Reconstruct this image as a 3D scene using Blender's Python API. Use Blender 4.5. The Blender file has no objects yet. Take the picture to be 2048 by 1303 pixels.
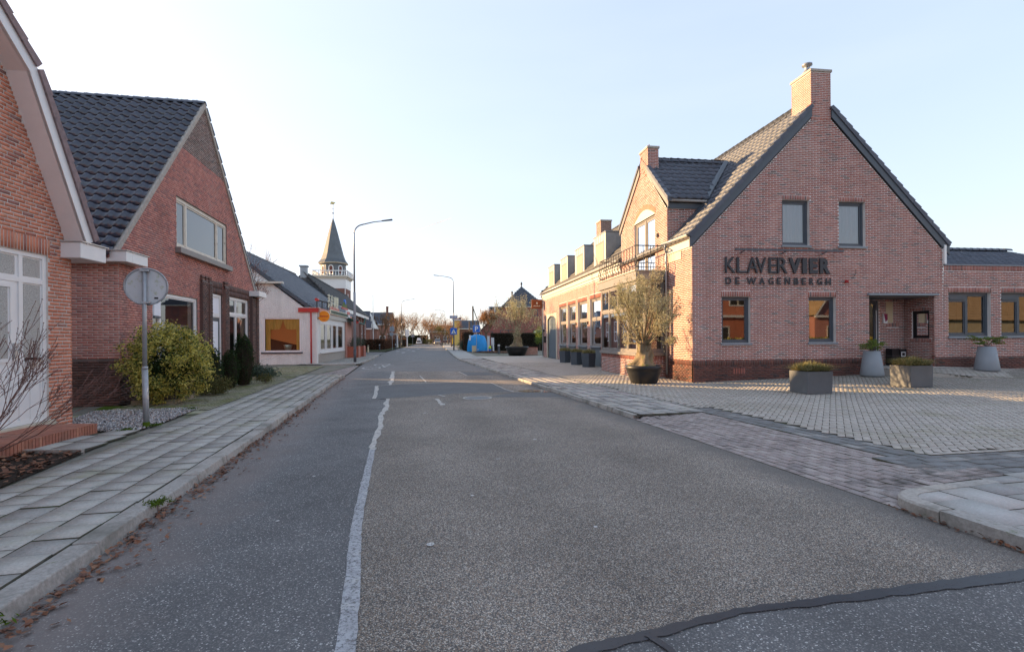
import bpy, math, random
import numpy as np
from mathutils import Vector, Matrix, noise as mnoise
random.seed(7); np.random.seed(7); RNG=np.random.default_rng(7)
sc=bpy.context.scene
PI=math.pi
# ------------------------------------------------------------------ camera
cam_d=bpy.data.cameras.new('camera'); cam=bpy.data.objects.new('camera',cam_d); sc.collection.objects.link(cam)
cam_d.sensor_width=36; cam_d.sensor_fit='HORIZONTAL'; cam_d.lens=1033.7/2048*36
cam_d.shift_y=24.24/2048; cam_d.clip_start=.05; cam_d.clip_end=6000
cam.matrix_world=Matrix.Translation((0,0,1.62))@Matrix.Rotation(PI/2,4,'X')@Matrix.Rotation(-.00764,4,'Z')
sc.camera=cam
# ------------------------------------------------------------------ sky and sun
SUN_EL=math.radians(12.5); SUN_AZ=math.radians(-66.5)      # azimuth from +Y, negative = left
w=bpy.data.worlds.new('World'); sc.world=w; w.use_nodes=True
nt=w.node_tree; nt.nodes.clear()
wo=nt.nodes.new('ShaderNodeOutputWorld'); bg=nt.nodes.new('ShaderNodeBackground'); sky=nt.nodes.new('ShaderNodeTexSky')
sky.sky_type='NISHITA'; sky.sun_disc=False; sky.sun_elevation=SUN_EL; sky.sun_rotation=SUN_AZ
sky.altitude=0; sky.air_density=1.0; sky.dust_density=1.6; sky.ozone_density=1.6
bg.inputs['Strength'].default_value=.15
gm=nt.nodes.new('ShaderNodeGamma'); gm.inputs[1].default_value=.36
nt.links.new(sky.outputs[0],gm.inputs[0]); tc=nt.nodes.new('ShaderNodeTexCoord'); mp=nt.nodes.new('ShaderNodeMapping'); mp.inputs['Scale'].default_value=(1.2,1.2,6)
cl=nt.nodes.new('ShaderNodeTexNoise'); cl.inputs['Scale'].default_value=1.6; cl.inputs['Detail'].default_value=5
cm=nt.nodes.new('ShaderNodeMapRange'); cm.inputs['From Min'].default_value=.42; cm.inputs['From Max'].default_value=.72; cm.inputs['To Min'].default_value=0; cm.inputs['To Max'].default_value=.10
cx_=nt.nodes.new('ShaderNodeMix'); cx_.data_type='RGBA'; cx_.inputs[7].default_value=(1.35,1.42,1.52,1)
tn_=nt.nodes.new('ShaderNodeMix'); tn_.data_type='RGBA'; tn_.blend_type='MULTIPLY'; tn_.inputs[0].default_value=1; tn_.inputs[7].default_value=(.855,.885,.985,1)
for a_,b_ in ((tc.outputs['Generated'],mp.inputs[0]),(mp.outputs[0],cl.inputs['Vector']),(cl.outputs['Fac'],cm.inputs['Value']),(cm.outputs[0],cx_.inputs[0]),(gm.outputs[0],tn_.inputs[6]),(tn_.outputs[2],cx_.inputs[6]),(cx_.outputs[2],bg.inputs[0])): nt.links.new(a_,b_)
nt.links.new(bg.outputs[0],wo.inputs[0])
sd=bpy.data.lights.new('sun','SUN'); sd.energy=2.5; sd.angle=math.radians(.53); sd.color=(1.0,.64,.31)
so=bpy.data.objects.new('sun',sd); sc.collection.objects.link(so)
Ld=Vector((-math.sin(SUN_AZ)*math.cos(SUN_EL),-math.cos(SUN_AZ)*math.cos(SUN_EL),-math.sin(SUN_EL)))
so.rotation_euler=Ld.to_track_quat('-Z','Y').to_euler()
sc.view_settings.view_transform='Standard'; sc.view_settings.look='None'
sc.view_settings.gamma=1; sc.view_settings.use_curve_mapping=False; sc.view_settings.exposure=2.44
sc.cycles.max_bounces=6; sc.cycles.diffuse_bounces=4; sc.cycles.glossy_bounces=3; sc.cycles.transparent_max_bounces=8
sc.cycles.use_denoising=True; sc.cycles.caustics_reflective=False; sc.cycles.caustics_refractive=False
# ------------------------------------------------------------------ helpers
def px(p):
    X,Y,Z=p
    if Y<.3: return (-9999,-9999)
    f,r=1033.7,.00764; U=f*X/Y; V=-f*(Z-1.62)/Y+24.24; c,s=math.cos(r),math.sin(r)
    return (c*U+s*V+1024,-s*U+c*V+651.5)
def inframe(p,m=0):
    a,b=px(p); return -m<a<2048+m and -m<b<1303+m
def lk(o,parent=None):
    sc.collection.objects.link(o)
    if parent is not None: o.parent=parent
    return o
def tag(o,label=None,cat=None,group=None,kind=None):
    if label: o['label']=label
    if cat: o['category']=cat
    if group: o['group']=group
    if kind: o['kind']=kind
    return o
def thing(name,label,cat,loc=(0,0,0),rz=0,group=None):
    o=bpy.data.objects.new(name,None); sc.collection.objects.link(o)
    o.location=loc; o.rotation_euler=(0,0,rz); o.empty_display_size=.1
    return tag(o,label,cat,group)
def Wm(o):
    m=o.matrix_basis.copy()
    while o.parent is not None:
        o=o.parent; m=o.matrix_basis@m
    return m
def mesh_obj(name,me,mat,parent=None):
    if mat is not None:
        for m in (mat if isinstance(mat,(list,tuple)) else [mat]): me.materials.append(m)
    return lk(bpy.data.objects.new(name,me),parent)
def npmesh(name,V,F,smooth=False):
    V=np.asarray(V,dtype=np.float32).reshape(-1,3); F=np.asarray(F,dtype=np.int32)
    k=F.shape[1]; me=bpy.data.meshes.new(name)
    me.vertices.add(len(V)); me.vertices.foreach_set('co',V.ravel())
    me.loops.add(F.size); me.loops.foreach_set('vertex_index',F.ravel())
    me.polygons.add(len(F)); me.polygons.foreach_set('loop_start',np.arange(0,F.size,k,dtype=np.int32))
    if smooth: me.polygons.foreach_set('use_smooth',np.ones(len(F),dtype=bool))
    me.update(calc_edges=True); return me
def rep(TV,TF,mats3,locs):
    """replicate a template: TV (n,3), mats3 (N,3,3), locs (N,3)"""
    TV=np.asarray(TV,float); TF=np.asarray(TF); N=len(locs)
    V=np.einsum('nij,kj->nki',mats3,TV)+np.asarray(locs)[:,None,:]
    F=(TF[None]+(np.arange(N)*len(TV))[:,None,None]).reshape(-1,TF.shape[1])
    return V.reshape(-1,3),F
BOXF=[(0,1,2,3),(7,6,5,4),(0,4,5,1),(1,5,6,2),(2,6,7,3),(3,7,4,0)]
class MB:
    def __init__(s): s.v=[]; s.f=[]
    def add(s,vs,fs):
        n=len(s.v); s.v+= [tuple(x) for x in vs]; s.f+=[tuple(i+n for i in f) for f in fs]; return s
    def box(s,x0,x1,y0,y1,z0,z1):
        return s.add([(x0,y0,z0),(x0,y1,z0),(x1,y1,z0),(x1,y0,z0),(x0,y0,z1),(x0,y1,z1),(x1,y1,z1),(x1,y0,z1)],BOXF)
    def hexa(s,c): return s.add(c,BOXF)
    def prism(s,poly,z0,z1):
        n=len(poly); vs=[(p[0],p[1],z0) for p in poly]+[(p[0],p[1],z1) for p in poly]
        return s.add(vs,[tuple(range(n-1,-1,-1)),tuple(range(n,2*n))]+[(i,(i+1)%n,n+(i+1)%n,n+i) for i in range(n)])
    def ext(s,poly3,d):
        n=len(poly3); d=Vector(d); vs=[Vector(p) for p in poly3]; vs=vs+[p+d for p in vs]
        return s.add(vs,[tuple(range(n)),tuple(range(2*n-1,n-1,-1))]+[(i,n+i,n+(i+1)%n,(i+1)%n) for i in range(n)])
    def tube(s,pts,rad,n=6,cap=True):
        pts=[Vector(p) for p in pts]; rr=rad if isinstance(rad,(list,tuple)) else [rad]*len(pts)
        rings=[]; base=len(s.v); up=Vector((0,0,1))
        for i,p in enumerate(pts):
            t=(pts[min(i+1,len(pts)-1)]-pts[max(i-1,0)]).normalized()
            a=t.cross(up if abs(t.z)<.95 else Vector((0,1,0))).normalized(); b=t.cross(a)
            for k in range(n):
                an=2*PI*k/n; s.v.append(tuple(p+a*(math.cos(an)*rr[i])+b*(math.sin(an)*rr[i])))
        for i in range(len(pts)-1):
            for k in range(n):
                s.f.append((base+i*n+k,base+i*n+(k+1)%n,base+(i+1)*n+(k+1)%n,base+(i+1)*n+k))
        if cap:
            s.f.append(tuple(base+k for k in range(n-1,-1,-1))); s.f.append(tuple(base+(len(pts)-1)*n+k for k in range(n)))
        return s
    def lathe(s,prof,n=24,c=(0,0,0)):
        base=len(s.v)
        for r,z in prof:
            for k in range(n): s.v.append((c[0]+r*math.cos(2*PI*k/n),c[1]+r*math.sin(2*PI*k/n),c[2]+z))
        for i in range(len(prof)-1):
            for k in range(n): s.f.append((base+i*n+k,base+i*n+(k+1)%n,base+(i+1)*n+(k+1)%n,base+(i+1)*n+k))
        s.f.append(tuple(base+k for k in range(n-1,-1,-1))); s.f.append(tuple(base+(len(prof)-1)*n+k for k in range(n)))
        return s
    def build(s,name,mat,parent=None,smooth=False,kind=None,label=None,bev=0):
        me=bpy.data.meshes.new(name); me.from_pydata(s.v,[],s.f); me.update()
        if smooth:
            for p in me.polygons: p.use_smooth=True
        o=mesh_obj(name,me,mat,parent)
        if bev:
            m=o.modifiers.new('bevel','BEVEL'); m.width=bev; m.segments=2; m.limit_method='ANGLE'; m.angle_limit=.6
        if kind: o['kind']=kind
        if label: o['label']=label
        return o
# ------------------------------------------------------------------ materials
def lnk(t,a,b): t.links.new(a,b)
def mk(name,cols,rough=.75,spec=.3,metal=0,ns=0,na=.0,bs=0,bstr=0,bd=.003,rndrough=0,coord='world',stain=None,aniso=None,streak=0):
    """cols: one colour or a list of (pos,colour) picked per piece; ns/na noise scale and amount; stain=(scale,lo,hi,colour)"""
    m=bpy.data.materials.new(name); m.use_nodes=True; t=m.node_tree; N=t.nodes; b=N['Principled BSDF']
    b.inputs['Roughness'].default_value=rough; b.inputs['Metallic'].default_value=metal
    b.inputs['Specular IOR Level'].default_value=spec
    geo=N.new('ShaderNodeNewGeometry')
    if isinstance(cols,list):
        oi=N.new('ShaderNodeObjectInfo'); ad=N.new('ShaderNodeMath'); ad.operation='ADD'; fr=N.new('ShaderNodeMath'); fr.operation='FRACT'
        lnk(t,geo.outputs['Random Per Island'],ad.inputs[0]); lnk(t,oi.outputs['Random'],ad.inputs[1]); lnk(t,ad.outputs[0],fr.inputs[0])
        cr=N.new('ShaderNodeValToRGB'); el=cr.color_ramp.elements
        while len(el)<len(cols): el.new(.5)
        for e,(p,c) in zip(el,cols): e.position=p; e.color=(*c,1)
        lnk(t,fr.outputs[0],cr.inputs[0]); col=cr.outputs[0]
    else:
        rgb=N.new('ShaderNodeRGB'); rgb.outputs[0].default_value=(*cols,1); col=rgb.outputs[0]
    pos=geo.outputs['Position']
    if aniso:
        mp=N.new('ShaderNodeVectorMath'); mp.operation='MULTIPLY'; mp.inputs[1].default_value=aniso; lnk(t,pos,mp.inputs[0]); pos=mp.outputs[0]
    if ns:
        nz=N.new('ShaderNodeTexNoise'); nz.inputs['Scale'].default_value=ns; nz.inputs['Detail'].default_value=5; nz.inputs['Roughness'].default_value=.65
        lnk(t,pos,nz.inputs['Vector'])
        mr=N.new('ShaderNodeMapRange'); mr.inputs['From Min'].default_value=.25; mr.inputs['From Max'].default_value=.75
        mr.inputs['To Min'].default_value=1-na; mr.inputs['To Max'].default_value=1+na; lnk(t,nz.outputs['Fac'],mr.inputs['Value'])
        mx=N.new('ShaderNodeVectorMath'); mx.operation='SCALE'; lnk(t,col,mx.inputs[0]); lnk(t,mr.outputs[0],mx.inputs['Scale']); col=mx.outputs[0]
    if stain:
        for st in (stain if isinstance(stain,list) else [stain]):
            ss,lo,hi,sc_=st
            n2=N.new('ShaderNodeTexNoise'); n2.inputs['Scale'].default_value=ss; n2.inputs['Detail'].default_value=6; n2.inputs['Roughness'].default_value=.7
            lnk(t,geo.outputs['Position'],n2.inputs['Vector'])
            m2=N.new('ShaderNodeMapRange'); m2.inputs['From Min'].default_value=lo; m2.inputs['From Max'].default_value=hi; lnk(t,n2.outputs['Fac'],m2.inputs['Value'])
            mix=N.new('ShaderNodeMix'); mix.data_type='RGBA'; lnk(t,m2.outputs[0],mix.inputs[0]); lnk(t,col,mix.inputs[6]); mix.inputs[7].default_value=(*sc_,1); col=mix.outputs[2]
    if streak:
        # rain streaks and damp running down the wall
        m4=N.new('ShaderNodeVectorMath'); m4.operation='MULTIPLY'; m4.inputs[1].default_value=(2.6,2.6,.32); lnk(t,geo.outputs['Position'],m4.inputs[0])
        n4=N.new('ShaderNodeTexNoise'); n4.inputs['Scale'].default_value=1; n4.inputs['Detail'].default_value=5; n4.inputs['Roughness'].default_value=.6; lnk(t,m4.outputs[0],n4.inputs['Vector'])
        r4=N.new('ShaderNodeMapRange'); r4.inputs['From Min'].default_value=.35; r4.inputs['From Max'].default_value=.68; r4.inputs['To Min'].default_value=1+streak*.6; r4.inputs['To Max'].default_value=1-streak; lnk(t,n4.outputs['Fac'],r4.inputs['Value'])
        x4=N.new('ShaderNodeVectorMath'); x4.operation='SCALE'; lnk(t,col,x4.inputs[0]); lnk(t,r4.outputs[0],x4.inputs['Scale']); col=x4.outputs[0]
    lnk(t,col,b.inputs['Base Color'])
    if rndrough:
        n3=N.new('ShaderNodeTexNoise'); n3.inputs['Scale'].default_value=rndrough; lnk(t,geo.outputs['Position'],n3.inputs['Vector'])
        m3=N.new('ShaderNodeMapRange'); m3.inputs['To Min'].default_value=max(0,rough-.2); m3.inputs['To Max'].default_value=min(1,rough+.2); lnk(t,n3.outputs['Fac'],m3.inputs['Value']); lnk(t,m3.outputs[0],b.inputs['Roughness'])
    if bs:
        nb=N.new('ShaderNodeTexNoise'); nb.inputs['Scale'].default_value=bs; nb.inputs['Detail'].default_value=4; lnk(t,geo.outputs['Position'],nb.inputs['Vector'])
        bu=N.new('ShaderNodeBump'); bu.inputs['Strength'].default_value=bstr; bu.inputs['Distance'].default_value=bd
        lnk(t,nb.outputs['Fac'],bu.inputs['Height']); lnk(t,bu.outputs[0],b.inputs['Normal'])
    return m
def glassmat(name,tint=(.02,.025,.03),ior=1.6,gl=.02,transp=1.0,bump=0):
    m=bpy.data.materials.new(name); m.use_nodes=True; t=m.node_tree; N=t.nodes; N.remove(N['Principled BSDF'])
    out=N['Material Output']; g=N.new('ShaderNodeBsdfGlossy'); g.inputs['Roughness'].default_value=gl; g.inputs['Color'].default_value=(.95,.97,1,1)
    tr=N.new('ShaderNodeBsdfTransparent'); tr.inputs['Color'].default_value=(.8*transp,.84*transp,.84*transp,1)
    fr=N.new('ShaderNodeFresnel'); fr.inputs['IOR'].default_value=ior; mx=N.new('ShaderNodeMixShader')
    lnk(t,fr.outputs[0],mx.inputs[0]); lnk(t,tr.outputs[0],mx.inputs[1]); lnk(t,g.outputs[0],mx.inputs[2]); lnk(t,mx.outputs[0],out.inputs[0])
    if bump:
        geo=N.new('ShaderNodeNewGeometry'); n=N.new('ShaderNodeTexNoise'); n.inputs['Scale'].default_value=bump; lnk(t,geo.outputs['Position'],n.inputs['Vector'])
        bu=N.new('ShaderNodeBump'); bu.inputs['Strength'].default_value=1.0; bu.inputs['Distance'].default_value=.03; lnk(t,n.outputs['Fac'],bu.inputs['Height'])
        lnk(t,bu.outputs[0],g.inputs['Normal'])
    return m
def asphalt(name,base,spk,lo,hi,scale,patch,mott=.25,rough=.85,tint2=None,dirt=None):
    m=bpy.data.materials.new(name); m.use_nodes=True; t=m.node_tree; N=t.nodes; b=N['Principled BSDF']; b.inputs['Roughness'].default_value=rough; b.inputs['Specular IOR Level'].default_value=.25
    geo=N.new('ShaderNodeNewGeometry')
    vo=N.new('ShaderNodeTexVoronoi'); vo.inputs['Scale'].default_value=scale; lnk(t,geo.outputs['Position'],vo.inputs['Vector'])
    sepc=N.new('ShaderNodeSeparateColor'); lnk(t,vo.outputs['Color'],sepc.inputs[0])
    cr=N.new('ShaderNodeValToRGB'); el=cr.color_ramp.elements; el[0].position=lo; el[0].color=(*base,1); el[1].position=hi; el[1].color=(*spk,1)
    e=el.new((lo+hi)/2); e.color=tuple(.6*a+.4*c for a,c in zip(base,spk))+(1,)
    lnk(t,sepc.outputs[0],cr.inputs[0])
    # a second, warm stone colour
    hs=N.new('ShaderNodeMix'); hs.data_type='RGBA'; mr0=N.new('ShaderNodeMapRange'); mr0.inputs['From Min'].default_value=.72; mr0.inputs['From Max'].default_value=.8
    lnk(t,sepc.outputs[1],mr0.inputs['Value']); lnk(t,mr0.outputs[0],hs.inputs[0]); lnk(t,cr.outputs[0],hs.inputs[6]); hs.inputs[7].default_value=(*(tint2 or base),1)
    nz=N.new('ShaderNodeTexNoise'); nz.inputs['Scale'].default_value=patch; nz.inputs['Detail'].default_value=6; nz.inputs['Roughness'].default_value=.6; lnk(t,geo.outputs['Position'],nz.inputs['Vector'])
    mr=N.new('ShaderNodeMapRange'); mr.inputs['From Min'].default_value=.3; mr.inputs['From Max'].default_value=.7; mr.inputs['To Min'].default_value=1-mott; mr.inputs['To Max'].default_value=1+mott; lnk(t,nz.outputs['Fac'],mr.inputs['Value'])
    mx=N.new('ShaderNodeVectorMath'); mx.operation='SCALE'; lnk(t,hs.outputs[2],mx.inputs[0]); lnk(t,mr.outputs[0],mx.inputs['Scale']); lnk(t,mx.outputs[0],b.inputs['Base Color'])
    if dirt:
        (ox,oy),(nx_,ny_),dw,dcol=dirt
        sp=N.new('ShaderNodeVectorMath'); sp.operation='SUBTRACT'; sp.inputs[1].default_value=(ox,oy,0); lnk(t,geo.outputs['Position'],sp.inputs[0])
        dt=N.new('ShaderNodeVectorMath'); dt.operation='DOT_PRODUCT'; dt.inputs[1].default_value=(nx_,ny_,0); lnk(t,sp.outputs[0],dt.inputs[0])
        nd=N.new('ShaderNodeTexNoise'); nd.inputs['Scale'].default_value=1.7; nd.inputs['Detail'].default_value=6; lnk(t,geo.outputs['Position'],nd.inputs['Vector'])
        am=N.new('ShaderNodeMath'); am.operation='MULTIPLY_ADD'; am.inputs[1].default_value=-1.1; lnk(t,nd.outputs['Fac'],am.inputs[0]); lnk(t,dt.outputs['Value'],am.inputs[2])
        rg=N.new('ShaderNodeMapRange'); rg.inputs['From Min'].default_value=-.45; rg.inputs['From Max'].default_value=dw-.45; rg.inputs['To Min'].default_value=.75; rg.inputs['To Max'].default_value=0; lnk(t,am.outputs[0],rg.inputs['Value'])
        dm=N.new('ShaderNodeMix'); dm.data_type='RGBA'; lnk(t,rg.outputs[0],dm.inputs[0]); lnk(t,mx.outputs[0],dm.inputs[6]); dm.inputs[7].default_value=(*dcol,1); lnk(t,dm.outputs[2],b.inputs['Base Color'])
    # long wheel-polished bands and blotches following the road
    if dirt:
        # tyre-polished tracks: slightly smoother, paler lines parallel to the kerb
        wv=N.new('ShaderNodeMath'); wv.operation='MULTIPLY'; wv.inputs[1].default_value=3.6; lnk(t,dt.outputs['Value'],wv.inputs[0]); sn=N.new('ShaderNodeMath'); sn.operation='SINE'; lnk(t,wv.outputs[0],sn.inputs[0])
        ma=N.new('ShaderNodeMath'); ma.operation='MULTIPLY_ADD'; ma.inputs[1].default_value=.07; ma.inputs[2].default_value=1.0; lnk(t,sn.outputs[0],ma.inputs[0])
        mz=N.new('ShaderNodeVectorMath'); mz.operation='SCALE'; lnk(t,dm.outputs[2],mz.inputs[0]); lnk(t,ma.outputs[0],mz.inputs['Scale']); lnk(t,mz.outputs[0],b.inputs['Base Color'])
    bu=N.new('ShaderNodeBump'); bu.inputs['Strength'].default_value=.5; bu.inputs['Distance'].default_value=.004; lnk(t,sepc.outputs[0],bu.inputs['Height']); lnk(t,bu.outputs[0],b.inputs['Normal'])
    return m
M={}
M['brick_k']=mk('klaver_brick',[(0,(.38,.14,.105)),(.45,(.32,.115,.092)),(.75,(.44,.175,.13)),(.86,(.26,.10,.085)),(.93,(.14,.105,.10)),(1,(.36,.155,.125))],.8,.25,ns=60,na=.18,bs=150,bstr=.4,stain=[(.35,.55,.8,(.38,.20,.165)),(.9,.62,.85,(.23,.09,.08))],streak=.11)
M['mortar_w']=mk('pale_mortar',(.70,.655,.62),.9,.2,ns=3,na=.14,stain=(.8,.58,.8,(.54,.50,.46)),streak=.11)
M['mortar_d']=mk('dark_mortar',(.17,.15,.14),.9,.2,ns=8,na=.25)
M['mortar_l']=mk('light_grey_mortar',(.60,.55,.50),.9,.2,ns=6,na=.2,streak=.11)
M['brick_dk']=mk('plinth_brick',[(0,(.17,.065,.05)),(.4,(.11,.05,.042)),(.7,(.20,.075,.055)),(.9,(.06,.045,.045)),(1,(.15,.06,.05))],.75,.3,ns=20,na=.3,bs=150,bstr=.4,streak=.2)
M['brick_2']=mk('old_red_brick',[(0,(.58,.265,.215)),(.35,(.51,.22,.185)),(.6,(.62,.30,.245)),(.8,(.45,.20,.175)),(.93,(.38,.21,.195)),(1,(.56,.28,.23))],.85,.2,ns=30,na=.22,bs=120,bstr=.5,stain=[(.9,.55,.8,(.42,.30,.27)),(.5,.60,.8,(.27,.13,.11))],streak=.11)
M['brick_2d']=mk('purple_brown_brick',[(0,(.16,.085,.07)),(.35,(.11,.07,.062)),(.6,(.22,.12,.095)),(.8,(.08,.058,.055)),(1,(.17,.10,.085))],.75,.3,ns=30,na=.25,bs=120,bstr=.5,streak=.2)
M['brick_1']=mk('orange_brick',[(0,(.63,.24,.145)),(.4,(.56,.20,.12)),(.7,(.67,.28,.175)),(.88,(.46,.165,.11)),(.95,(.29,.16,.14)),(1,(.61,.265,.165))],.8,.25,ns=40,na=.2,bs=150,bstr=.4,stain=(.8,.55,.8,(.45,.24,.17)),streak=.11)
M['brick_y']=mk('brown_church_brick',[(0,(.26,.13,.10)),(.5,(.20,.10,.08)),(1,(.30,.16,.12))],.85,.2,ns=1.5,na=.15)
M['brick_w']=mk('white_painted_brick',(.81,.81,.785),.6,.3,ns=4,na=.07,stain=(1.3,.62,.85,(.56,.53,.47)),streak=.10)
M['tile_g']=mk('glazed_blue_black_tile',[(0,(.026,.031,.050)),(.5,(.038,.045,.070)),(.8,(.048,.056,.082)),(1,(.021,.026,.042))],.20,.7,ns=9,na=.25,stain=[(1.7,.62,.74,(.13,.14,.12)),(9,.71,.77,(.30,.20,.05))])
M['tile_b']=mk('glossy_blue_tile',[(0,(.042,.052,.078)),(.5,(.055,.066,.095)),(1,(.035,.044,.068))],.24,.7,ns=5,na=.2)
M['tile_d']=mk('dark_blue_grey_tile',[(0,(0.078,0.088,0.114)),(.5,(0.098,0.109,0.137)),(1,(0.068,0.078,0.101))],.5,.35,ns=8,na=.15)
M['tile_s']=mk('grey_slate_tile',[(0,(.075,.075,.078)),(.5,(.10,.10,.10)),(1,(.06,.062,.068))],.6,.3,ns=6,na=.25,stain=(2.2,.6,.75,(.13,.14,.10)))
M['tile_p']=mk('purple_grey_tile',[(0,(.26,.19,.19)),(.5,(.22,.165,.17)),(1,(.30,.21,.20))],.6,.3,ns=10,na=.3,stain=(9,.68,.75,(.3,.2,.06)))
M['tile_r']=mk('red_brown_tile',[(0,(.22,.10,.09)),(.5,(.17,.08,.075)),(1,(.26,.12,.10))],.6,.3,ns=10,na=.3,stain=(9,.68,.75,(.3,.2,.06)))
M['cement']=mk('verge_cement',(.40,.37,.33),.9,.2,ns=12,na=.25)
M['paint_w']=mk('white_paint',(.78,.78,.77),.35,.4,ns=3,na=.04,stain=(2.4,.66,.85,(.52,.50,.44)))
M['paint_p']=mk('peeling_cream_paint',(.66,.62,.53),.5,.3,ns=6,na=.1,stain=(7,.6,.68,(.30,.22,.15)))
M['paint_s']=mk('pale_soffit_paint',(.84,.80,.78),.5,.3,ns=3,na=.05)
M['anth']=mk('anthracite_paint',(0.072,0.088,0.107),.4,.4,ns=5,na=.08)
M['anth_l']=mk('grey_sill_metal',(.23,.26,.29),.45,.4,ns=5,na=.08)
M['letter']=mk('dark_sign_letter',(.035,.042,.052),.45,.4)
M['taupe']=mk('taupe_paint',(.22,.20,.185),.45,.35,ns=4,na=.06)
M['panel']=mk('pale_fascia_panel',(.50,.48,.43),.5,.3,ns=2,na=.05)
M['stone_c']=mk('cream_stone',(.55,.50,.40),.8,.2,ns=8,na=.12)
M['zinc']=mk('zinc_sheet',(.30,.32,.34),.42,.5,.55,ns=3,na=.16,rndrough=4)
M['zinc_l']=mk('pale_zinc_gutter',(.50,.50,.49),.4,.5,.3,ns=5,na=.12)
M['galv']=mk('galvanised_steel',(.36,.38,.40),.5,.5,.5,ns=14,na=.18,stain=(7,.62,.75,(.25,.26,.16)))
M['iron']=mk('dark_wrought_iron',(.035,.035,.038),.5,.4)
M['black']=mk('black_plastic',(.012,.012,.014),.4,.4)
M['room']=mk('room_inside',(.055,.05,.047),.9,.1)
M['room_w']=mk('light_room_inside',(.40,.37,.33),.9,.1)
M['curt']=mk('net_curtain',(.84,.87,.92),.9,.1,ns=5,na=.12,aniso=(10,10,.7))
M['blindb']=mk('beige_screen',(.36,.325,.27),.8,.1,ns=20,na=.05)
M['blindd']=mk('slat_blind',(.16,.15,.14),.7,.2)
M['glass']=glassmat('window_glass',ior=2.1)
M['glass_lo']=glassmat('shop_window_glass',ior=1.35)
M['glass_hi']=glassmat('old_window_glass',ior=2.1,gl=.01)
M['glass_rip']=mk('ribbed_obscure_glass',(.46,.44,.40),.12,.8,ns=70,na=.45,bs=55,bstr=1,bd=.02)
M['kerb']=mk('kerb_concrete',[(0,(.40,.375,.34)),(.5,(.35,.335,.31)),(1,(.44,.40,.35))],.9,.2,ns=30,na=.28,bs=120,bstr=.5,stain=[(1.6,.48,.68,(.19,.185,.16)),(4,.64,.72,(.11,.14,.05))])
M['slab']=mk('concrete_slab',[(0,(.39,.38,.35)),(.3,(.45,.44,.405)),(.55,(.36,.35,.325)),(.8,(.42,.41,.37)),(.95,(.30,.295,.28)),(1,(.49,.475,.44))],.88,.2,ns=45,na=.24,bs=200,bstr=.5,bd=.002,stain=[(1.1,.52,.72,(.27,.27,.19)),(5,.62,.74,(.21,.205,.19)),(.5,.55,.8,(.33,.31,.28))])
M['slab_r']=mk('mixed_slab',[(0,(0.429,0.416,0.390)),(.25,(0.325,0.319,0.305)),(.45,(0.468,0.448,0.403)),(.62,(0.221,0.221,0.215)),(.7,(0.403,0.351,0.338)),(.9,(0.507,0.481,0.442)),(1,(0.286,0.247,0.240))],.88,.2,ns=45,na=.22,bs=200,bstr=.5,bd=.002)
M['slab_n']=mk('grey_flagstone',[(0,(.43,.43,.415)),(.5,(.49,.485,.46)),(.8,(.45,.43,.41)),(.9,(.29,.29,.285)),(1,(.40,.40,.385))],.85,.2,ns=60,na=.2,bs=200,bstr=.5,bd=.002,stain=[(1.5,.52,.75,(.30,.29,.26)),(6,.66,.78,(.24,.23,.21))])
M['paver']=mk('grey_paver',[(0,(.49,.455,.41)),(.35,(.43,.40,.36)),(.7,(.52,.485,.435)),(1,(.40,.37,.335))],.88,.2,ns=70,na=.22,bs=220,bstr=.5,bd=.002,stain=[(.7,.53,.75,(.31,.295,.21)),(.28,.5,.75,(.36,.33,.28)),(4,.66,.8,(.27,.26,.22))])
M['clink']=mk('pink_grey_clinker',[(0,(.38,.33,.31)),(.4,(.32,.275,.26)),(.7,(.43,.38,.355)),(1,(.28,.25,.24))],.85,.2,ns=80,na=.3,bs=220,bstr=.6,bd=.002,stain=(1.0,.55,.68,(.11,.105,.10)))
M['dktile']=mk('dark_border_tile',[(0,(.19,.195,.195)),(.5,(.23,.235,.235)),(.85,(.165,.17,.17)),(.93,(.33,.325,.31)),(1,(.21,.21,.205))],.85,.2,ns=60,na=.2,bs=200,bstr=.5,bd=.002,stain=(1.2,.55,.75,(.15,.145,.13)))
M['mossj']=mk('mossy_joint',(.085,.078,.062),.95,.1,ns=8,na=.5,stain=(1.5,.5,.7,(.06,.07,.03)))
M['mosspav']=mk('mossy_paver',[(0,(.27,.26,.18)),(.5,(.33,.32,.24)),(1,(.24,.235,.15))],.92,.15,ns=30,na=.3,stain=(1.2,.45,.66,(.19,.215,.07)))
M['soil']=mk('dark_soil',(.045,.035,.028),.95,.1,ns=20,na=.4,bs=60,bstr=1,bd=.01)
M['ground']=mk('grassy_ground',(.055,.065,.03),.95,.1,ns=1.5,na=.4)
M['yard']=mk('worn_yard',(.20,.19,.16),.95,.1,ns=4,na=.25,stain=(.6,.5,.7,(.10,.12,.05)))
M['gravel']=mk('grey_white_gravel',[(0,(0.660,0.648,0.636)),(.3,(0.408,0.408,0.420)),(.55,(0.240,0.252,0.276)),(.75,(0.744,0.720,0.684)),(.85,(0.480,0.360,0.288)),(1,(0.540,0.540,0.552))],.8,.3,ns=60,na=.15)
M['leafbr']=mk('dead_leaf',[(0,(.16,.07,.04)),(.4,(.24,.11,.06)),(.7,(.11,.055,.04)),(.9,(.30,.16,.09)),(1,(.08,.045,.035))],.7,.3)
M['asph_l']=asphalt('smooth_grey_asphalt',(.112,.113,.115),(.52,.51,.49),.87,.99,130,.9,.22,.8,(.17,.168,.162),dirt=((-2.24,0),(.9759,.2181),.75,(.21,.18,.165)))
M['asph_r']=asphalt('coarse_brown_asphalt',(.100,.094,.090),(.60,.55,.47),.53,1.0,160,.55,.18,.85,(.27,.205,.15),dirt=((4.656,0),(-.9757,-.2189),.5,(.135,.128,.12)))
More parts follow.
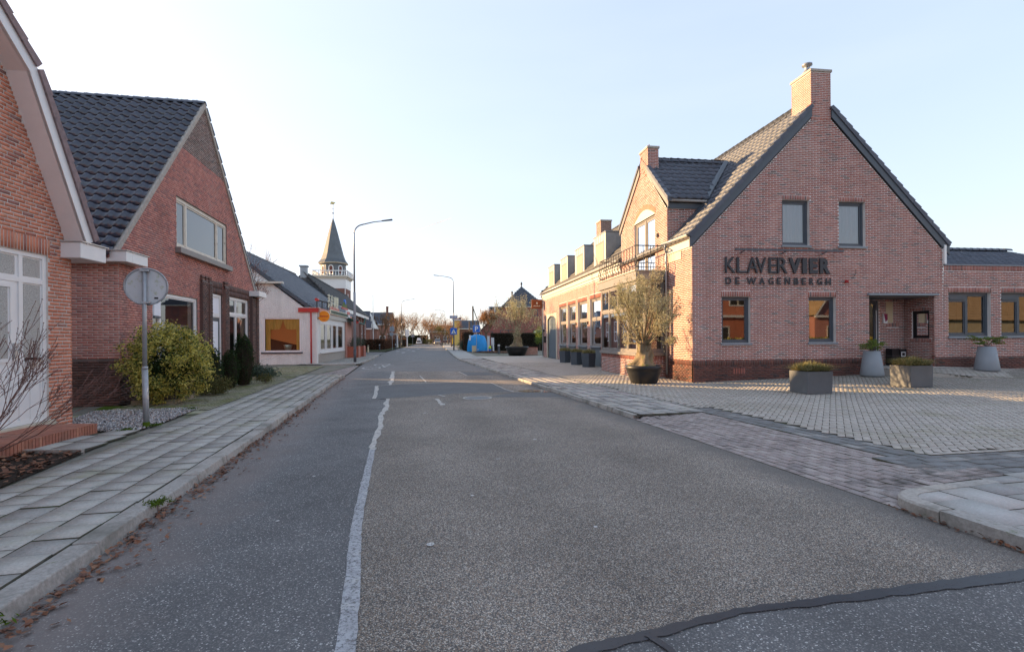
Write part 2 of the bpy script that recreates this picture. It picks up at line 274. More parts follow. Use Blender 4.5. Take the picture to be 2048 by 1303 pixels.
M['asph_far']=asphalt('far_grey_asphalt',(0.150,0.146,0.143),(0.312,0.299,0.286),.5,.99,60,.5,.12,.85,(0.169,0.156,0.143))
M['asph_p']=asphalt('patch_asphalt',(0.115,0.121,0.124),(0.243,0.243,0.236),.7,.99,95,.9,.12,.85)
M['seal_l']=mk('pale_joint_seal',(.37,.38,.395),.6,.4,ns=9,na=.25,stain=(5,.55,.7,(.48,.475,.455)))
M['seal_w']=mk('chalky_joint_seal',(.50,.48,.44),.8,.3,ns=9,na=.25,stain=(4,.55,.66,(.25,.25,.25)))
def worn(m,scale,thr,wid=.06):
    t=m.node_tree; N=t.nodes; out=N['Material Output']; b=N['Principled BSDF']; g=N.new('ShaderNodeNewGeometry'); n=N.new('ShaderNodeTexNoise'); n.inputs['Scale'].default_value=scale; n.inputs['Detail'].default_value=8; n.inputs['Roughness'].default_value=.75
    mr=N.new('ShaderNodeMapRange'); mr.inputs['From Min'].default_value=thr-wid; mr.inputs['From Max'].default_value=thr+wid; tr=N.new('ShaderNodeBsdfTransparent'); mx=N.new('ShaderNodeMixShader')
    lnk(t,g.outputs['Position'],n.inputs['Vector']); lnk(t,n.outputs['Fac'],mr.inputs['Value']); lnk(t,mr.outputs[0],mx.inputs[0]); lnk(t,tr.outputs[0],mx.inputs[1]); lnk(t,b.outputs[0],mx.inputs[2]); lnk(t,mx.outputs[0],out.inputs[0])
worn(M['seal_l'],45,.42,.12); worn(M['seal_w'],40,.39,.10)
M['tar']=mk('black_tar_and_shadow',(.022,.025,.032),.45,.5,ns=6,na=.3)  # tar seams; also colours the painted lamp post shadow on the road
worn(M['tar'],60,.36,.05)
M['paintm']=mk('worn_white_marking',(.55,.55,.53),.7,.3,ns=20,na=.2,stain=(9,.5,.6,(.18,.18,.18)))
worn(M['paintm'],22,.41)
M['bark']=mk('grey_bark',(.16,.125,.10),.9,.1,ns=12,na=.35,bs=30,bstr=.8,bd=.01)
M['arch']=mk('arch_brick',[(0,(.44,.23,.155)),(1,(.52,.29,.20))],.8,.25,ns=40,na=.2)
M['stepb']=mk('step_brick',[(0,(.40,.17,.11)),(.5,(.33,.14,.10)),(1,(.45,.21,.14))],.85,.2,ns=20,na=.3,stain=(2.5,.5,.7,(.22,.13,.10)))
M['farslab']=mk('far_slab',(.36,.35,.325),.9,.2,ns=2,na=.2)
M['bark_o']=mk('olive_bark',(.22,.175,.115),.9,.1,ns=7,na=.4,bs=18,bstr=1,bd=.03,stain=(5,.56,.66,(.12,.17,.02)))
M['twig']=mk('warm_bare_twig',(.20,.135,.085),.9,.1,ns=2,na=.3)
M['twig_r']=mk('reddish_twig',(.17,.095,.08),.8,.2)
M['lf_gold']=mk('gold_green_leaf',[(0,(.60,.50,.08)),(.40,(.74,.65,.20)),(.5,(.14,.20,.05)),(.68,(.045,.075,.025)),(.85,(.34,.32,.05)),(1,(.60,.54,.17))],.5,.35)
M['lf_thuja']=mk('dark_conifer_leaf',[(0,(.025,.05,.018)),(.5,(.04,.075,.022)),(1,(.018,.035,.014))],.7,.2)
M['lf_low']=mk('brownish_shrub_leaf',[(0,(.10,.11,.035)),(.5,(.16,.14,.05)),(1,(.07,.08,.03))],.7,.2)
M['lf_blue']=mk('blue_green_leaf',[(0,(.07,.11,.08)),(.5,(.11,.15,.11)),(1,(.05,.08,.05))],.55,.3)
M['lf_olive']=mk('olive_leaf',[(0,(.40,.38,.22)),(.4,(.52,.48,.30)),(.7,(.30,.29,.15)),(1,(.60,.55,.38))],.55,.3)
M['lf_olive2']=mk('shaded_olive_leaf',[(0,(.16,.17,.11)),(.5,(.22,.22,.15)),(1,(.11,.12,.07))],.6,.3)
M['lf_green']=mk('fresh_green_leaf',[(0,(.13,.20,.03)),(.5,(.20,.27,.05)),(1,(.09,.14,.025))],.5,.35)
M['lf_grass']=mk('dry_tuft_grass',[(0,(.24,.22,.08)),(.4,(.33,.29,.13)),(.7,(.13,.14,.045)),(1,(.40,.34,.18))],.7,.2)
M['lf_beech']=mk('brown_beech_leaf',[(0,(.14,.06,.035)),(.4,(.09,.045,.03)),(.7,(.20,.09,.05)),(1,(.06,.05,.03))],.75,.2)
M['lf_rust']=mk('rust_tree_leaf',[(0,(.34,.18,.08)),(.5,(.26,.13,.06)),(1,(.42,.25,.13))],.75,.2)
M['lf_dkbush']=mk('dark_bush_leaf',[(0,(.045,.045,.03)),(.5,(.075,.06,.045)),(1,(.03,.035,.022))],.75,.2)
M['pot_b']=mk('black_pot',(.018,.019,.021),.42,.4,ns=5,na=.2)
M['pot_g']=mk('grey_planter',(.115,.125,.135),.5,.35,ns=3,na=.12,stain=(3,.62,.8,(.19,.19,.19)))
M['pot_l']=mk('light_grey_planter',(.25,.275,.30),.5,.35,ns=2,na=.08)
M['terra']=mk('brick_red_planter',(.42,.13,.085),.8,.2,ns=6,na=.12)
M['terra_l']=mk('pink_planter_post',(.58,.32,.26),.8,.2,ns=6,na=.1)
M['lamp']=mk('grey_lamp_metal',(.30,.33,.37),.45,.4,.3,ns=3,na=.08)
M['lampd']=mk('dark_lamp_base',(.07,.077,.088),.5,.4)
M['sign_bk']=mk('sign_back_aluminium',(0.504,0.540,0.564),.5,.4,.2,ns=2.2,na=.10,stain=[(9,.55,.68,(0.324,0.360,0.204)),(40,.68,.72,(0.120,0.120,0.120))])
M['blue']=mk('traffic_blue',(.01,.13,.55),.45,.4)
M['white']=mk('sign_white',(.8,.8,.8),.5,.3)
M['tarp']=mk('bright_blue_tarp',(.015,.28,.66),.45,.4,ns=2,na=.15)
M['red']=mk('shop_red',(.50,.045,.04),.45,.4,ns=5,na=.12)
M['orange']=mk('orange_disc',(.85,.30,.02),.4,.4)
M['yellowc']=mk('yellow_curtain',(.84,.55,.14),.9,.1,ns=8,na=.25,aniso=(10,10,.4))
M['rattan']=mk('orange_inside_blind',[(0,(.78,.26,.07)),(1,(.84,.33,.10))],.8,.1,ns=40,na=.2)
M['cream']=mk('cream_letter',(.75,.72,.55),.5,.3)
M['dgreen']=mk('dark_green_trim',(.02,.07,.05),.5,.3)
M['corten']=mk('rusty_sign',(.24,.075,.03),.7,.2,ns=10,na=.25)
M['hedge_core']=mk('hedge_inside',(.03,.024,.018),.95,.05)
M['carp']=mk('silver_car_paint',(.50,.50,.50),.3,.5,.4)
M['rubber']=mk('tyre_rubber',(.02,.02,.02),.8,.2)
M['litred']=mk('red_lens',(.35,.02,.02),.3,.5)
M['yel_sun']=mk('sunlit_yellow_wall',(.72,.50,.15),.8,.2,ns=2,na=.1)  # low sun's yellow light put into the wall colour
M['slatec']=mk('spire_slate',[(0,(.13,.145,.155)),(.5,(.16,.175,.185)),(1,(.11,.12,.13))],.6,.3,ns=1.5,na=.2,stain=(.6,.58,.75,(.17,.18,.14)))
M['water']=mk('puddle_water',(.8,.82,.85),.06,1.0,1.0)
M['bluepanel']=mk('slate_blue_panel',(.10,.125,.145),.6,.3,ns=4,na=.1)
M['doorp']=mk('slate_blue_door',(.105,.14,.17),.5,.35,ns=3,na=.06)
M['beigep']=mk('beige_board',(.60,.50,.33),.7,.2)
M['brass']=mk('brass_vane',(.65,.5,.2),.4,.5,.6)
M['hivis']=mk('yellow_green_bag',(.55,.65,.05),.6,.3)
M['yjack']=mk('yellow_jacket',(.65,.42,.02),.7,.2)
M['greenf']=mk('green_fence',(.17,.26,.12),.8,.2,ns=3,na=.12)
for _k in [k for k in M if k.startswith('lf_')]:
    _m=M[_k]; _t=_m.node_tree; _b=_t.nodes['Principled BSDF']; _tr=_t.nodes.new('ShaderNodeBsdfTranslucent'); _mx=_t.nodes.new('ShaderNodeMixShader'); _mx.inputs[0].default_value=.38
    _c=_b.inputs['Base Color'].links[0].from_socket; _t.links.new(_c,_tr.inputs[0]); _t.links.new(_b.outputs[0],_mx.inputs[1]); _t.links.new(_tr.outputs[0],_mx.inputs[2]); _t.links.new(_mx.outputs[0],_t.nodes['Material Output'].inputs[0])
M['cloud']=bpy.data.materials.new('contrail_vapour'); M['cloud'].use_nodes=True; _t=M['cloud'].node_tree; _t.nodes.remove(_t.nodes['Principled BSDF'])
_a=_t.nodes.new('ShaderNodeBsdfTranslucent'); _b=_t.nodes.new('ShaderNodeBsdfDiffuse'); _m=_t.nodes.new('ShaderNodeMixShader'); _a.inputs[0].default_value=(1,1,1,1); _b.inputs[0].default_value=(1,1,1,1)
_t.links.new(_a.outputs[0],_m.inputs[1]); _t.links.new(_b.outputs[0],_m.inputs[2]); _t.links.new(_m.outputs[0],_t.nodes['Material Output'].inputs[0])
M['mossclump']=mk('moss_clump',(.075,.12,.015),.95,.1,ns=30,na=.5)
# ------------------------------------------------------------------ walls, bricks, windows, roofs
class Pl:
    """vertical plane in a parent's local space: o origin, u unit vector along it, n outward normal; depth is measured inward"""
    def __init__(s,o,u,n): s.o=Vector(o); s.u=Vector(u).normalized(); s.n=Vector(n).normalized(); s.z=Vector((0,0,1))
    def pt(s,u,z,d=0): return s.o+s.u*u+s.z*z-s.n*d
    def box(s,mb,u0,u1,z0,z1,d0,d1):
        q=[(u0,z0,d0),(u0,z0,d1),(u1,z0,d1),(u1,z0,d0),(u0,z1,d0),(u0,z1,d1),(u1,z1,d1),(u1,z1,d0)]
        return mb.hexa([s.pt(*a) for a in q])
def ivals(lo,hi,holes,z0,z1,tol=.012):
    out=[(lo,hi)]
    for h in holes:
        if min(z1,h[3])-max(z0,h[2])>tol:
            nw=[]
            for a,b in out:
                if h[1]<=a or h[0]>=b: nw.append((a,b)); continue
                if h[0]>a: nw.append((a,h[0]))
                if h[1]<b: nw.append((h[1],b))
            out=nw
    return out
def plim(prof,z):
    for (z0,a0,b0),(z1,a1,b1) in zip(prof,prof[1:]):
        if z0-1e-6<=z<=z1+1e-6:
            t=0 if z1==z0 else (z-z0)/(z1-z0); return a0+(a1-a0)*t,b0+(b1-b0)*t
    return prof[-1][1],prof[-1][2]
def wallface(P,prof,holes,reveal=.12,thick=.24):
    """a wall sheet with holes, and reveals running inwards"""
    mb=MB(); zs=sorted(set([round(p[0],4) for p in prof]+[round(z,4) for h in holes for z in (h[2],h[3])]))
    zs=[z for z in zs if prof[0][0]-1e-6<=z<=prof[-1][0]+1e-6]
    for z0,z1 in zip(zs,zs[1:]):
        if z1-z0<1e-5: continue
        e=1e-5; a0,b0=plim(prof,z0+e); a1,b1=plim(prof,z1-e)
        cuts=ivals(-1e9,1e9,holes,z0,z1,1e-6)
        for lo,hi in cuts:
            l0,l1=max(lo,a0),max(lo,a1); h0,h1=min(hi,b0),min(hi,b1)
            if h0-l0<1e-4 and h1-l1<1e-4: continue
            mb.add([P.pt(l0,z0),P.pt(max(h0,l0),z0),P.pt(max(h1,l1),z1),P.pt(l1,z1)],[(0,1,2,3)])
    for h in holes:
        for (ua,za,ub,zb) in ((h[0],h[2],h[0],h[3]),(h[1],h[2],h[1],h[3]),(h[0],h[2],h[1],h[2]),(h[0],h[3],h[1],h[3])):
            if za<=prof[0][0]+1e-4 and zb<=prof[0][0]+1e-4: continue
            mb.add([P.pt(ua,za),P.pt(ub,zb),P.pt(ub,zb,reveal),P.pt(ua,za,reveal)],[(0,1,2,3)])
    return mb
def brickwall(parent,P,prof,holes=(),wmat='mortar_w',bmat='brick_k',bl=.21,bh=.05,j=.011,proud=.007,near=300,soldiers=(),z0=None,name='wall',bname='brick',reveal=.12,half=False,solid_reveal=True):
    if wmat=='mortar_w' and bh==.05: bh,j,proud=.0435,.0180,.0045
    elif wmat=='mortar_l' and bh==.05: bh,j,proud=.047,.0145,.0035
    holes=list(holes); W=wallface(P,prof,holes,reveal).build(name,M[wmat],parent,kind='structure' if parent is None else None)
    if prof[-1][0]-prof[0][0]<1e-3: return W
    hh=holes+[tuple(s[:4]) for s in soldiers]
    R=random.Random(hash((round(P.o.x,2),round(P.o.y,2),len(prof)))&0xffff)
    bx=[]; ch=bh+j; z=(prof[0][0] if z0 is None else z0); row=0
    while z+bh<=prof[-1][0]+.002:
        lo0,hi0=plim(prof,z); lo1,hi1=plim(prof,min(z+bh,prof[-1][0]-1e-4)); lo,hi=max(lo0,lo1),min(hi0,hi1)
        if hi-lo>.05:
            off=(row%2)*(bl+j)*.5+ (0 if row%4<2 else .25*(bl+j)*half)
            for a,b in ivals(lo,hi,hh,z,z+bh):
                u=math.floor((a-off)/(bl+j))*(bl+j)+off
                while u<b:
                    x0,x1=max(u,a+.002),min(u+bl,b-.002)
                    if x1-x0>.03: bx.append((x0,x1,z,z+bh,proud+R.uniform(-.003,.003)))
                    u+=bl+j
        z+=ch; row+=1
    for s in soldiers:
        n=max(1,int(round((s[1]-s[0])/(bh+j)))); w=(s[1]-s[0])/n
        for k in range(n):
            bx.append((s[0]+k*w+.008,s[0]+(k+1)*w-.008,s[2]+.004,s[3]-.004,min(proud,.006)+.001+R.uniform(-.002,.002)))
    mw=Wm(W); pick=[]
    if near:
        for i,b in enumerate(bx):
            if abs((b[1]-b[0])-bl)<.003 and abs(b[3]-b[2]-bh)<.003:
                p=mw@P.pt((b[0]+b[1])/2,(b[2]+b[3])/2)
                if inframe(p): pick.append((p.length,i))
        pick.sort(); pick=[i for _,i in pick[:near]]
    ps=set(pick); rest=[b for i,b in enumerate(bx) if i not in ps]
    A=np.array(rest)
    def pts(a):
        o=np.array(P.o); u=np.array(P.u); n=np.array(P.n); z=np.array((0,0,1.))
        f=lambda uu,zz,dd: o+uu[:,None]*u+zz[:,None]*z+dd[:,None]*n
        zr=np.zeros(len(a))-.001
        return np.stack([f(a[:,0],a[:,2],a[:,4]),f(a[:,1],a[:,2],a[:,4]),f(a[:,1],a[:,3],a[:,4]),f(a[:,0],a[:,3],a[:,4]),
                         f(a[:,0],a[:,2],zr),f(a[:,1],a[:,2],zr),f(a[:,1],a[:,3],zr),f(a[:,0],a[:,3],zr)],1)
    FB=np.array([(0,1,2,3),(0,4,5,1),(1,5,6,2),(2,6,7,3),(3,7,4,0)])
    if len(A):
        V=pts(A).reshape(-1,3); F=(FB[None]+(np.arange(len(A))*8)[:,None,None]).reshape(-1,4)
        o=mesh_obj(bname+'work' if bname=='brick' else bname+'s',npmesh('bricks',V,F),M[bmat],W); o['kind']='stuff'
    if pick:
        B0=np.array([(-bl/2,bl/2,0,bh,proud)]); tp=pts(B0)[0]-np.array(P.o)
        me=npmesh('one_brick',tp,FB); me.materials.append(M[bmat])
        for i in pick:
            b=bx[i]; o=bpy.data.objects.new(bname,me); sc.collection.objects.link(o); o.parent=W
            o.location=P.pt((b[0]+b[1])/2,b[2],-(b[4]-proud))
    return W
def window(parent,P,u0,u1,z0,z1,rec=.09,fw=.06,mull=(),trans=(),fmat='anth',fd=.07,sash=.035,sashmat=None,gmat='glass',room='room',curt=None,cz=None,sill=None,sillmat='anth_l',name='window',rd=1.2,proud=0,panes=True):
    mb=MB(); d0,d1=rec-proud,rec+fd
    P.box(mb,u0,u0+fw,z0,z1,d0,d1); P.box(mb,u1-fw,u1,z0,z1,d0,d1); P.box(mb,u0+fw,u1-fw,z1-fw,z1,d0+.001,d1); P.box(mb,u0+fw,u1-fw,z0,z0+fw,d0+.001,d1)
    us=[u0+fw]+[m for m in mull]+[u1-fw]; zs=[z0+fw]+list(trans)+[z1-fw]
    for m in mull: P.box(mb,m-fw/2,m+fw/2,z0+fw,z1-fw,d0+.003,d1)
    for tz in trans: P.box(mb,u0+fw,u1-fw,tz-fw/2,tz+fw/2,d0+.005,d1)
    fr=mb.build(name,M[fmat],parent)
    for i in range(len(us)-1):
        for k in range(len(zs)-1):
            a,b=us[i]+(fw/2 if i else 0),us[i+1]-(fw/2 if i<len(us)-2 else 0); c,d=zs[k]+(fw/2 if k else 0),zs[k+1]-(fw/2 if k<len(zs)-2 else 0)
            if sash:
                sb=MB(); P.box(sb,a,a+sash,c,d,d0+.025,d1-.005); P.box(sb,b-sash,b,c,d,d0+.025,d1-.005); P.box(sb,a+sash,b-sash,d-sash,d,d0+.026,d1-.005); P.box(sb,a+sash,b-sash,c,c+sash,d0+.026,d1-.005)
                sb.build('sash',M[sashmat or fmat],fr)
            if panes:
                g=MB(); g.add([P.pt(a+sash,c+sash,d0+.045),P.pt(b-sash,c+sash,d0+.045),P.pt(b-sash,d-sash,d0+.045),P.pt(a+sash,d-sash,d0+.045)],[(0,1,2,3)]); g.build('pane',M[gmat],fr)
    if room:
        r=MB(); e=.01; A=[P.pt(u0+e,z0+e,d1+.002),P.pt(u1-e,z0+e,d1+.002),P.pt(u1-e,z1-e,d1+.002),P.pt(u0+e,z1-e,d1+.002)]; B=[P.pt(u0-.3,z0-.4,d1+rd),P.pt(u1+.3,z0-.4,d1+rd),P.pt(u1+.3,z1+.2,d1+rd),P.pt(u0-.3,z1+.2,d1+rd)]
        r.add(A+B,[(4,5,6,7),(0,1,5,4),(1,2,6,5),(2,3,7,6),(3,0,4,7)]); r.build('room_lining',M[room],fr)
    if curt:
        c=MB(); n=max(8,int((u1-u0)/.05)); zz0,zz1=(cz or (z0+fw,z1-fw)); vs=[];
        for i in range(n+1):
            uu=u0+fw+(u1-u0-2*fw)*i/n; dd=d1+.03+.02*math.sin(i*1.9)+.008*math.sin(i*5.1)
            vs+= [P.pt(uu,zz0,dd),P.pt(uu,zz1,dd)]
        c.add(vs,[(2*i,2*i+2,2*i+3,2*i+1) for i in range(n)]); c.build('curtain',M[curt],fr,smooth=True)
    if sill is not None:
        s=MB(); P.box(s,u0-sill,u1+sill,z0-.07,z0-.002,-.06,rec); s.build('sill',M[sillmat],fr)
    return fr
def tile_template(tw,tl,lap=.06,amp=.035,lift=.03,th=.018,kind='pan'):
    """one roof tile: x across, y up the slope, z out"""
    if kind=='pan': prof=[(0,.35),(.10,.9),(.22,1.0),(.34,.75),(.48,.18),(.68,0),(.88,.08),(1.0,.35)]
    else: prof=[(0,.1),(.25,.55),(.5,.1),(.75,.55),(1,.1)]
    n=len(prof); V=[]
    for (x,z) in prof: V.append((x*tw,0,z*amp+lift))
    for (x,z) in prof: V.append((x*tw,tl+lap,z*amp+.004))
    for (x,z) in prof: V.append((x*tw,.006,z*amp+lift-th-.012))
    F=[(i,i+1,n+i+1,n+i) for i in range(n-1)]+[(2*n+i,2*n+i+1,i+1,i) for i in range(n-1)]
    return np.array(V),np.array(F)
def inpoly(p,poly):
    x,y=p; c=False; n=len(poly)
    for i in range(n):
        x0,y0=poly[i]; x1,y1=poly[(i+1)%n]
        if (y0>y)!=(y1>y) and x<(x1-x0)*(y-y0)/(y1-y0)+x0: c=not c
    return c
def tileroof(parent,o,u,v,poly,tw,tl,mat,near=300,kind='pan',name='roof',under='mortar_d',base=-.05,jit=.004,amp=.035,lift=.03,uoff=0):
    """o origin on the eave line, u along the eave, v up the slope (local vectors), poly in (u,v)"""
    o=Vector(o); u=Vector(u).normalized(); v=Vector(v).normalized(); n=u.cross(v)
    if n.z<0: n=-n
    mb=MB(); mb.ext([o+u*a+v*b+n*(-.002) for a,b in poly],n*base); R_=mb.build(name,M[under],parent)
    TV,TF=tile_template(tw,tl,kind=kind,amp=amp,lift=lift)
    rot=np.array([list(u),list(v),list(n)]).T
    us=[p[0] for p in poly]; vs=[p[1] for p in poly]; L=[]; rr=random.Random(3)
    k=0; vv=min(vs)
    while vv<max(vs)-tl*.3:
        uu=min(us)+uoff
        while uu<max(us)-tw*.3:
            if inpoly((uu+tw/2,vv+tl/2),poly): L.append((uu,vv,rr.uniform(-jit,jit)))
            uu+=tw
        vv+=tl
    mw=Wm(R_); P=[o+u*(a+rr.uniform(-.003,.003))+v*(b+rr.uniform(-.005,.005))+n*(c+.002) for a,b,c in L]
    vis=sorted([( (mw@p).length,i) for i,p in enumerate(P) if inframe(mw@p)])[:near]; ps=set(i for _,i in vis)
    rest=[i for i in range(len(P)) if i not in ps]
    if rest:
        V,F=rep(TV,TF,np.repeat(rot[None],len(rest),0),np.array([list(P[i]) for i in rest])); ob=mesh_obj('tiles',npmesh('tiles',V,F,True),M[mat],R_); ob['kind']='stuff'
    if ps:
        me=npmesh('one_tile',TV,TF,True); me.materials.append(M[mat])
        Mx=Matrix(rot.tolist()).to_euler() if n.dot(u.cross(v))>0 else None
        if Mx is None:
            V2=TV@rot.T; me=npmesh('one_tile',V2,TF,True); me.materials.append(M[mat])
        for i in ps:
            ob=bpy.data.objects.new('tile',me); sc.collection.objects.link(ob); ob.parent=R_; ob.location=P[i]
            if Mx is not None: ob.rotation_euler=Mx
    return R_
def ridge(parent,p0,p1,mat,n=None,r=.11,name='ridge_tile',step=.34):
    p0,p1=Vector(p0),Vector(p1); L=(p1-p0).length; n=n or max(2,int(L/step)); d=(p1-p0)/n; t=d.normalized()
    side=t.cross(Vector((0,0,1))).normalized(); up=side.cross(t)
    vs=[]
    for e,rr in ((0,r*1.12),(1.0,r*.97)):
        for k in range(7):
            a=PI*k/6; vs.append(d*e*1.05+side*math.cos(a)*rr+up*(math.sin(a)*rr*.9-.02))
    me=bpy.data.meshes.new('ridge_tile'); me.from_pydata([tuple(x) for x in vs],[],[(k,k+1,8+k,7+k) for k in range(6)]+[tuple(range(7))]); me.materials.append(M[mat]); me.update()
    for i in range(n):
        o=bpy.data.objects.new(name,me); sc.collection.objects.link(o); o.parent=parent; o.location=p0+d*i
def pieces(parent,name,corners,mat,near=300,kind_rest=None):
    """corners: (N,8,3) boxes (0-3 bottom, 4-7 top) -> the nearest ones as objects, the rest joined"""
    C_=np.asarray(corners); cen=C_.mean(1); mw=np.array(Wm(parent)) if parent is not None else np.eye(4)
    wc=cen@mw[:3,:3].T+mw[:3,3]; order=[]
    for i,p in enumerate(wc):
        if inframe(p): order.append((np.hypot(p[0],p[1]),i))
    order.sort(); ps=[i for _,i in order[:near]]; s=set(ps)
    FB=np.array([(4,5,6,7),(0,1,5,4),(1,2,6,5),(2,3,7,6),(3,0,4,7)])
    rest=[i for i in range(len(C_)) if i not in s]
    jm=M['mossj']
    if rest:
        V=C_[rest].reshape(-1,3); F=(FB[None]+(np.arange(len(rest))*8)[:,None,None]).reshape(-1,4); me=npmesh(name,V,F); me.polygons.foreach_set('material_index',np.tile([0,1,1,1,1],len(rest)).astype(np.int32))
        o=mesh_obj(kind_rest or name+'s',me,[M[mat],jm],parent); o['kind']='stuff'
    for i in ps:
        me=npmesh(name,C_[i]-cen[i],FB); me.materials.append(M[mat]); me.materials.append(jm); me.polygons.foreach_set('material_index',np.array([0,1,1,1,1],dtype=np.int32)); o=bpy.data.objects.new(name,me); sc.collection.objects.link(o); o.parent=parent; o.location=cen[i]
# ------------------------------------------------------------------ plants
def rnd_rot(n,rng):
    q=rng.normal(size=(n,4)); q/=np.linalg.norm(q,axis=1)[:,None]; w_,x,y,z=q.T
    return np.stack([np.stack([1-2*(y*y+z*z),2*(x*y-z*w_),2*(x*z+y*w_)],1),np.stack([2*(x*y+z*w_),1-2*(x*x+z*z),2*(y*z-x*w_)],1),np.stack([2*(x*z-y*w_),2*(y*z+x*w_),1-2*(x*x+y*y)],1)],1)
def leafmesh(name,pts,size,mat,parent,asp=.45,rng=RNG,fold=.25,szv=.4,kind=None):
    pts=np.asarray(pts,float); n=len(pts)
    TV=np.array([(0,0,0),(.5,asp*.5,fold*.2),(1,0,0),(.5,-asp*.5,fold*.2)])-np.array([.5,0,0])
    R=rnd_rot(n,rng)*(size*(1+rng.uniform(-szv,szv,n)))[:,None,None]
    V,F=rep(TV,np.array([(0,1,2,3)]),R,pts); o=mesh_obj(name,npmesh(name,V,F),M[mat],parent)
    if kind: o['kind']=kind
    return o
def clumps(n,c,r,rng,nc=60,cs=.16,shell=.65,flat=1.0,zmin=None):
    """leaf points gathered into clumps through an ellipsoid"""
    c=np.array(c,float); r=np.array(r,float); d=rng.normal(size=(nc,3)); d/=np.linalg.norm(d,axis=1)[:,None]
    rad=(shell+(1-shell)*rng.random(nc))**1.0*(.74+.36*rng.random(nc)); cc=c+d*rad[:,None]*r
    k=rng.integers(0,nc,n); p=cc[k]+rng.normal(size=(n,3))*cs*np.array([1,1,flat])
    if zmin is not None: p[:,2]=np.maximum(p[:,2],zmin+rng.random(n)*.05)
    return p
def segmesh(name,segs,mat,parent,n=4,smooth=True):
    S=np.array([[*a,*b,r0,r1] for a,b,r0,r1 in segs],float); A=S[:,:3];B=S[:,3:6]; t=B-A; t/=np.maximum(np.linalg.norm(t,axis=1),1e-6)[:,None]
    ref=np.where(np.abs(t[:,2:3])<.9,np.array([[0,0,1.]]),np.array([[1.,0,0]])); a=np.cross(t,ref); a/=np.linalg.norm(a,axis=1)[:,None]; b=np.cross(t,a)
    V=[]
    for base,r in ((A,S[:,6]),(B,S[:,7])):
        for k in range(n):
            an=2*PI*k/n; V.append(base+(a*math.cos(an)+b*math.sin(an))*r[:,None])
    V=np.stack(V,1); F=np.array([(k,(k+1)%n,n+(k+1)%n,n+k) for k in range(n)])
    F=(F[None]+(np.arange(len(S))*2*n)[:,None,None]).reshape(-1,4)
    return mesh_obj(name,npmesh(name,V.reshape(-1,3),F,smooth),M[mat],parent)
def grow(p,d,L,r,depth,rng,segs,tips,spread=.55,split=(2,4),up=.15,shr=.68,rs=.62,wob=.18,nseg=3,tipdepth=0):
    p=Vector(p); d=Vector(d).normalized()
    for i in range(nseg):
        d=(d+Vector((rng.uniform(-1,1),rng.uniform(-1,1),rng.uniform(-1,1)))*wob+Vector((0,0,up*.3))).normalized()
        q=p+d*(L/nseg); r1=r*(1-(1-rs)/nseg*(1)); segs.append((tuple(p),tuple(q),r,r1)); p=q; r=r1
        if depth>0 and i>0 and rng.random()<.5:
            e=(d+Vector((rng.uniform(-1,1),rng.uniform(-1,1),rng.uniform(-.6,1)))*spread*1.2).normalized()
            grow(p,e,L*shr*.8,r*.55,depth-1,rng,segs,tips,spread,split,up,shr,rs,wob,nseg)
        if depth<=1: tips.append(tuple(p))
    if depth>0:
        for k in range(rng.randint(*split)):
            e=(d+Vector((rng.uniform(-1,1),rng.uniform(-1,1),rng.uniform(-.5,.9)))*spread+Vector((0,0,up))).normalized()
            grow(p,e,L*shr*rng.uniform(.75,1.15),r*.72,depth-1,rng,segs,tips,spread,split,up,shr,rs,wob,nseg)
    else: tips.append(tuple(p))
def bare_tree(label,loc,h,seed,trunk=.14,depth=4,spread=.55,mat='twig',group=None,up=.2,th=None,name='bare_tree',leaf=None,nl=0,ls=.1,cat='tree',tw=1.0):
    rng=random.Random(seed); T=thing(name,label,cat,loc,0,group); segs=[];tips=[]; th=th or h*.3
    segs.append(((0,0,-.05),(0,0,th),trunk*1.25,trunk)); segmesh('trunk',segs,'bark',T,8)
    segs=[]
    for k in range(4):
        a=2*PI*k/4+rng.random(); grow((0,0,th-.05),(math.cos(a)*spread,math.sin(a)*spread,1),h*.30,trunk*.62,depth,rng,segs,tips,spread,up=up)
    mz=max(s[1][2] for s in segs); f=(h-th)/(mz-th)
    segs=[((a[0]*f*tw,a[1]*f*tw,th+(a[2]-th)*f),(b[0]*f*tw,b[1]*f*tw,th+(b[2]-th)*f),max(c,.006),max(d,.005)) for a,b,c,d in segs]
    cr=segmesh('crown',segs,mat,T,4)
    if leaf:
        tp=np.array(tips)*np.array([f*tw,f*tw,1]); tp[:,2]=th+(tp[:,2]-th)*f; g=np.random.default_rng(seed); k=g.integers(0,len(tp),nl)
        leafmesh('leaves',tp[k]+g.normal(size=(nl,3))*ls*1.6,ls,leaf,cr,rng=g)
    return T
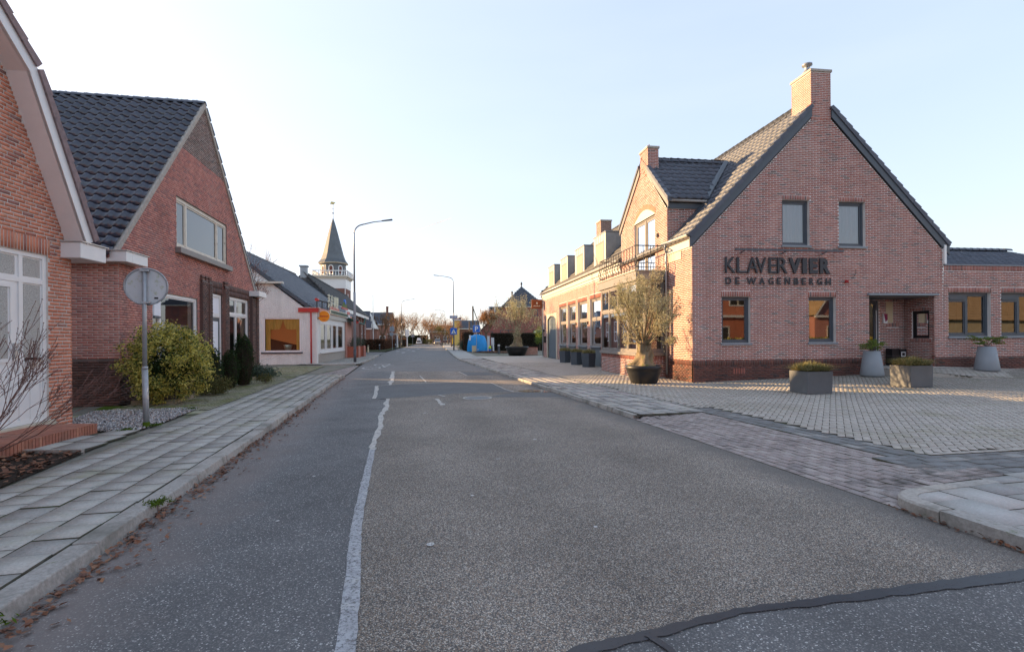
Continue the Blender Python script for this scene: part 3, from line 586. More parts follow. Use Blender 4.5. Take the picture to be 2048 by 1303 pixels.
def bush(name,label,loc,c,r,n,size,mat,seed,nc=60,cs=.14,asp=.5,cat='bush',group=None,core=None,shell=.6,stems=True,szv=.4):
    T=thing(name,label,cat,loc,0,group); g=np.random.default_rng(seed)
    leafmesh('foliage',clumps(n,c,r,g,nc,cs,shell,zmin=.02),size,mat,T,asp,g,szv=szv)
    if core:
        mb=MB(); rr=[]; bm_r=random.Random(seed)
        prof=[(.05,.02),(r[0]*.32,c[2]-r[2]*.6),(r[0]*.42,c[2]-r[2]*.2),(r[0]*.40,c[2]+r[2]*.1),(r[0]*.2,c[2]+r[2]*.4),(.03,c[2]+r[2]*.5)]
        prof=[(a,max(z,.01*(i+1))) for i,(a,z) in enumerate(prof)]
        mb.lathe(prof,10,(c[0],c[1],0)); o=mb.build('inner_twigs',M[core],T)
    if stems:
        rr=random.Random(seed); segs=[]
        for k in range(5):
            segs.append(((c[0]+rr.uniform(-.08,.08)*r[0],c[1]+rr.uniform(-.08,.08),0),(c[0]+rr.uniform(-.5,.5)*r[0],c[1]+rr.uniform(-.5,.5)*r[1],c[2]),.012,.006))
        segmesh('stem',segs,'bark',T,4)
    return T
def hedge(name,label,p0,p1,h,thick,mat,n,size,seed,cat='hedge',group=None,zb=.1):
    p0,p1=Vector((*p0,0)),Vector((*p1,0)); d=p1-p0; L=d.length; T=thing(name,label,cat,(p0.x,p0.y,zb),math.atan2(d.y,d.x),group); g=np.random.default_rng(seed)
    x=g.random(n)*L; side=g.random(n); y=np.where(side<.4,-thick/2,np.where(side<.6,thick/2,(g.random(n)-.5)*thick)); z=np.where(side<.6,g.random(n)*h,h)
    y=y+g.normal(size=n)*.05; z=np.abs(z+g.normal(size=n)*.05)
    leafmesh('foliage',np.stack([x,y,z],1),size,mat,T,.7,g)
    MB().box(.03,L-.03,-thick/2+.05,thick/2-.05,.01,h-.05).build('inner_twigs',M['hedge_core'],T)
    return T
def text_letter(ch,u0,u1,z0,z1,P,mat,parent,off=0,depth=.04,name='letter',stand=.03):
    cu=bpy.data.curves.new('letter','FONT'); cu.body=ch; cu.extrude=.5; cu.offset=off; ob=bpy.data.objects.new('tmp',cu); sc.collection.objects.link(ob)
    bpy.context.view_layer.update(); me=bpy.data.meshes.new_from_object(ob.evaluated_get(bpy.context.evaluated_depsgraph_get())); bpy.data.objects.remove(ob)
    V=np.array([v.co[:] for v in me.vertices]); lo=V.min(0); hi=V.max(0); T=(V-lo)/np.maximum(hi-lo,1e-6)
    out=[]
    for t in T: out.append(tuple(P.pt(u0+(u1-u0)*t[0],z0+(z1-z0)*t[1],-(stand+depth*t[2]))))
    for v,c in zip(me.vertices,out): v.co=c
    me.materials.clear(); me.update(); return mesh_obj(name,me,M[mat],parent)
# ------------------------------------------------------------------ the dark-lettered corner building (local x along its front, y to the back)
KO=(5.965,17.074); KR=.13945
KB=dict(bh=.043,j=.0185,proud=.0045)
def kl(s,d,z=0):
    c,q=math.cos(KR),math.sin(KR); return (KO[0]+s*c-d*q,KO[1]+s*q+d*c,z)
def kloc(X,Y):
    c,q=math.cos(KR),math.sin(KR); dx,dy=X-KO[0],Y-KO[1]; return dx*c+dy*q,-dx*q+dy*c
K=thing('corner_restaurant','red brick restaurant with tall chimney, big dark wall letters and a dormered wing','building',(KO[0],KO[1],0),KR)
F=Pl((0,0,0),(1,0,0),(0,-1,0)); FP=Pl((0,-.022,0),(1,0,0),(0,-1,0)); S=Pl((0,0,0),(0,1,0),(-1,0,0)); SP=Pl((-.022,0,0),(0,1,0),(-1,0,0))
lw=[(1.03,2.06),(4.215,5.24)]; uw=[(3.255,4.27),(5.385,6.405)]; ew=[(9.69,11.44),(11.88,13.63)]
mainh=[(a,b,1.40,2.95) for a,b in lw]+[(a,b,4.70,6.245) for a,b in uw]+[(6.53,9.12,.82,3.03)]
sold=[(a-.02,b+.02,2.95,3.13) for a,b in lw]+[(a-.02,b+.02,6.245,6.40) for a,b in uw]
brickwall(K,F,[(.82,0,9.45),(4.6,0,9.5),(9.05,4.365,5.115)],mainh,soldiers=sold,reveal=.14)
eh=[(a,b,1.56,3.13) for a,b in ew]
brickwall(K,F,[(.82,9.45,16.5),(4.09,9.5,16.5)],eh,soldiers=[(a-.02,b+.02,3.13,3.31) for a,b in ew]+[(9.52,16.5,3.90,4.09)],near=0,reveal=.14)
brickwall(K,FP,[(0,0,16.5),(.82,0,16.5)],[(6.53,9.12,-.1,.9)],wmat='mortar_d',bmat='brick_dk',soldiers=[(0,6.5,.66,.815)],near=200,name='plinth',bname='plinth_brick',reveal=.12)
v=MB(); 
for k in range(5): v.box(1.42+k*.09,1.47+k*.09,-.045,-.03,.37,.56)
v.build('air_vent',M['brick_k'],K)
# parapet top, extension roof
MB().box(9.52,16.5,-.03,.3,4.092,4.13).build('parapet_cap',M['anth_l'],K)
tileroof(K,(9.52,.7,4.15),(1,0,0),(0,3.6,1.25),[(0,0),(8,0),(8,3.8),(0,3.8)],.3,.34,'tile_d',near=0)
ridge(K,(9.5,4.1,5.42),(17.5,4.1,5.42),'tile_d',r=.13)
MB().box(9.46,9.55,-.08,.05,4.13,4.80).build('downpipe',M['paint_w'],K)
# windows of the front
for a,b in lw: window(K,F,a,b,1.40,2.95,rec=.11,fw=.07,sash=.05,sill=.04,room='room',curt=None)
for a,b in uw: window(K,F,a,b,4.70,6.245,rec=.11,fw=.07,sash=.05,sill=.04,curt='curt',room='room_w')
for a,b in ew:
    window(K,F,a,b,1.56,3.13,rec=.12,fw=.09,mull=[a+.86],sash=.045,sill=.03,room='room')
    t=MB(); F.box(t,a+.09,a+.82,2.80,3.04,.10,.16); F.box(t,a+.12,a+.8,2.88,2.92,.06,.11); t.build('roller_box',M['anth'],K)
# entrance recess
Bk=Pl((0,1.22,0),(1,0,0),(0,-1,0)); Rs=Pl((9.12,0,0),(0,1,0),(-1,0,0)); Ls=Pl((6.53,0,0),(0,1,0),(1,0,0))
brickwall(K,Bk,[(.3,6.53,9.12),(3.03,6.53,9.12)],[(6.9,8.05,.5,2.94),(8.36,8.66,2.08,2.88)],soldiers=[(8.33,8.9,2.88,3.02),(8.36,8.9,1.92,2.08)],near=0,reveal=.1)
brickwall(K,Rs,[(.3,0,1.22),(3.03,0,1.22)],[(.2,.88,1.5,2.5)],soldiers=[(.12,.96,2.5,2.62),(.12,.96,1.38,1.5)],near=0,reveal=.1)
brickwall(K,Ls,[(.3,0,1.22),(3.03,0,1.22)],[],near=0)
MB().box(6.54,9.11,0,1.21,.2,.497).build('step',M['slab'],K)
MB().box(6.45,9.22,-.09,1.2,3.005,3.085).build('canopy',M['anth_l'],K,bev=.008)
MB().box(6.6,9.0,.1,1.21,2.96,3.004).build('ceiling',M['anth'],K)
dr=window(K,Bk,6.92,8.04,.52,2.93,rec=.03,fw=.09,sash=.06,fmat='anth',name='door')
MB().tube([(7.86,1.13,.95),(7.86,1.13,2.55)],.018,8).build('handle',M['zinc_l'],dr)
window(K,Rs,.2,.88,1.5,2.5,rec=.04,fw=.07,fmat='black',gmat='glass',room=None)
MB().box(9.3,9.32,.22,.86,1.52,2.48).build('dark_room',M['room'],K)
bl=MB()
for k in range(12): bl.box(9.24,9.26,.28,.80,1.58+k*.075,1.62+k*.075)
bl.build('blind',M['blindd'],K)
MB().box(8.37,8.655,1.23,1.26,2.085,2.875).box(8.52,8.54,1.22,1.25,2.1,2.86).build('shutter',M['beigep'],K)
fl=MB().box(8.20,8.36,1.15,1.21,2.06,2.42).build('notice',M['white'],K); 
MB().add([(8.20,1.145,2.42),(8.36,1.145,2.42),(8.36,1.145,2.2),(8.27,1.145,2.12)],[(0,1,2,3)]).build('print',mk('maroon_print',(.25,.03,.08),.6),fl)
# sign letters and light bar
def lu(zx): return 1.149+.0026946*(zx-198)
W1=[('K',195,330,0),('L',350,480,0),('A',485,632,0),('V',608,742,0),('E',780,882,0),('R',895,1032,0),('V',1050,1218,.05),('I',1238,1299,.05),('E',1336,1449,.05),('R',1480,1625,.05)]
for ch,a,b,off in W1: text_letter(ch,lu(a),lu(b),3.735,4.262,F,'letter',K,off,.05)
W2=[('D',200,277),('E',330,388),('W',482,612),('A',652,727),('G',778,845),('E',893,948),('N',1000,1072),('B',1125,1187),('E',1235,1292),('R',1340,1397),('G',1448,1517),('H',1568,1638)]
for ch,a,b in W2: text_letter(ch,lu(a),lu(b),3.355,3.585,F,'letter',K,.02,.03)
lb=MB().box(1.33,5.27,-.37,-.30,4.44,4.50).build('light_bar',M['anth'],K)
br=MB()
for x in (1.7,3.2,4.7): br.tube([(x,0,4.40),(x,-.2,4.43),(x,-.33,4.47)],.02,5)
br.build('bracket',M['anth'],lb)
MB().lathe([(.0,0),(.06,.0),(.07,.05),(.03,.09),(.0,.09)],12,(5.62,-.06,3.44)).build('alarm_lamp',M['litred'],K)
MB().tube([(6.01,-.02,3.9),(6.0,-.03,3.74),(5.87,-.02,3.6)],.008,4).build('cable',M['black'],K)
# chimneys
def chimney(parent,x0,x1,y0,y1,z0,z1,near=0,bm='brick_k',wm='mortar_w'):
    c=thing('chimney',None,None); c.parent=parent
    for P,a in ((Pl((x0,y0,0),(1,0,0),(0,-1,0)),x1-x0),(Pl((x0,y0,0),(0,1,0),(-1,0,0)),y1-y0),(Pl((x1,y0,0),(0,1,0),(1,0,0)),y1-y0)):
        brickwall_s(c,P,[(z0,0,a),(z1,0,a)],bm,wm)
    MB().box(x0,x1,y1-.02,y1,z0,z1).build('chimney_back',M[wm],c)
    MB().box(x0-.04,x1+.04,y0-.04,y1+.04,z1,z1+.09).build('chimney_cap',M['cement'],c,bev=.01)
    return c
def brickwall_s(parent,P,prof,bm,wm):
    """bricks of a small part joined with its face (two levels below the thing)"""
    W=wallface(P,prof,[]).build('chimney_face',M[wm],parent); A=[];z=prof[0][0];row=0
    mb=MB()
    while z+.0435<=prof[-1][0]:
        u=-.11*(row%2); 
        while u<prof[0][2]:
            a,b=max(u,0),min(u+.208,prof[0][2])
            if b-a>.03: P.box(mb,a,b,z,z+.0435,-.0045,0)
            u+=.221
        z+=.061; row+=1
    o=mb.build('chimney_bricks',M[bm],parent,kind='stuff')
chimney(K,4.37,5.11,0,.98,9.052,10.66)
MB().lathe([(.15,0),(.15,.18),(.09,.20),(.09,.36),(.17,.40),(.17,.45),(.02,.46)],14,(4.66,.55,10.75)).build('chimney_cowl',M['zinc'],K,smooth=True)
# roofs: main block
sl=(4.8,4.87); RL=math.hypot(*sl); A_=(-.12,4.93)
tileroof(K,(-.12,-.05,4.90),(0,1,0),(4.8,0,4.87),[(0,0),(9,0),(9,RL+.1),(1.0,RL+.1),(1.0,6.39),(0,6.39)],.3,.345,'tile_d',near=300)
tileroof(K,(9.74,-.05,4.78),(0,1,0),(-4.94,0,4.99),[(0,0),(9,0),(9,RL+.25),(1.0,RL+.25),(1.0,6.56),(0,6.56)],.3,.345,'tile_d',near=0)
ridge(K,(4.8,1.0,9.84),(4.8,9,9.84),'tile_d',r=.13)
# rake boards and verge tiles
def rake(p0,p1,y0,y1,depth,mat,name='barge_board'):
    (xa,za),(xb,zb)=p0,p1
    return MB().hexa([(xa,y0,za-depth),(xa,y1,za-depth),(xb,y1,zb-depth),(xb,y0,zb-depth),(xa,y0,za),(xa,y1,za),(xb,y1,zb),(xb,y0,zb)]).build(name,M[mat],K)
rake((-.10,4.92),(4.37,9.47),-.055,-.009,.36,'anth'); rake((9.70,4.80),(5.11,9.47),-.055,-.009,.36,'anth')
def verge(p0,p1,y0,y1,mat,n,parent=K,th=.15,lift=.05):
    p0=np.array(p0);p1=np.array(p1); d=(p1-p0)/n; nn=np.array([-d[1],d[0]])/np.hypot(*d); nn=nn if nn[1]>0 else -nn
    base=None
    for i in range(n):
        a=p0+d*i; b=a+d*.985; q=[a-nn*(th-.06),b-nn*(th-.06),b+nn*(lift-.02),a+nn*(lift+.02)]
        c=(a+b)/2; vs=[(p[0]-c[0],y,p[1]-c[1]) for p in q for y in (y0,y1)]
        me=bpy.data.meshes.new('verge_tile'); me.from_pydata(vs,[],[(0,2,4,6),(1,7,5,3),(0,1,3,2),(2,3,5,4),(4,5,7,6),(6,7,1,0)]); me.materials.append(M[mat]); me.update()
        o=bpy.data.objects.new('verge_tile',me); sc.collection.objects.link(o); o.parent=parent; o.location=(c[0],0,c[1])
verge((-.12,4.96),(4.36,9.50),-.09,.12,'tile_d',19); verge((9.72,4.84),(5.12,9.50),-.09,.12,'tile_d',19)
# gable-end closing and eaves details on the street side
def gutter(parent,p0,p1,r=.075,mat='zinc_l'):
    p0,p1=Vector(p0),Vector(p1); t=(p1-p0).normalized(); side=t.cross(Vector((0,0,1))); vs=[]
    for p in (p0,p1):
        for k in range(9):
            a=PI+PI*k/8; vs.append(p+side*math.cos(a)*r+Vector((0,0,math.sin(a)*r)))
        for k in range(8,-1,-1):
            a=PI+PI*k/8; vs.append(p+side*math.cos(a)*(r-.006)+Vector((0,0,math.sin(a)*(r-.006))))
    n=18; me=bpy.data.meshes.new('gutter'); me.from_pydata([tuple(x) for x in vs],[],[(k,(k+1)%n,n+(k+1)%n,n+k) for k in range(n)]+[tuple(range(n)),tuple(range(2*n-1,n-1,-1))]); me.update()
    for p in me.polygons: p.use_smooth=True
    return mesh_obj('gutter',me,M[mat],parent)
gutter(K,(-.14,-.02,5.0),(-.14,1.95,5.02)); 
# side wall of the main block
brickwall(K,S,[(.82,0,1.9),(4.6,0,1.9)],[],near=150)
brickwall(K,SP,[(0,0,1.9),(.82,0,1.9)],[],wmat='mortar_d',bmat='brick_dk',near=60,name='plinth',bname='plinth_brick',soldiers=[(0,1.9,.66,.815)])
MB().box(-.05,0,0.0,1.84,4.602,4.93).build('fascia',M['panel'],K); MB().box(-.02,-.002,.75,1.75,4.30,4.597).build('fascia_strip',M['stone_c'],K)
dp=MB().tube([(-.14,1.72,4.95),(-.14,1.76,4.82),(-.06,1.80,4.66),(-.075,1.80,4.5),(-.075,1.80,.25)],.042,10).build('downpipe',M['galv'],K,smooth=True)
# bay with balcony
BX=-1.10; y0,y1=2.08,6.28
Bf=Pl((BX,0,0),(0,1,0),(-1,0,0)); Bn=Pl((0,y0,0),(1,0,0),(0,-1,0)); Bb=Pl((0,y1,0),(1,0,0),(0,1,0))
brickwall(K,Bf,[(.15,y0,y1),(.93,y0,y1)],[],near=150,bmat='brick_k',soldiers=[(y0,y1,.80,.925)],name='bay_wall')
brickwall(K,Bn,[(.15,BX,0),(.93,BX,0)],[],near=40,soldiers=[(BX,0,.80,.925)],name='bay_wall')
MB().box(BX-.02,0,y0-.02,y1+.02,0,.15).build('footing',M['cement'],K)
MB().box(BX-.09,0,y0-.09,y1+.02,.932,1.04).build('bay_sill',M['taupe'],K,bev=.01)
window(K,Bf,y0,y1,1.042,3.70,rec=0,fw=.09,fd=.09,mull=[y0+1.0,y0+2.08,y0+3.16],trans=[2.72],fmat='taupe',room=None,sash=.05)
window(K,Bn,BX+.01,-.02,1.042,3.70,rec=0,fw=.09,fd=.09,mull=[],trans=[2.72],fmat='taupe',room=None,sash=.05)
MB().box(BX+.4,-.02,y0+.05,y1-.1,1.045,3.69).build('bay_inside',M['blindd'],K)
MB().box(-.01,.02,1.9,9.7,.1,4.05).build('inner_wall',M['brick_dk'],K)
MB().box(BX-.08,0,y0-.12,y1+.14,3.705,4.04).build('balcony_slab',M['taupe'],K,bev=.012)
MB().box(BX-.12,0,y0-.16,y1+.18,4.042,4.075).build('slab_edge',M['panel'],K)
rl=thing('railing',None,None); rl.parent=K
def rail_run(p0,p1,nb):
    p0,p1=Vector(p0),Vector(p1); mb=MB()
    for z in (4.97,4.18): mb.tube([p0+Vector((0,0,z)),p1+Vector((0,0,z))],.022 if z>4.5 else .016,6)
    mb.build('rail',M['iron'],rl); d=(p1-p0).normalized(); out=Vector((d.y,-d.x,0))
    if out.x>0 and abs(d.x)<.5: out=-out
    if abs(d.x)>.5: out=Vector((0,-1,0))
    for i in range(nb+1):
        p=p0+(p1-p0)*i/nb; q=[p+out*o_+Vector((0,0,z)) for z,o_ in ((4.97,0),(4.62,0),(4.5,.03),(4.38,.07),(4.30,.05),(4.24,.0),(4.08,0))]
        MB().tube(q,.014,5).build('baluster',M['iron'],rl)
rail_run((BX-.06,y0-.1,0),(BX-.06,y1-.05,0),14); rail_run((BX-.06,y0-.1,0),(-.03,y0-.1,0),4); rail_run((BX-.06,y1-.05,0),(-.03,y1-.05,0),4)
# cross gable
gp=[(4.078,1.85,6.60),(6.30,1.85,6.60),(8.60,4.12,4.30)]
arch=[(2.92,5.04,4.1,6.42)]
brickwall(K,S,gp,[(2.92,5.04,4.1,6.5)],near=200,reveal=.1,soldiers=[(2.72,2.92,6.2,6.5)]*0)
lt=MB(); NV=9
for i in range(NV):
    t0,t1=i/NV,(i+1)/NV; ya,yb=2.92+2.12*t0,2.92+2.12*t1; za,zb=6.42+.34*math.sin(PI*t0),6.42+.34*math.sin(PI*t1)
    lt.add([(-.012,ya,6.38),(-.012,yb,6.38),(-.012,yb,zb),(-.012,ya,za)],[(0,1,2,3)])
lt.build('arch_panel',M['panel'],K)
av=thing('brick_arch',None,None); av.parent=K
for i in range(24):
    t=(i+.5)/24; yc=2.84+2.28*t; zc=6.36+.38*math.sin(PI*t)+.10; an=(.5-t)*1.0
    MB().box(-.016,0,-.032,.032,-.10,.10).build('arch_brick',M['arch'],av); o=sc.collection.objects[-1]
    o.location=(0,yc,zc+.02); o.rotation_euler=(an*.95,0,0)
window(K,S,2.92,5.04,4.1,6.42,rec=.05,fw=.10,mull=[3.98],fmat='taupe',sash=.09,sashmat='taupe',curt='curt',room='room_w',name='balcony_door',gmat='glass')
MB().box(-.06,-.01,2.60,2.72,5.42,5.56).build('wall_lamp',M['iron'],K)
# chimney of the cross gable
chimney(K,-.004,.44,3.55,4.35,8.1,9.14)
MB().tube([(.2,3.9,9.2),(.2,3.9,9.42)],.02,6).build('flue_pin',M['corten'],K)
CG=(math.hypot(2.45,2.3)); 
tileroof(K,(-.02,1.62,6.62),(1,0,0),(0,2.5,2.2),[(0,0),(1.55,0),(3.75,3.35),(.1,3.35)],.3,.35,'tile_d',near=150)
tileroof(K,(-.02,6.75,6.62),(1,0,0),(0,-2.5,2.2),[(0,0),(1.55,0),(3.75,3.35),(.1,3.35)],.3,.35,'tile_d',near=0)
ridge(K,(.46,4.12,8.84),(3.75,4.12,8.84),'tile_d',r=.12)
def rakeS(p0,p1,x0,x1,depth,mat,name='barge_board'):
    (ya,za),(yb,zb)=p0,p1
    return MB().hexa([(x0,ya,za-depth),(x1,ya,za-depth),(x1,yb,zb-depth),(x0,yb,zb-depth),(x0,ya,za),(x1,ya,za),(x1,yb,zb),(x0,yb,zb)]).build(name,M[mat],K)
rakeS((1.66,6.62),(3.55,8.36),-.05,-.008,.28,'taupe'); rakeS((6.75,6.55),(4.35,8.60),-.05,-.008,.28,'taupe')
def vergeS(p0,p1,x0,x1,n):
    p0=np.array(p0);p1=np.array(p1); d=(p1-p0)/n
    for i in range(n):
        a=p0+d*i; b=a+d*.98
        MB().hexa([(x0,a[0],a[1]-.10),(x1,a[0],a[1]-.10),(x1,b[0],b[1]-.10),(x0,b[0],b[1]-.10),(x0,a[0],a[1]+.06),(x1,a[0],a[1]+.06),(x1,b[0],b[1]+.03),(x0,b[0],b[1]+.03)]).build('verge_tile',M['tile_d'],K)
vergeS((1.62,6.66),(3.52,8.42),-.09,.08,7); vergeS((6.80,6.60),(4.38,8.68),-.09,.08,9)
# side cheek of the cross gable facing the camera
Ck=Pl((0,1.85,0),(1,0,0),(0,-1,0))
brickwall(K,Ck,[(4.9,0,.05),(6.32,0,1.36)],[],near=60,name='cheek_wall'); MB().box(0,1.5,1.80,1.846,6.32,6.52).build('fascia',M['anth'],K)
gutter(K,(-.06,1.70,6.60),(1.45,1.70,6.60),.07)
MB().box(0,1.6,6.63,6.66,4.8,6.5).build('cheek_wall',M['mortar_w'],K)
# lead flashing along the valley
fl=MB()
fl.add([(.0,1.60,5.10),(1.55,1.60,6.67),(1.5,1.84,6.67),(0,1.84,5.12)],[(0,1,2,3)])
fl.add([(1.5,1.62,6.68),(3.8,4.12,8.97),(3.6,4.12,8.99),(1.38,1.80,6.75)],[(0,1,2,3)]); fl.build('valley_flashing',M['anth'],K)
# wing along the street
spans=[(9.8,11.7),(12.28,14.22),(14.75,16.62),(17.12,19.1)]
brickwall(K,S,[(.05,6.63,24.7),(4.64,6.63,24.7)],[(a,b,.05,3.72) for a,b in spans]+[(20.1,23.05,.05,3.22)],near=0,soldiers=[(a-.05,b+.05,3.72,3.95) for a,b in spans],reveal=.2)
for a,b in spans:
    wn=window(K,S,a,b,1.15,3.72,rec=.08,fw=.09,trans=[2.62],fmat='taupe',sash=.06,sill=.0,sillmat='anth_l',room='room')
    MB().box(.05,.09,a,b,.05,1.08).build('panel',M['bluepanel'],K)
ar=MB(); NV=8
for i in range(NV):
    t0,t1=i/NV,(i+1)/NV; ya,yb=20.1+2.95*t0,20.1+2.95*t1; za,zb=3.0+.28*math.sin(PI*t0),3.0+.28*math.sin(PI*t1)
    ar.hexa([(-.03,ya,za),(.12,ya,za),(.12,yb,zb),(-.03,yb,zb),(-.03,ya,3.42),(.12,ya,3.42),(.12,yb,3.42),(-.03,yb,3.42)])
ar.build('door_arch',M['stone_c'],K)
MB().box(-.03,.12,19.85,20.1,.05,3.42).box(-.03,.12,23.05,23.3,.05,3.42).build('door_surround',M['stone_c'],K)
do=MB().box(.10,.14,20.1,23.05,.05,3.30).build('door',M['doorp'],K)
for k in range(5): MB().box(.085,.10,20.12,23.03,.12+k*.62,.70+k*.62).build('board',M['doorp'],do)
MB().box(-.06,-.008,6.66,24.72,4.643,4.85).box(-.11,-.061,6.66,24.72,4.80,5.07).build('fascia',M['panel'],K)
MB().box(-.08,-.012,6.66,24.72,4.86,4.872).build('fascia_line',M['taupe'],K)
gutter(K,(-.2,6.66,5.14),(-.2,24.95,5.14),.085)
Lw=math.hypot(3.65,3.8)
tileroof(K,(-.15,6.66,5.12),(0,1,0),(3.65,0,3.8),[(0,0),(18.2,0),(14.6,Lw),(0,Lw)],.3,.35,'tile_s',near=100)
tileroof(K,(-.15,24.9,5.12),(1,0,0),(0,-3.6,3.8),[(0,0),(7.3,0),(3.65,Lw-.05)],.3,.35,'tile_s',near=0)
MB().ext([(7.2,6.66,5.1),(3.5,6.66,8.92),(3.5,21.3,8.92),(7.2,24.9,5.1)],(.02,0,-.04)).build('roof_back',M['tile_s'],K)
ridge(K,(3.5,6.7,8.93),(3.5,21.2,8.93),'tile_s',r=.12)
ridge(K,(-.15,24.9,5.16),(3.5,21.25,8.96),'tile_s',r=.11)
for (a,b) in ((9.45,11.48),(13.42,15.46),(17.37,19.45),(21.42,23.5)):
    dm=thing('dormer',None,None); dm.parent=K; x0=.2
    MB().box(x0,2.4,a,b,5.34,7.03).build('dormer_cheek',M['zinc'],dm)
    MB().box(x0-.05,2.5,a-.05,b+.05,7.032,7.08).build('dormer_roof',M['anth_l'],dm)
    Dp=Pl((x0-.02,0,0),(0,1,0),(-1,0,0)); fm=MB()
    Dp.box(fm,a,a+.36,5.33,7.03,0,.018);Dp.box(fm,b-.36,b,5.33,7.03,0,.018);Dp.box(fm,a+.36,b-.36,6.62,7.03,0,.018); fm.build('dormer_front',M['panel'],dm)
    fs=MB()
    for k in (1,2,3,4): fs.box(x0-.035,x0-.021,a+k*(b-a)/5-.015,a+k*(b-a)/5+.015,6.62,7.03)
    fs.build('seam',M['zinc'],dm); sc_=MB(); Dp.box(sc_,a+.36,b-.36,5.36,6.58,.004,.018); sc_.build('screen',M['blindb'],dm)
    MB().box(x0-.032,x0-.02,a+.30,b-.30,6.58,6.64).box(x0-.032,x0-.02,a+.30,a+.36,5.36,6.58).build('screen_frame',M['taupe'],dm)
    sm=MB()
    for k in (1,2,3): sm.box(x0+k*.55,x0+k*.55+.02,a-.012,a,5.4+k*.5,7.02)
    sm.build('seam',M['zinc'],dm)
chimney(K,1.40,2.06,14.0,14.9,6.0,8.62,bm='brick_y',wm='mortar_l')
MB().tube([(-.2,24.75,5.08),(-.15,24.72,4.9),(-.07,24.66,4.7),(-.07,24.66,.15)],.045,8).build('downpipe',M['galv'],K,smooth=True)
MB().box(-.12,-.0,23.75,24.05,1.25,1.75).build('letter_box',M['black'],K); MB().box(-.12,-.0,24.2,24.32,2.1,2.3).build('wall_lamp',M['iron'],K)
for y_ in (11.98,14.5): MB().lathe([(.05,0),(.05,.16),(.02,.18)],8,(-.07,y_,2.35)).build('wall_lamp',M['iron'],K)
# backs that close the volume (for shadows)
MB().box(0.05,9.5,8.9,8.95,.1,5.0).add([(0,8.95,5),(9.5,8.95,5),(4.8,8.95,9.8)],[(0,1,2)]).build('back_wall',M['mortar_w'],K)
MB().box(6.95,7.0,9,24.7,.1,5.1).box(0,7,24.66,24.7,.1,5.1).build('back_wall',M['mortar_w'],K)
MB().box(9.5,16.5,7.8,7.85,.1,4.1).box(16.4,16.5,.3,7.8,.1,4.1).build('back_wall',M['mortar_w'],K)
# hanging sign at the far corner
hs=thing('hanging_sign','small square rust brown sign with cream lettering at the far corner of the restaurant','sign',kl(-.55,24.55),KR)
MB().box(-.42,.42,-.04,.04,3.95,4.68).build('sign_board',M['corten'],hs); MB().box(.42,.56,-.015,.015,4.5,4.54).build('bracket',M['iron'],hs)
Hp=Pl((0,-.04,0),(1,0,0),(0,-1,0))
mbs=MB(); mbs.lathe([(.07,0),(.05,.1),(.02,.14)],8,(0,-.05,4.33)); mbs.build('emblem',M['cream'],hs)
dd=MB()
for k in range(9): dd.box(-.30+k*.065,-.265+k*.065,-.052,-.041,4.12,4.17+.03*(k%3))
dd.build('lettering',M['cream'],hs)
# ------------------------------------------------------------------ left side houses
# house with the gambrel gable (nearest)
H1=thing('gambrel_house','orange brick house with white panelled door and white trimmed gambrel gable, nearest on the left','house',(-7.99,9.38,0),.12)
G1=Pl((0,0,0),(0,1,0),(1,0,0))
prof=[(.1,-8.2,0),(3.2,-8.2,0),(5.83,-6.82,-1.38),(8.15,-4.15,-4.05)]
brickwall(H1,G1,prof,[(-2.75,-.55,.1,3.09)],wmat='mortar_l',bmat='brick_1',soldiers=[(-2.85,-.50,3.09,3.36)],near=300,reveal=.1,half=True)
Nb=Pl((0,0,0),(1,0,0),(0,1,0)); MB().box(-9,0,-.02,-.0,.0,3.3).build('side_wall',M['brick_1'],H1)
MB().box(-9,-8.95,-8.2,0,0,3.3).box(-9,0,-8.2,-8.15,0,3.3).build('back_wall',M['brick_1'],H1)
MB().box(-9,-.02,-8.18,-.03,3.28,3.3).build('ceiling_slab',M['room'],H1)
df=window(H1,G1,-2.75,-.55,.28,3.09,rec=.03,fw=.075,fd=.06,mull=[-1.70,-1.07],trans=[2.62],fmat='paint_w',sash=.05,gmat='glass_rip',room='room_w',name='door_frame',panes=False)
def panes(P,parent,cells,mat,d):
    for a,b,c,e in cells:
        g=MB(); P.box(g,a,b,c,e,d,d+.01); g.build('pane',M[mat],parent)
panes(G1,df,[(-1.0,-.655,2.69,2.99),(-1.63,-1.17,2.69,2.99),(-2.65,-1.75,2.69,2.99),(-1.0,-.655,1.36,2.56)],'glass_rip',.05)
lp=MB(); G1.box(lp,-1.03,-.62,.32,1.20,.045,.07); G1.box(lp,-1.03,-.62,1.2,1.30,.03,.06); lp.build('lower_panel',M['paint_w'],df)
lb=MB(); G1.box(lb,-.96,-.66,1.225,1.325,.0,.03); lb.build('letter_slot',M['zinc_l'],df)
dl=MB(); G1.box(dl,-2.66,-1.17,.30,2.58,.045,.08); dl=dl.build('door_leaf',M['paint_w'],df)
panes(G1,dl,[(-1.62,-1.32,1.36,2.48)],'glass_rip',.035)
st=MB(); 
for a in (-1.68,-1.30,-.90,-.68): G1.box(st,a,a+.02,.36,1.18,.028,.046)
G1.box(st,-1.7,-1.26,1.30,1.36,.025,.045);G1.box(st,-1.7,-1.26,2.48,2.54,.025,.045);G1.box(st,-1.28,-1.25,1.36,2.48,.025,.045);G1.box(st,-1.68,-1.65,1.36,2.48,.025,.045); st.build('moulding',M['paint_w'],df)
hd=MB(); G1.box(hd,-1.25,-1.20,1.35,1.60,-.02,.045); hd.tube([G1.pt(-1.22,1.5,-.05),G1.pt(-1.36,1.5,-.05)],.014,6); hd.build('handle',M['zinc_l'],df)
MB().box(-.02,.08,-2.8,-.5,.20,.278).build('threshold',M['stone_c'],H1)
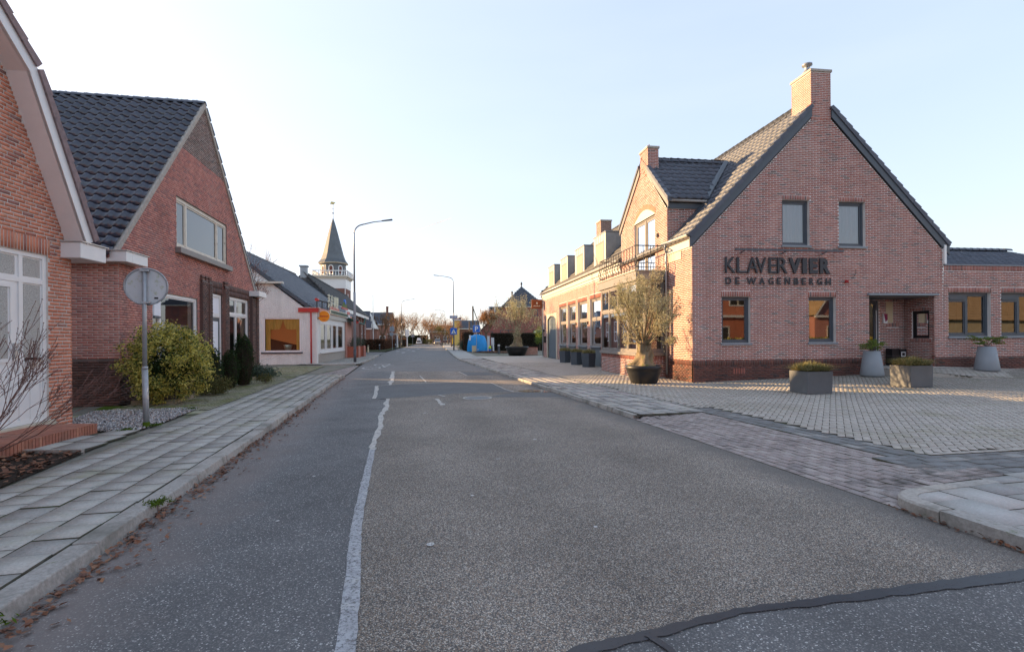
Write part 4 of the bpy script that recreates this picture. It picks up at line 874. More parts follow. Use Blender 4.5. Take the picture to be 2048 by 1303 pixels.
# gambrel roof, soffit, boards
def strip(P0,P1,x0,x1,mat,name,th=.04,par=H1):
    (ya,za),(yb,zb)=P0,P1; d=np.array([yb-ya,zb-za]); n=np.array([-d[1],d[0]])/np.hypot(*d); n=n if n[1]>0 else -n
    q=[(ya,za),(yb,zb),(yb+n[0]*th,zb+n[1]*th),(ya+n[0]*th,za+n[1]*th)]
    return MB().hexa([(x0,q[0][0],q[0][1]),(x0,q[1][0],q[1][1]),(x1,q[1][0],q[1][1]),(x1,q[0][0],q[0][1]),(x0,q[3][0],q[3][1]),(x0,q[2][0],q[2][1]),(x1,q[2][0],q[2][1]),(x1,q[3][0],q[3][1])]).build(name,M[mat],par)
segs=[((-.12,3.36),(-1.38,5.83)),((-1.38,5.83),(-4.10,8.20)),((-8.08,3.36),(-6.82,5.83)),((-6.82,5.83),(-4.10,8.20))]
for a,b in segs:
    ea,eb=np.array(a),np.array(b); dd_=(eb-ea)/np.hypot(*(eb-ea)); b2=tuple(eb+dd_*.05); a2=tuple(ea-dd_*(.05 if a[1]>5 else 0))
    strip(a2,b2,0.0,.34,'paint_s','soffit',.03); strip(a2,b2,.301+(.004 if a[1]>5 else 0),.35+(.004 if a[1]>5 else 0),'paint_w','barge_board',.19)
for (a,b) in segs:
    a=np.array(a);b=np.array(b);d=b-a;n=np.array([-d[1],d[0]])/np.hypot(*d); n=n if n[1]>0 else -n; m=int(np.hypot(*d)/.33); a=a+n*.17; b=b+n*.17
    R_=MB().hexa([(-9.2,a[0],a[1]),(-9.2,b[0],b[1]),(.32,b[0],b[1]),(.32,a[0],a[1]),(-9.2,*(a+n*.03)),(-9.2,*(b+n*.03)),(.32,*(b+n*.03)),(.32,*(a+n*.03))]).build('roof',M['tile_p'],H1)
    for i in range(m):
        p=a+(b-a)*i/m; q=a+(b-a)*(i+1.08)/m; cxy=(p+q)/2
        vs=[]
        for (x,yz,o) in ((.27,p,.02),(.27,q,.02),(.39,q,.02),(.39,p,.02),(.27,p,.115),(.27,q,.08),(.40,q,.08),(.40,p,.115)):
            w_=yz+n*o; vs.append((x,w_[0]-cxy[0],w_[1]-cxy[1]))
        vs2=[(v[0],v[1]-(n[0]*.03 if k in(2,3) else 0),v[2]-(n[1]*.03 if k in(2,3) else 0)) for k,v in enumerate(vs)]
        me=bpy.data.meshes.new('verge_tile'); me.from_pydata(vs2,[],BOXF); me.materials.append(M['tile_p']); me.update(); o=bpy.data.objects.new('verge_tile',me); sc.collection.objects.link(o); o.parent=R_; o.location=(0,cxy[0],cxy[1])
gb=MB().box(-9,.33,-.26,.42,3.10,3.38).build('gutter_box',M['paint_w'],H1,bev=.01)
MB().box(-9,.36,-.28,.46,3.382,3.40).build('gutter_lip',M['zinc_l'],H1)
MB().box(-9,.33,-8.62,-7.94,3.10,3.38).build('gutter_box',M['paint_w'],H1,bev=.01)
# brick doorstep in soldier course
sp=thing('doorstep',None,None); sp.parent=H1
MB().box(.02,.93,-4.2,-.85,.02,.235).build('step_core',M['mortar_l'],sp)
k=0; y_=-4.2
while y_<-.86:
    MB().box(.72,.95,y_+.005,y_+.055,.09,.25).build('step_brick',M['stepb'],sp); y_+=.062
x_=.04
while x_<.70:
    MB().box(x_,x_+.21,-.86,-.835,.09,.25).build('step_brick',M['stepb'],sp); x_+=.225
for yy in np.arange(-4.15,-.9,.22):
    for xx in (.05,.40): MB().box(xx,xx+.31,yy,yy+.205,.22,.248).build('step_tile',M['stepb'],sp)

# ------------------------------------------------------------------ house 2, steep gable
H2=thing('steep_gable_house','red brick house with steep gable, glazed black tiles and a wide cream upstairs window','house',(-9.452,12.444,0),.18437)
G2=Pl((0,0,0),(0,1,0),(1,0,0)); D2=12.2
low=(1.60,4.54,.95,2.98); dor=(5.65,6.72,.45,3.28); rw=(7.27,9.76,.95,3.30); up=(3.07,7.25,4.43,5.95)
pil=[(4.70,5.60,.1,3.68),(6.78,7.25,.1,3.68),(9.86,10.9,.1,3.42)]
# facade: lower zone, dark plinth, dark top triangle
brickwall(H2,G2,[(.85,0,10.5),(3.93,0,10.5),(7.55,3.36,7.02)],[low,(5.60,6.78,.85,3.68),(7.25,9.86,.85,3.68),up],wmat='mortar_d',bmat='brick_2',near=300,reveal=.1,half=True)
brickwall(H2,G2,[(7.55,3.36,7.02),(9.50,5.10,5.28)],[],wmat='mortar_l',bmat='brick_2d',near=120,bname='gable_brick',proud=.012)
brickwall(H2,G2,[(.0,0,10.5),(.85,0,10.5)],[(5.65,6.72,.45,.9)],wmat='mortar_d',bmat='brick_2d',near=120,name='plinth',bname='plinth_brick')
for (a,b,z0_,z1_) in ((5.60,6.78,3.28,3.68),(7.25,9.86,3.30,3.68)):
    brickwall(H2,Pl((0,0,0),(0,1,0),(1,0,0)),[(z0_,a,b),(z1_,a,b)],[],wmat='mortar_d',bmat='brick_2d',soldiers=[(a,b,z0_,z0_+.2),(a,b,z0_+.2,z1_)],near=0,proud=.02,name='lintel',bname='lintel_brick')
MB().box(-.1,-.005,5.60,5.65,.85,3.3).box(-.1,-.005,6.72,6.79,.85,3.3).build('jamb',M['brick_2d'],H2)
# stepped dark brick piers
for (a,b,pr) in ((4.72,5.60,.10),(6.79,7.24,.10),(9.88,10.85,.14)):
    n=3 if b-a>.6 else 1; w_=(b-a)/n
    for k in range(n):
        Pp=Pl((pr-.03*(k%2),0,0),(0,1,0),(1,0,0)); a0,b0=a+k*w_,a+(k+1)*w_-.03
        brickwall(H2,Pp,[(.1,a0,b0),(3.62 if pr<.12 else 3.42,a0,b0)],[],wmat='mortar_d',bmat='brick_2d',near=40,name='pier',bname='pier_brick',bl=.21 if n==1 else .26)
        MB().box(0,pr-.03*(k%2)-.001,a0,a0+.012,.1,3.5).box(0,pr-.03*(k%2)-.001,b0-.012,b0,.1,3.5).build('pier_side',M['brick_2d'],H2)
        for z_ in (3.62,3.72):
            if pr<.12: MB().box(0,pr-.02,a0+.02,b0-.02,z_,z_+.07).build('pier_cap',M['brick_2d'],H2)
w_=window(H2,G2,*up[:2],up[2],up[3],rec=.03,fw=.10,fd=.08,mull=[3.82,6.38],fmat='paint_p',sash=.05,room=None,gmat='glass_hi')
MB().box(-.5,-.12,3.1,7.2,4.45,5.9).build('room_lining',M['room_w'],w_)
sl_=MB().box(-.02,.16,2.98,7.42,4.24,4.42).build('sill',M['taupe'],H2,bev=.015)
window(H2,G2,*low[:2],low[2],low[3],rec=.03,fw=.09,fd=.07,mull=[2.10],trans=[],fmat='paint_w',sash=.04,room='room_w',gmat='glass_hi')
for a_,b_ in ((1.70,1.98),(4.15,4.45)):  # side curtains added to lighten the glass in place of its sky reflection
    g=MB(); vs=[]
    for i in range(9): vs+=[G2.pt(a_+(b_-a_)*i/8,1.0,.14+.02*math.sin(i*2.2)),G2.pt(a_+(b_-a_)*i/8,2.9,.14+.02*math.sin(i*2.2))]
    g.add(vs,[(2*i,2*i+2,2*i+3,2*i+1) for i in range(8)]); g.build('curtain',M['curt'],H2,smooth=True)
MB().box(-.20,-.16,2.15,4.45,1.0,2.1).build('net_curtain',M['curt'],H2)  # pale sheet added to lighten the window where the glass mirrors sky
MB().box(-.12,.015,1.69,2.06,2.25,2.30).build('glazing_bar',M['anth'],H2); MB().box(-.09,.0,1.70,2.05,2.31,2.86).build('blind',M['curt'],H2)
dq=window(H2,G2,5.66,6.71,.46,3.27,rec=.03,fw=.09,fd=.07,trans=[2.50],fmat='paint_w',sash=.05,room='room_w',name='door_frame',panes=False)
gg=MB(); G2.box(gg,5.76,6.60,2.58,3.15,.06,.075); gg.build('pane',M['curt'],dq)
dv=MB(); G2.box(dv,5.76,6.60,.52,2.44,.05,.09); dv=dv.build('door_leaf',M['anth'],dq)
g=MB(); G2.box(g,5.86,6.42,1.0,2.30,.035,.05); g.build('pane',M['curt'],dv); g=MB(); g.tube([G2.pt(6.55,1.35,.0),G2.pt(6.45,1.35,-.01)],.015,6); g.build('handle',M['brass'],dv)
wr=window(H2,G2,*rw[:2],rw[2],rw[3],rec=.03,fw=.09,fd=.07,mull=[8.35],trans=[2.62],fmat='paint_w',sash=.04,room='room',gmat='glass_hi')
for a,b in ((7.42,8.28),(8.44,9.62)):
    g=MB(); G2.box(g,a,b,2.70,3.18,.115,.12); g.build('blind',M['curt'],wr); 
for a,b in ((7.4,7.75),(9.2,9.65)):
    g=MB(); G2.box(g,a,b,1.05,2.55,.14,.16); g.build('curtain',M['curt'],wr)
# side wall towards the camera
S2=Pl((0,0,0),(1,0,0),(0,-1,0))
brickwall(H2,S2,[(1.20,-12.5,0),(3.6,-12.5,0)],[],wmat='mortar_l',bmat='brick_2',near=200)
brickwall(H2,S2,[(.0,-12.5,0),(1.20,-12.5,0)],[],wmat='mortar_d',bmat='brick_2d',near=150,name='plinth',bname='plinth_brick')
# roof
RH=9.62; half=5.23; sL=math.hypot(half+.35,RH-3.55)
tileroof(H2,(-12.6,-.35,3.62),(1,0,0),(0,half+.33,RH-3.62),[(0,0),(12.55,0),(12.55,sL-.02),(0,sL-.02)],.300,.345,'tile_g',near=300,amp=.075,lift=.045,under='tile_r')
tileroof(H2,(-12.6,10.85,3.62),(1,0,0),(0,-half-.35,RH-3.62),[(0,0),(12.55,0),(12.55,sL-.02),(0,sL-.02)],.300,.345,'tile_g',near=0,amp=.045,lift=.04)
ridge(H2,(-12.5,5.21,9.64),(.03,5.21,9.64),'tile_g',n=35,r=.13)
def rk(p0,p1,x0,x1,dz,mat,name):
    (ya,za),(yb,zb)=p0,p1
    return MB().hexa([(x0,ya,za-dz),(x1,ya,za-dz),(x1,yb,zb-dz),(x0,yb,zb-dz),(x0,ya,za),(x1,ya,za),(x1,yb,zb),(x0,yb,zb)]).build(name,M[mat],H2)
rk((-.25,3.76),(5.2,9.68),-.03,.045,.20,'cement','verge'); rk((10.75,3.76),(5.2,9.68),-.03,.045,.20,'cement','verge')
vb=MB()
for k in range(16):
    t=k/16; vb.hexa([(-.2,10.86-5.55*t,3.70+5.9*t),(.06,10.86-5.55*t,3.70+5.9*t),(.06,10.54-5.55*t,4.02+5.9*t),(-.2,10.54-5.55*t,4.02+5.9*t),(-.2,10.90-5.55*t,3.76+5.9*t),(.06,10.90-5.55*t,3.76+5.9*t),(.06,10.56-5.55*t,4.05+5.9*t),(-.2,10.56-5.55*t,4.05+5.9*t)])
vb.build('verge_tile',M['tile_g'],H2)
MB().box(-12.5,.30,-.28,-.002,3.50,3.755).box(0.012,.30,-.002,.72,3.50,3.755).build('gutter_box',M['paint_w'],H2,bev=.008)
MB().box(-12.5,.33,-.31,.0,3.757,3.775).box(0.0,.33,.0,.75,3.757,3.775).build('gutter_lip',M['zinc_l'],H2)
MB().box(.012,.42,9.85,10.95,3.50,3.72).box(-12,.1,10.5,10.95,3.5,3.72).build('gutter_box',M['paint_w'],H2,bev=.008)
MB().box(-12.5,-12.45,0,10.5,0,3.9).box(-12.5,0,10.45,10.5,0,3.7).build('back_wall',M['brick_2'],H2)
MB().add([(-12.5,0,3.8),(-12.5,10.5,3.8),(-12.5,5.2,9.6)],[(0,1,2)]).build('back_gable',M['brick_2'],H2)

# ------------------------------------------------------------------ white shop
WS=thing('white_shop','white painted brick restaurant with black tiled roof, red fascia and a big curtained window','shop',(-12.366,32.812,0),.14)
SF=Pl((0,0,0),(1,0,0),(0,-1,0)); SS=Pl((0,0,0),(0,1,0),(1,0,0))
brickwall(WS,SF,[(.0,-8.5,0),(3.37,-8.5,0)],[(-3.24,-.98,.86,3.02)],wmat='paint_w',bmat='brick_w',near=200,proud=.004,j=.009,reveal=.1)
brickwall(WS,SF,[(3.37,-8.5,-.35),(3.62,-8.5,-.75),(7.7,-8.5,-5.95)],[],wmat='paint_w',bmat='brick_w',near=60,proud=.004,j=.009)
wn=window(WS,SF,-3.24,-.98,.86,3.02,rec=.02,fw=.09,fmat='paint_w',sash=0.001,room=None,gmat='glass_lo')
rm=MB(); rm.add([(-3.2,.12,.9),(-1.0,.12,.9),(-1.0,.12,3.0),(-3.2,.12,3.0),(-3.4,1.5,.7),(-.8,1.5,.7),(-.8,1.5,3.1),(-3.4,1.5,3.1)],[(4,5,6,7),(0,1,5,4),(1,2,6,5),(2,3,7,6),(3,0,4,7)]); rm.build('room_lining',M['room_w'],wn)
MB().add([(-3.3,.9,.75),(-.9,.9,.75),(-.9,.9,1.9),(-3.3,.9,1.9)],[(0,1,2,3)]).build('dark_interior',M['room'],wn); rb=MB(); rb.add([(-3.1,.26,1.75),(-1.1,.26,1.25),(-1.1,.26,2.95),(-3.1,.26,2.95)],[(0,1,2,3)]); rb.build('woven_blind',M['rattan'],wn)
cv=MB(); nC=40
def swag(x):
    t=abs((x+2.1)/1.1); return 2.98-(.12+.62*min(1,(abs(math.sin(PI*min(1,t)*.95)))**.7) if t<1 else 1.0)
vs=[]
for i in range(nC+1):
    x=-3.15+2.1*i/nC; t=(x+2.1)/1.05; hz=2.36 if abs(t)>.16 else 2.36+(.16-abs(t))*3.2; hz-=.10*math.sin(PI*min(1,abs(t)))
    vs+=[(x,.16+.02*math.sin(i*1.7),2.99),(x,.16+.02*math.sin(i*1.7+.4),max(hz,2.2))]
cv.add(vs,[(2*i,2*i+2,2*i+3,2*i+1) for i in range(nC)])
for x0,x1 in ((-3.15,-2.85),(-1.30,-1.07)):
    vs=[]
    for i in range(9): x=x0+(x1-x0)*i/8; vs+=[(x,.18+.02*math.sin(i*2.1),2.5),(x,.18+.02*math.sin(i*2.1),.97)]
    cv.add(vs,[(2*i,2*i+2,2*i+3,2*i+1) for i in range(8)])
cv.build('curtain',M['yellowc'],wn,smooth=True)
MB().box(-3.36,-.88,-.06,.05,.75,.855).build('sill',M['anth'],WS)
MB().lathe([(.10,0),(.16,.03),(.25,.30),(.27,.36),(.23,.36),(.2,.1)],20,(-1.85,.30,.93)).build('bowl',mk('pale_green_bowl',(.42,.55,.48),.4,.5),wn,smooth=True)
# red fascia, side front
MB().box(-1.12,.10,-.10,-.01,3.36,3.63).build('fascia',M['red'],WS); MB().box(-1.14,.14,-.12,.3,3.632,3.66).build('fascia_cap',M['paint_w'],WS)
MB().tube([(-.36,-.05,3.36),(-.36,-.05,.1)],.05,8).build('downpipe',M['red'],WS,smooth=True)
MB().box(-3.75,-2.0,-.30,.05,5.14,5.26).build('gutter_box',M['paint_p'],WS)
wallf=wallface(SS,[(0,0,12.3),(3.36,0,12.3)],[(.75,8.9,.8,2.8)],.1).build('wall',M['brick_w'],WS)
MB().box(.0,.02,.3,11.6,.0,.70).build('render_base',M['cement'],WS)
MB().box(-.005,.10,.7,9.0,.70,.80).build('sill',M['paint_w'],WS)
window(WS,SS,.75,8.9,.8,2.8,rec=-.02,fw=.16,fd=.10,mull=[2.35,2.75,4.35,4.75,6.3,6.7],fmat='paint_w',sash=.03,room='room_w',gmat='glass')
MB().box(0.0,.12,.0,12.3,3.05,3.36).build('frieze',M['panel'],WS)
MB().box(.0,.16,.0,12.3,3.362,3.62).build('fascia',M['terra_l'],WS)
sg=MB().box(.16,.22,3.0,10.2,3.40,3.72).build('name_board',M['cream'],WS)
rr=random.Random(5)
for k in range(15):
    y_=3.3+k*.44; MB().box(.222,.245,y_,y_+.26,3.45,3.66).build('letter',M['dgreen'],sg)
MB().box(.05,.12,9.6,12.3,.05,3.05).build('pillar',M['terra_l'],WS)
MB().box(-.6,.02,9.9,12.2,.05,3.0).build('dark_porch',M['brick_dk'],WS)
# roof
RL3=math.hypot(5.75,4.25)
tileroof(WS,(-.35,.05,3.66),(0,1,0),(-5.65,0,4.19),[(0,0),(17.8,0),(17.8,RL3),(0,RL3)],.28,.34,'tile_b',near=150,amp=.05)
tileroof(WS,(-11.65,.05,3.66),(0,1,0),(5.65,0,4.19),[(0,0),(17.8,0),(17.8,RL3),(0,RL3)],.28,.34,'tile_g',near=0)
ridge(WS,(-6,.0,7.90),(-6,17.9,7.90),'tile_g',r=.12)
def rk3(p0,p1,y0,y1,dz,mat,name):
    (xa,za),(xb,zb)=p0,p1
    return MB().hexa([(xa,y0,za-dz),(xa,y1,za-dz),(xb,y1,zb-dz),(xb,y0,zb-dz),(xa,y0,za),(xa,y1,za),(xb,y1,zb),(xb,y0,zb)]).build(name,M[mat],WS)
rk3((-.5,3.80),(-6,7.88),-.10,.06,.22,'anth','barge_board')
MB().box(-11.6,-.1,17.7,17.75,0,3.5).add([(-11.6,17.75,3.5),(-.3,17.75,3.5),(-6,17.75,7.8)],[(0,1,2)]).box(-11.65,-11.6,0,17.7,0,3.5).build('back_wall',M['brick_w'],WS)
MB().add([(-8.5,-.001,3.3),(-11.6,-.001,3.4),(-6,-.001,7.75),(-8.5,-.001,7.75)],[(0,1,2)]).box(-11.6,-8.5,-.01,.0,0,3.4).build('wall',M['brick_w'],WS)
MB().box(-.8,-.05,12.3,17.7,0,3.5).build('rear_wall',M['brick_y'],WS)
# shop signs
ds=thing('round_lantern_sign','round orange sign with dark script on the corner of the white shop','sign',(0,0,0)); ds.parent=None
c0=Vector((-12.366,32.812,0)); 
def wsx(x,y,z): 
    c,s=math.cos(.14),math.sin(.14); return (-12.366+x*c-y*s,32.812+x*s+y*c,z)
ds.location=wsx(.40,.15,3.10); ds.rotation_euler=(0,0,.05)
MB().ext([(.36*math.cos(2*PI*k/28),-.06,.34*math.sin(2*PI*k/28)) for k in range(28)],(0,.12,0)).build('disc',M['orange'],ds)
MB().ext([(.38*math.cos(2*PI*k/28),-.05,.36*math.sin(2*PI*k/28)) for k in range(28)],(0,.10,0)).build('rim',M['cream'],ds)
sc1=MB(); pts=[]
for k in range(25): x=-.26+.52*k/24; pts.append((x,-.07,.05*math.sin(k*1.9)+.02*math.cos(k*3.1)))
sc1.tube(pts,.012,4); sc1.box(-.10,.10,-.075,-.062,-.22,-.19); sc1.build('script',M['red'],ds); MB().box(-.42,-.36,-.03,.03,-.2,.2).build('bracket',M['iron'],ds)
gl=thing('rooftop_letter_sign','row of four cream character letters on a dark rooftop frame with red end cap','sign',wsx(.10,0,0),.14)
fr=MB()
fr.tube([(0,-.5,4.12),(0,3.6,4.16)],.06,6); 
for y_ in (-.45,1.0,2.6,4.6,6.2): fr.tube([(0,y_,3.62),(0,y_,4.14)],.04,5)
fr.build('frame',M['iron'],gl); MB().tube([(0,-.62,4.12),(0,-.2,4.12)],.10,8).build('end_cap',M['red'],gl)
MB().box(-.04,.04,3.4,6.6,3.66,3.95).build('name_panel',M['red'],gl)
strokes=[[(0,.9,1,.9),(.5,1,.5,.55),(.1,.7,.9,.7),(.15,.5,.85,.5),(.15,.5,.15,.25),(.85,.5,.85,.25),(.15,.25,.85,.25),(.3,.2,.1,0),(.7,.2,.9,0)],
 [(.1,.65,.9,.65),(.5,1,.45,.5),(.45,.5,.1,0),(.5,.5,.9,0)],
 [(.05,.9,.5,.8),(.25,.95,.25,0),(.25,.5,.05,.25),(.25,.5,.5,.3),(.7,.9,.7,.3),(.92,1,.92,.05),(.92,.05,.8,.1)],
 [(.2,1,.2,.45),(.5,1,.5,.4),(.8,1,.8,.45),(.05,.8,.95,.8),(.1,.6,.9,.6),(.1,.38,.9,.38),(.5,.38,.5,0),(.15,.1,.85,.1),(.3,.3,.1,.05)]]
for i,st_ in enumerate(strokes):
    mb=MB(); y0_=2.65+i*.98
    for a,b,c,d in st_: mb.tube([(.02,y0_+a*.82,3.80+b*.95),(.02,y0_+c*.82,3.80+d*.95)],.042,5)
    mb.build('letter',M['cream'],gl)
sb=thing('snack_sign','small green, blue and red illuminated sign over the shop entrance','sign',wsx(.12,0,0),.14)
MB().box(0,.08,7.6,10.2,4.02,4.16).build('sign_base',M['red'],sb); MB().ext([(0,7.9,4.17),(0,9.9,4.17),(0,9.4,4.5),(0,8.6,4.62)],(.08,0,0)).build('cut_out',M['lf_green'],sb)
MB().ext([(-.01,8.9+.26*math.cos(2*PI*k/16),4.62+.2*math.sin(2*PI*k/16)) for k in range(16)],(.12,0,0)).build('globe',M['blue'],sb)
MB().box(.02,.10,9.3,11.0,3.35,3.95).build('panel',M['white'],sb); MB().box(.101,.12,9.5,10.8,3.66,3.9).build('stripe',M['red'],sb)
aw=thing('entrance_awning','dark green and red pagoda style canopy over the shop entrance','awning',wsx(.0,0,0),.14)
MB().ext([(0.05,10.0,3.35),(1.0,9.9,3.02),(1.1,12.9,2.85),(.05,12.6,3.2)],(0,0,.14)).build('canopy',M['dgreen'],aw)
MB().tube([(1.05,9.7,3.22),(1.0,10.2,3.0),(1.1,12.6,2.92),(1.15,13.2,3.45)],.07,6).build('upturned_edge',M['dgreen'],aw); MB().box(.9,1.06,9.85,10.5,2.95,3.2).build('end_block',M['red'],aw)

# two red planters with bushes
for i,(y_,lab) in enumerate(((10.25,'brick red box planter against the end of the shop front'),(13.2,'brick red box planter behind the near lamp post'))):
    pt=thing('box_planter',lab,'planter',wsx(.62,y_,.1),.14,'brick red planters beside the shop')
    MB().box(-.5,.5,-.45,.45,0,.92).build('box',M['terra'],pt)
    for sx in (-.5,.5):
        MB().box(sx-.05,sx+.05,-.5,-.4,0,.98).build('corner_post',M['terra_l'],pt)
    bu=bush('planter_bush',('grey green bush in the red planter at the shop','small bush in the red planter behind the lamp post')[i],wsx(.62,y_,1.0),(0,0,.35),(.5,.5,.42),900,.08,'lf_blue',30+i,cat='bush')
# ------------------------------------------------------------------ ground, road, pavements
def interp(y,pts): return float(np.interp(y,[p[0] for p in pts],[p[1] for p in pts]))
XLp=[(-12,.442),(31,-9.17),(48,-12.4),(62,-15.3),(80,-18.0),(102,-21.2),(140,-26.9),(260,-42)]
XRp=[(-12,7.345),(39,-4.06),(46,-5.2),(68,-8.45),(83,-10.8),(128,-17.3),(160,-21.6),(260,-35)]
XL=lambda y:interp(y,XLp); XR=lambda y:interp(y,XRp)
def sheet(name,poly,z,mat,parent=None,kind='structure'):
    me=bpy.data.meshes.new(name); me.from_pydata([(x,y,z) for x,y in poly],[],[tuple(range(len(poly)))]); me.update()
    if me.polygons[0].normal.z<0: me.flip_normals()
    o=mesh_obj(name,me,M[mat],parent); 
    if kind: o['kind']=kind
    return o
def strip_sheet(name,ys,xa,xb,z,mat,parent=None,kind='structure'):
    vs=[];
    for y in ys: vs+=[(xa(y),y,z),(xb(y),y,z)]
    me=bpy.data.meshes.new(name); me.from_pydata(vs,[],[(2*i,2*i+1,2*i+3,2*i+2) for i in range(len(ys)-1)]); me.update(); o=mesh_obj(name,me,M[mat],parent)
    if kind: o['kind']=kind
    return o
sheet('ground',[(-2500,-600),(2500,-600),(2500,4500),(-2500,4500)],-.06,'ground')
ys=[-12,-6,0,6,12,18,24,31,38,46,54,62,75,90,110,140,180,260]
road=strip_sheet('road',ys,XL,XR,0,'asph_far')
sheet('road_behind',[(-.0,-12),(9,-12),(30,-60),(-30,-60)],-.004,'asph_far')
joint=[(-.80,2.2),(-.88,2.68),(-1.01,3.21),(-1.22,3.97),(-1.34,4.4),(-1.53,5.2),(-1.69,5.94),(-2.05,7.54),(-2.12,7.78),(-2.38,9.26),(-2.78,10.96),(-2.98,12.19),(-3.36,13.94)]
tarl=[(-.1,2.35),(.34,2.66),(.74,2.81),(1.32,3.03),(2.08,3.19),(2.82,3.34),(3.43,3.47),(3.9,3.52)]
# smooth left lane and coarse right lane (to about 26 m), 4 mm apart
left_poly=[(XL(-8),-8),(XR(-8),-8),(4.0,2.9),(3.75,3.53)]+[(x,y) for x,y in tarl[::-1][1:]]+[(x,y) for x,y in joint[1:]]+[(-4.66,17.8),(-4.3,18.2),(-5.07,21.9),(-5.93,25.8),(XL(26),26),(XL(20),20),(XL(10),10),(XL(2),2)]
sheet('left_lane',left_poly,.004,'asph_l')
right_poly=tarl[1:-1][::1]+[(XR(3.5)-.0,3.5),(XR(10),10),(XR(16),16),(XR(21),21),(XR(25.5),25.5),(-5.93,25.8),(-5.07,21.9),(-4.3,18.2),(-4.66,17.8),(-3.74,13.96)]+joint[::-1][0:-1]
sheet('right_lane',right_poly,.004,'asph_r')
sheet('road_patch',[(-4.66,17.8),(-4.3,18.15),(-3.97,18.46),(-2.14,19.08),(-.77,18.63),(.04,15.5),(-1.52,15.18),(-2.9,14.27),(-3.74,13.96)],.008,'asph_p')
sheet('road_patch',[(-.68,14.2),(.04,15.37),(1.15,15.29),(1.43,13.98)],.008,'asph_p')
sheet('road_patch',[(-2.57,24.92),(-1.21,24.76),(-.69,22.62),(-1.98,22.48)],.008,'asph_p')
def ribbon(name,pts,wid,mat,z=.012,seed=1,jag=.3,sub=6):
    rr=random.Random(seed); P=[]; W=[]
    wl=wid if isinstance(wid,(list,tuple)) else [wid]*len(pts)
    for (a,b),wa,wb in zip(zip(pts,pts[1:]),wl,wl[1:]):
        for k in range(sub): t=k/sub; P.append((a[0]+(b[0]-a[0])*t,a[1]+(b[1]-a[1])*t)); W.append(wa+(wb-wa)*t)
    P.append(pts[-1]); W.append(wl[-1]); vs=[]
    for i,p in enumerate(P):
        q0=P[max(i-1,0)];q1=P[min(i+1,len(P)-1)]; d=np.array([q1[0]-q0[0],q1[1]-q0[1]]); d/=max(np.hypot(*d),1e-6); n=np.array([-d[1],d[0]])
        a=W[i]*.5*(1+rr.uniform(-jag,jag)); b=W[i]*.5*(1+rr.uniform(-jag,jag)); sh=rr.uniform(-jag,jag)*W[i]*.25
        vs+=[(p[0]+n[0]*(a+sh),p[1]+n[1]*(a+sh),z),(p[0]-n[0]*(b-sh),p[1]-n[1]*(b-sh),z)]
    me=bpy.data.meshes.new(name); me.from_pydata(vs,[],[(2*i,2*i+1,2*i+3,2*i+2) for i in range(len(P)-1)]); me.update(); o=mesh_obj(name,me,M[mat],road); return o
ribbon('joint_seal',joint[:8],[.115,.11,.10,.095,.09,.085,.095,.08],'seal_l',seed=2,jag=.12)
ribbon('joint_seal',joint[7:],[.09,.085,.09,.085,.11,.12],'seal_w',seed=3,jag=.45)
ribbon('joint_seal',[(-4.3,18.18),(-5.07,21.9),(-5.93,25.8)],[.17,.16,.12],'seal_w',seed=4,jag=.6)
ribbon('tar_seal_and_shadow',tarl,[.09,.08,.075,.06,.085,.105,.125,.14],'tar',seed=5,jag=.24,sub=9)
ribbon('tar_seal_and_shadow',[(.72,2.80),(.80,2.66),(.84,2.52)],[.05,.04,.02],'tar',z=.016,seed=6,jag=.15)
ribbon('patch_seal',[(-3.74,13.96),(-4.66,17.8)],[.13,.12],'seal_w',z=.014,seed=7,jag=.4)
ribbon('patch_seal',[(-4.66,17.8),(-3.97,18.46),(-2.14,19.08),(-.77,18.63)],.05,'seal_w',z=.014,seed=8,jag=.4)
ribbon('patch_seal',[(-.77,18.63),(-.2,16.2),(.04,15.5)],.05,'seal_w',z=.014,seed=9)
ribbon('patch_seal',[(-3.74,13.96),(-2.9,14.27),(-1.52,15.18),(.04,15.5)],.035,'seal_w',z=.014,seed=10)
ribbon('patch_seal',[(-.68,14.2),(1.43,13.98)],.03,'seal_w',z=.014,seed=11)
ribbon('patch_seal',[(-4.06,22.69),(-3.2,19.18)],.06,'seal_w',seed=12,jag=.6); ribbon('patch_seal',[(-2.1,14.72),(-1.88,14.39)],.10,'seal_w',z=.016,seed=13)
ribbon('patch_seal',[(-2.04,13.85),(-1.9,13.3),(-1.68,12.54)],.10,'seal_w',seed=14,jag=.6); ribbon('patch_seal',[(-2.57,24.92),(-1.98,22.48)],.06,'seal_w',z=.014,seed=15)
ribbon('tar_seal_and_shadow',[(-9.5,35.6),(-6.5,37.3),(-3.8,37.6)],.35,'tar',seed=16,jag=.1)  # lamp post's cast shadow painted as a dark strip across the road
for x,y,s in ((-.65,4.05,.035),(-.42,5.3,.02),(-.2,6.9,.03),(-2.35,6.1,.02),(.35,8.2,.035),(-1.9,11.2,.03),(.7,4.4,.018),(-2.1,4.6,.018)):
    sheet('paint_spot',[(x+s*math.cos(2*PI*k/9)*(.8+.3*random.random()),y+s*1.0*math.sin(2*PI*k/9)) for k in range(9)],.013,'paintm',road,None)
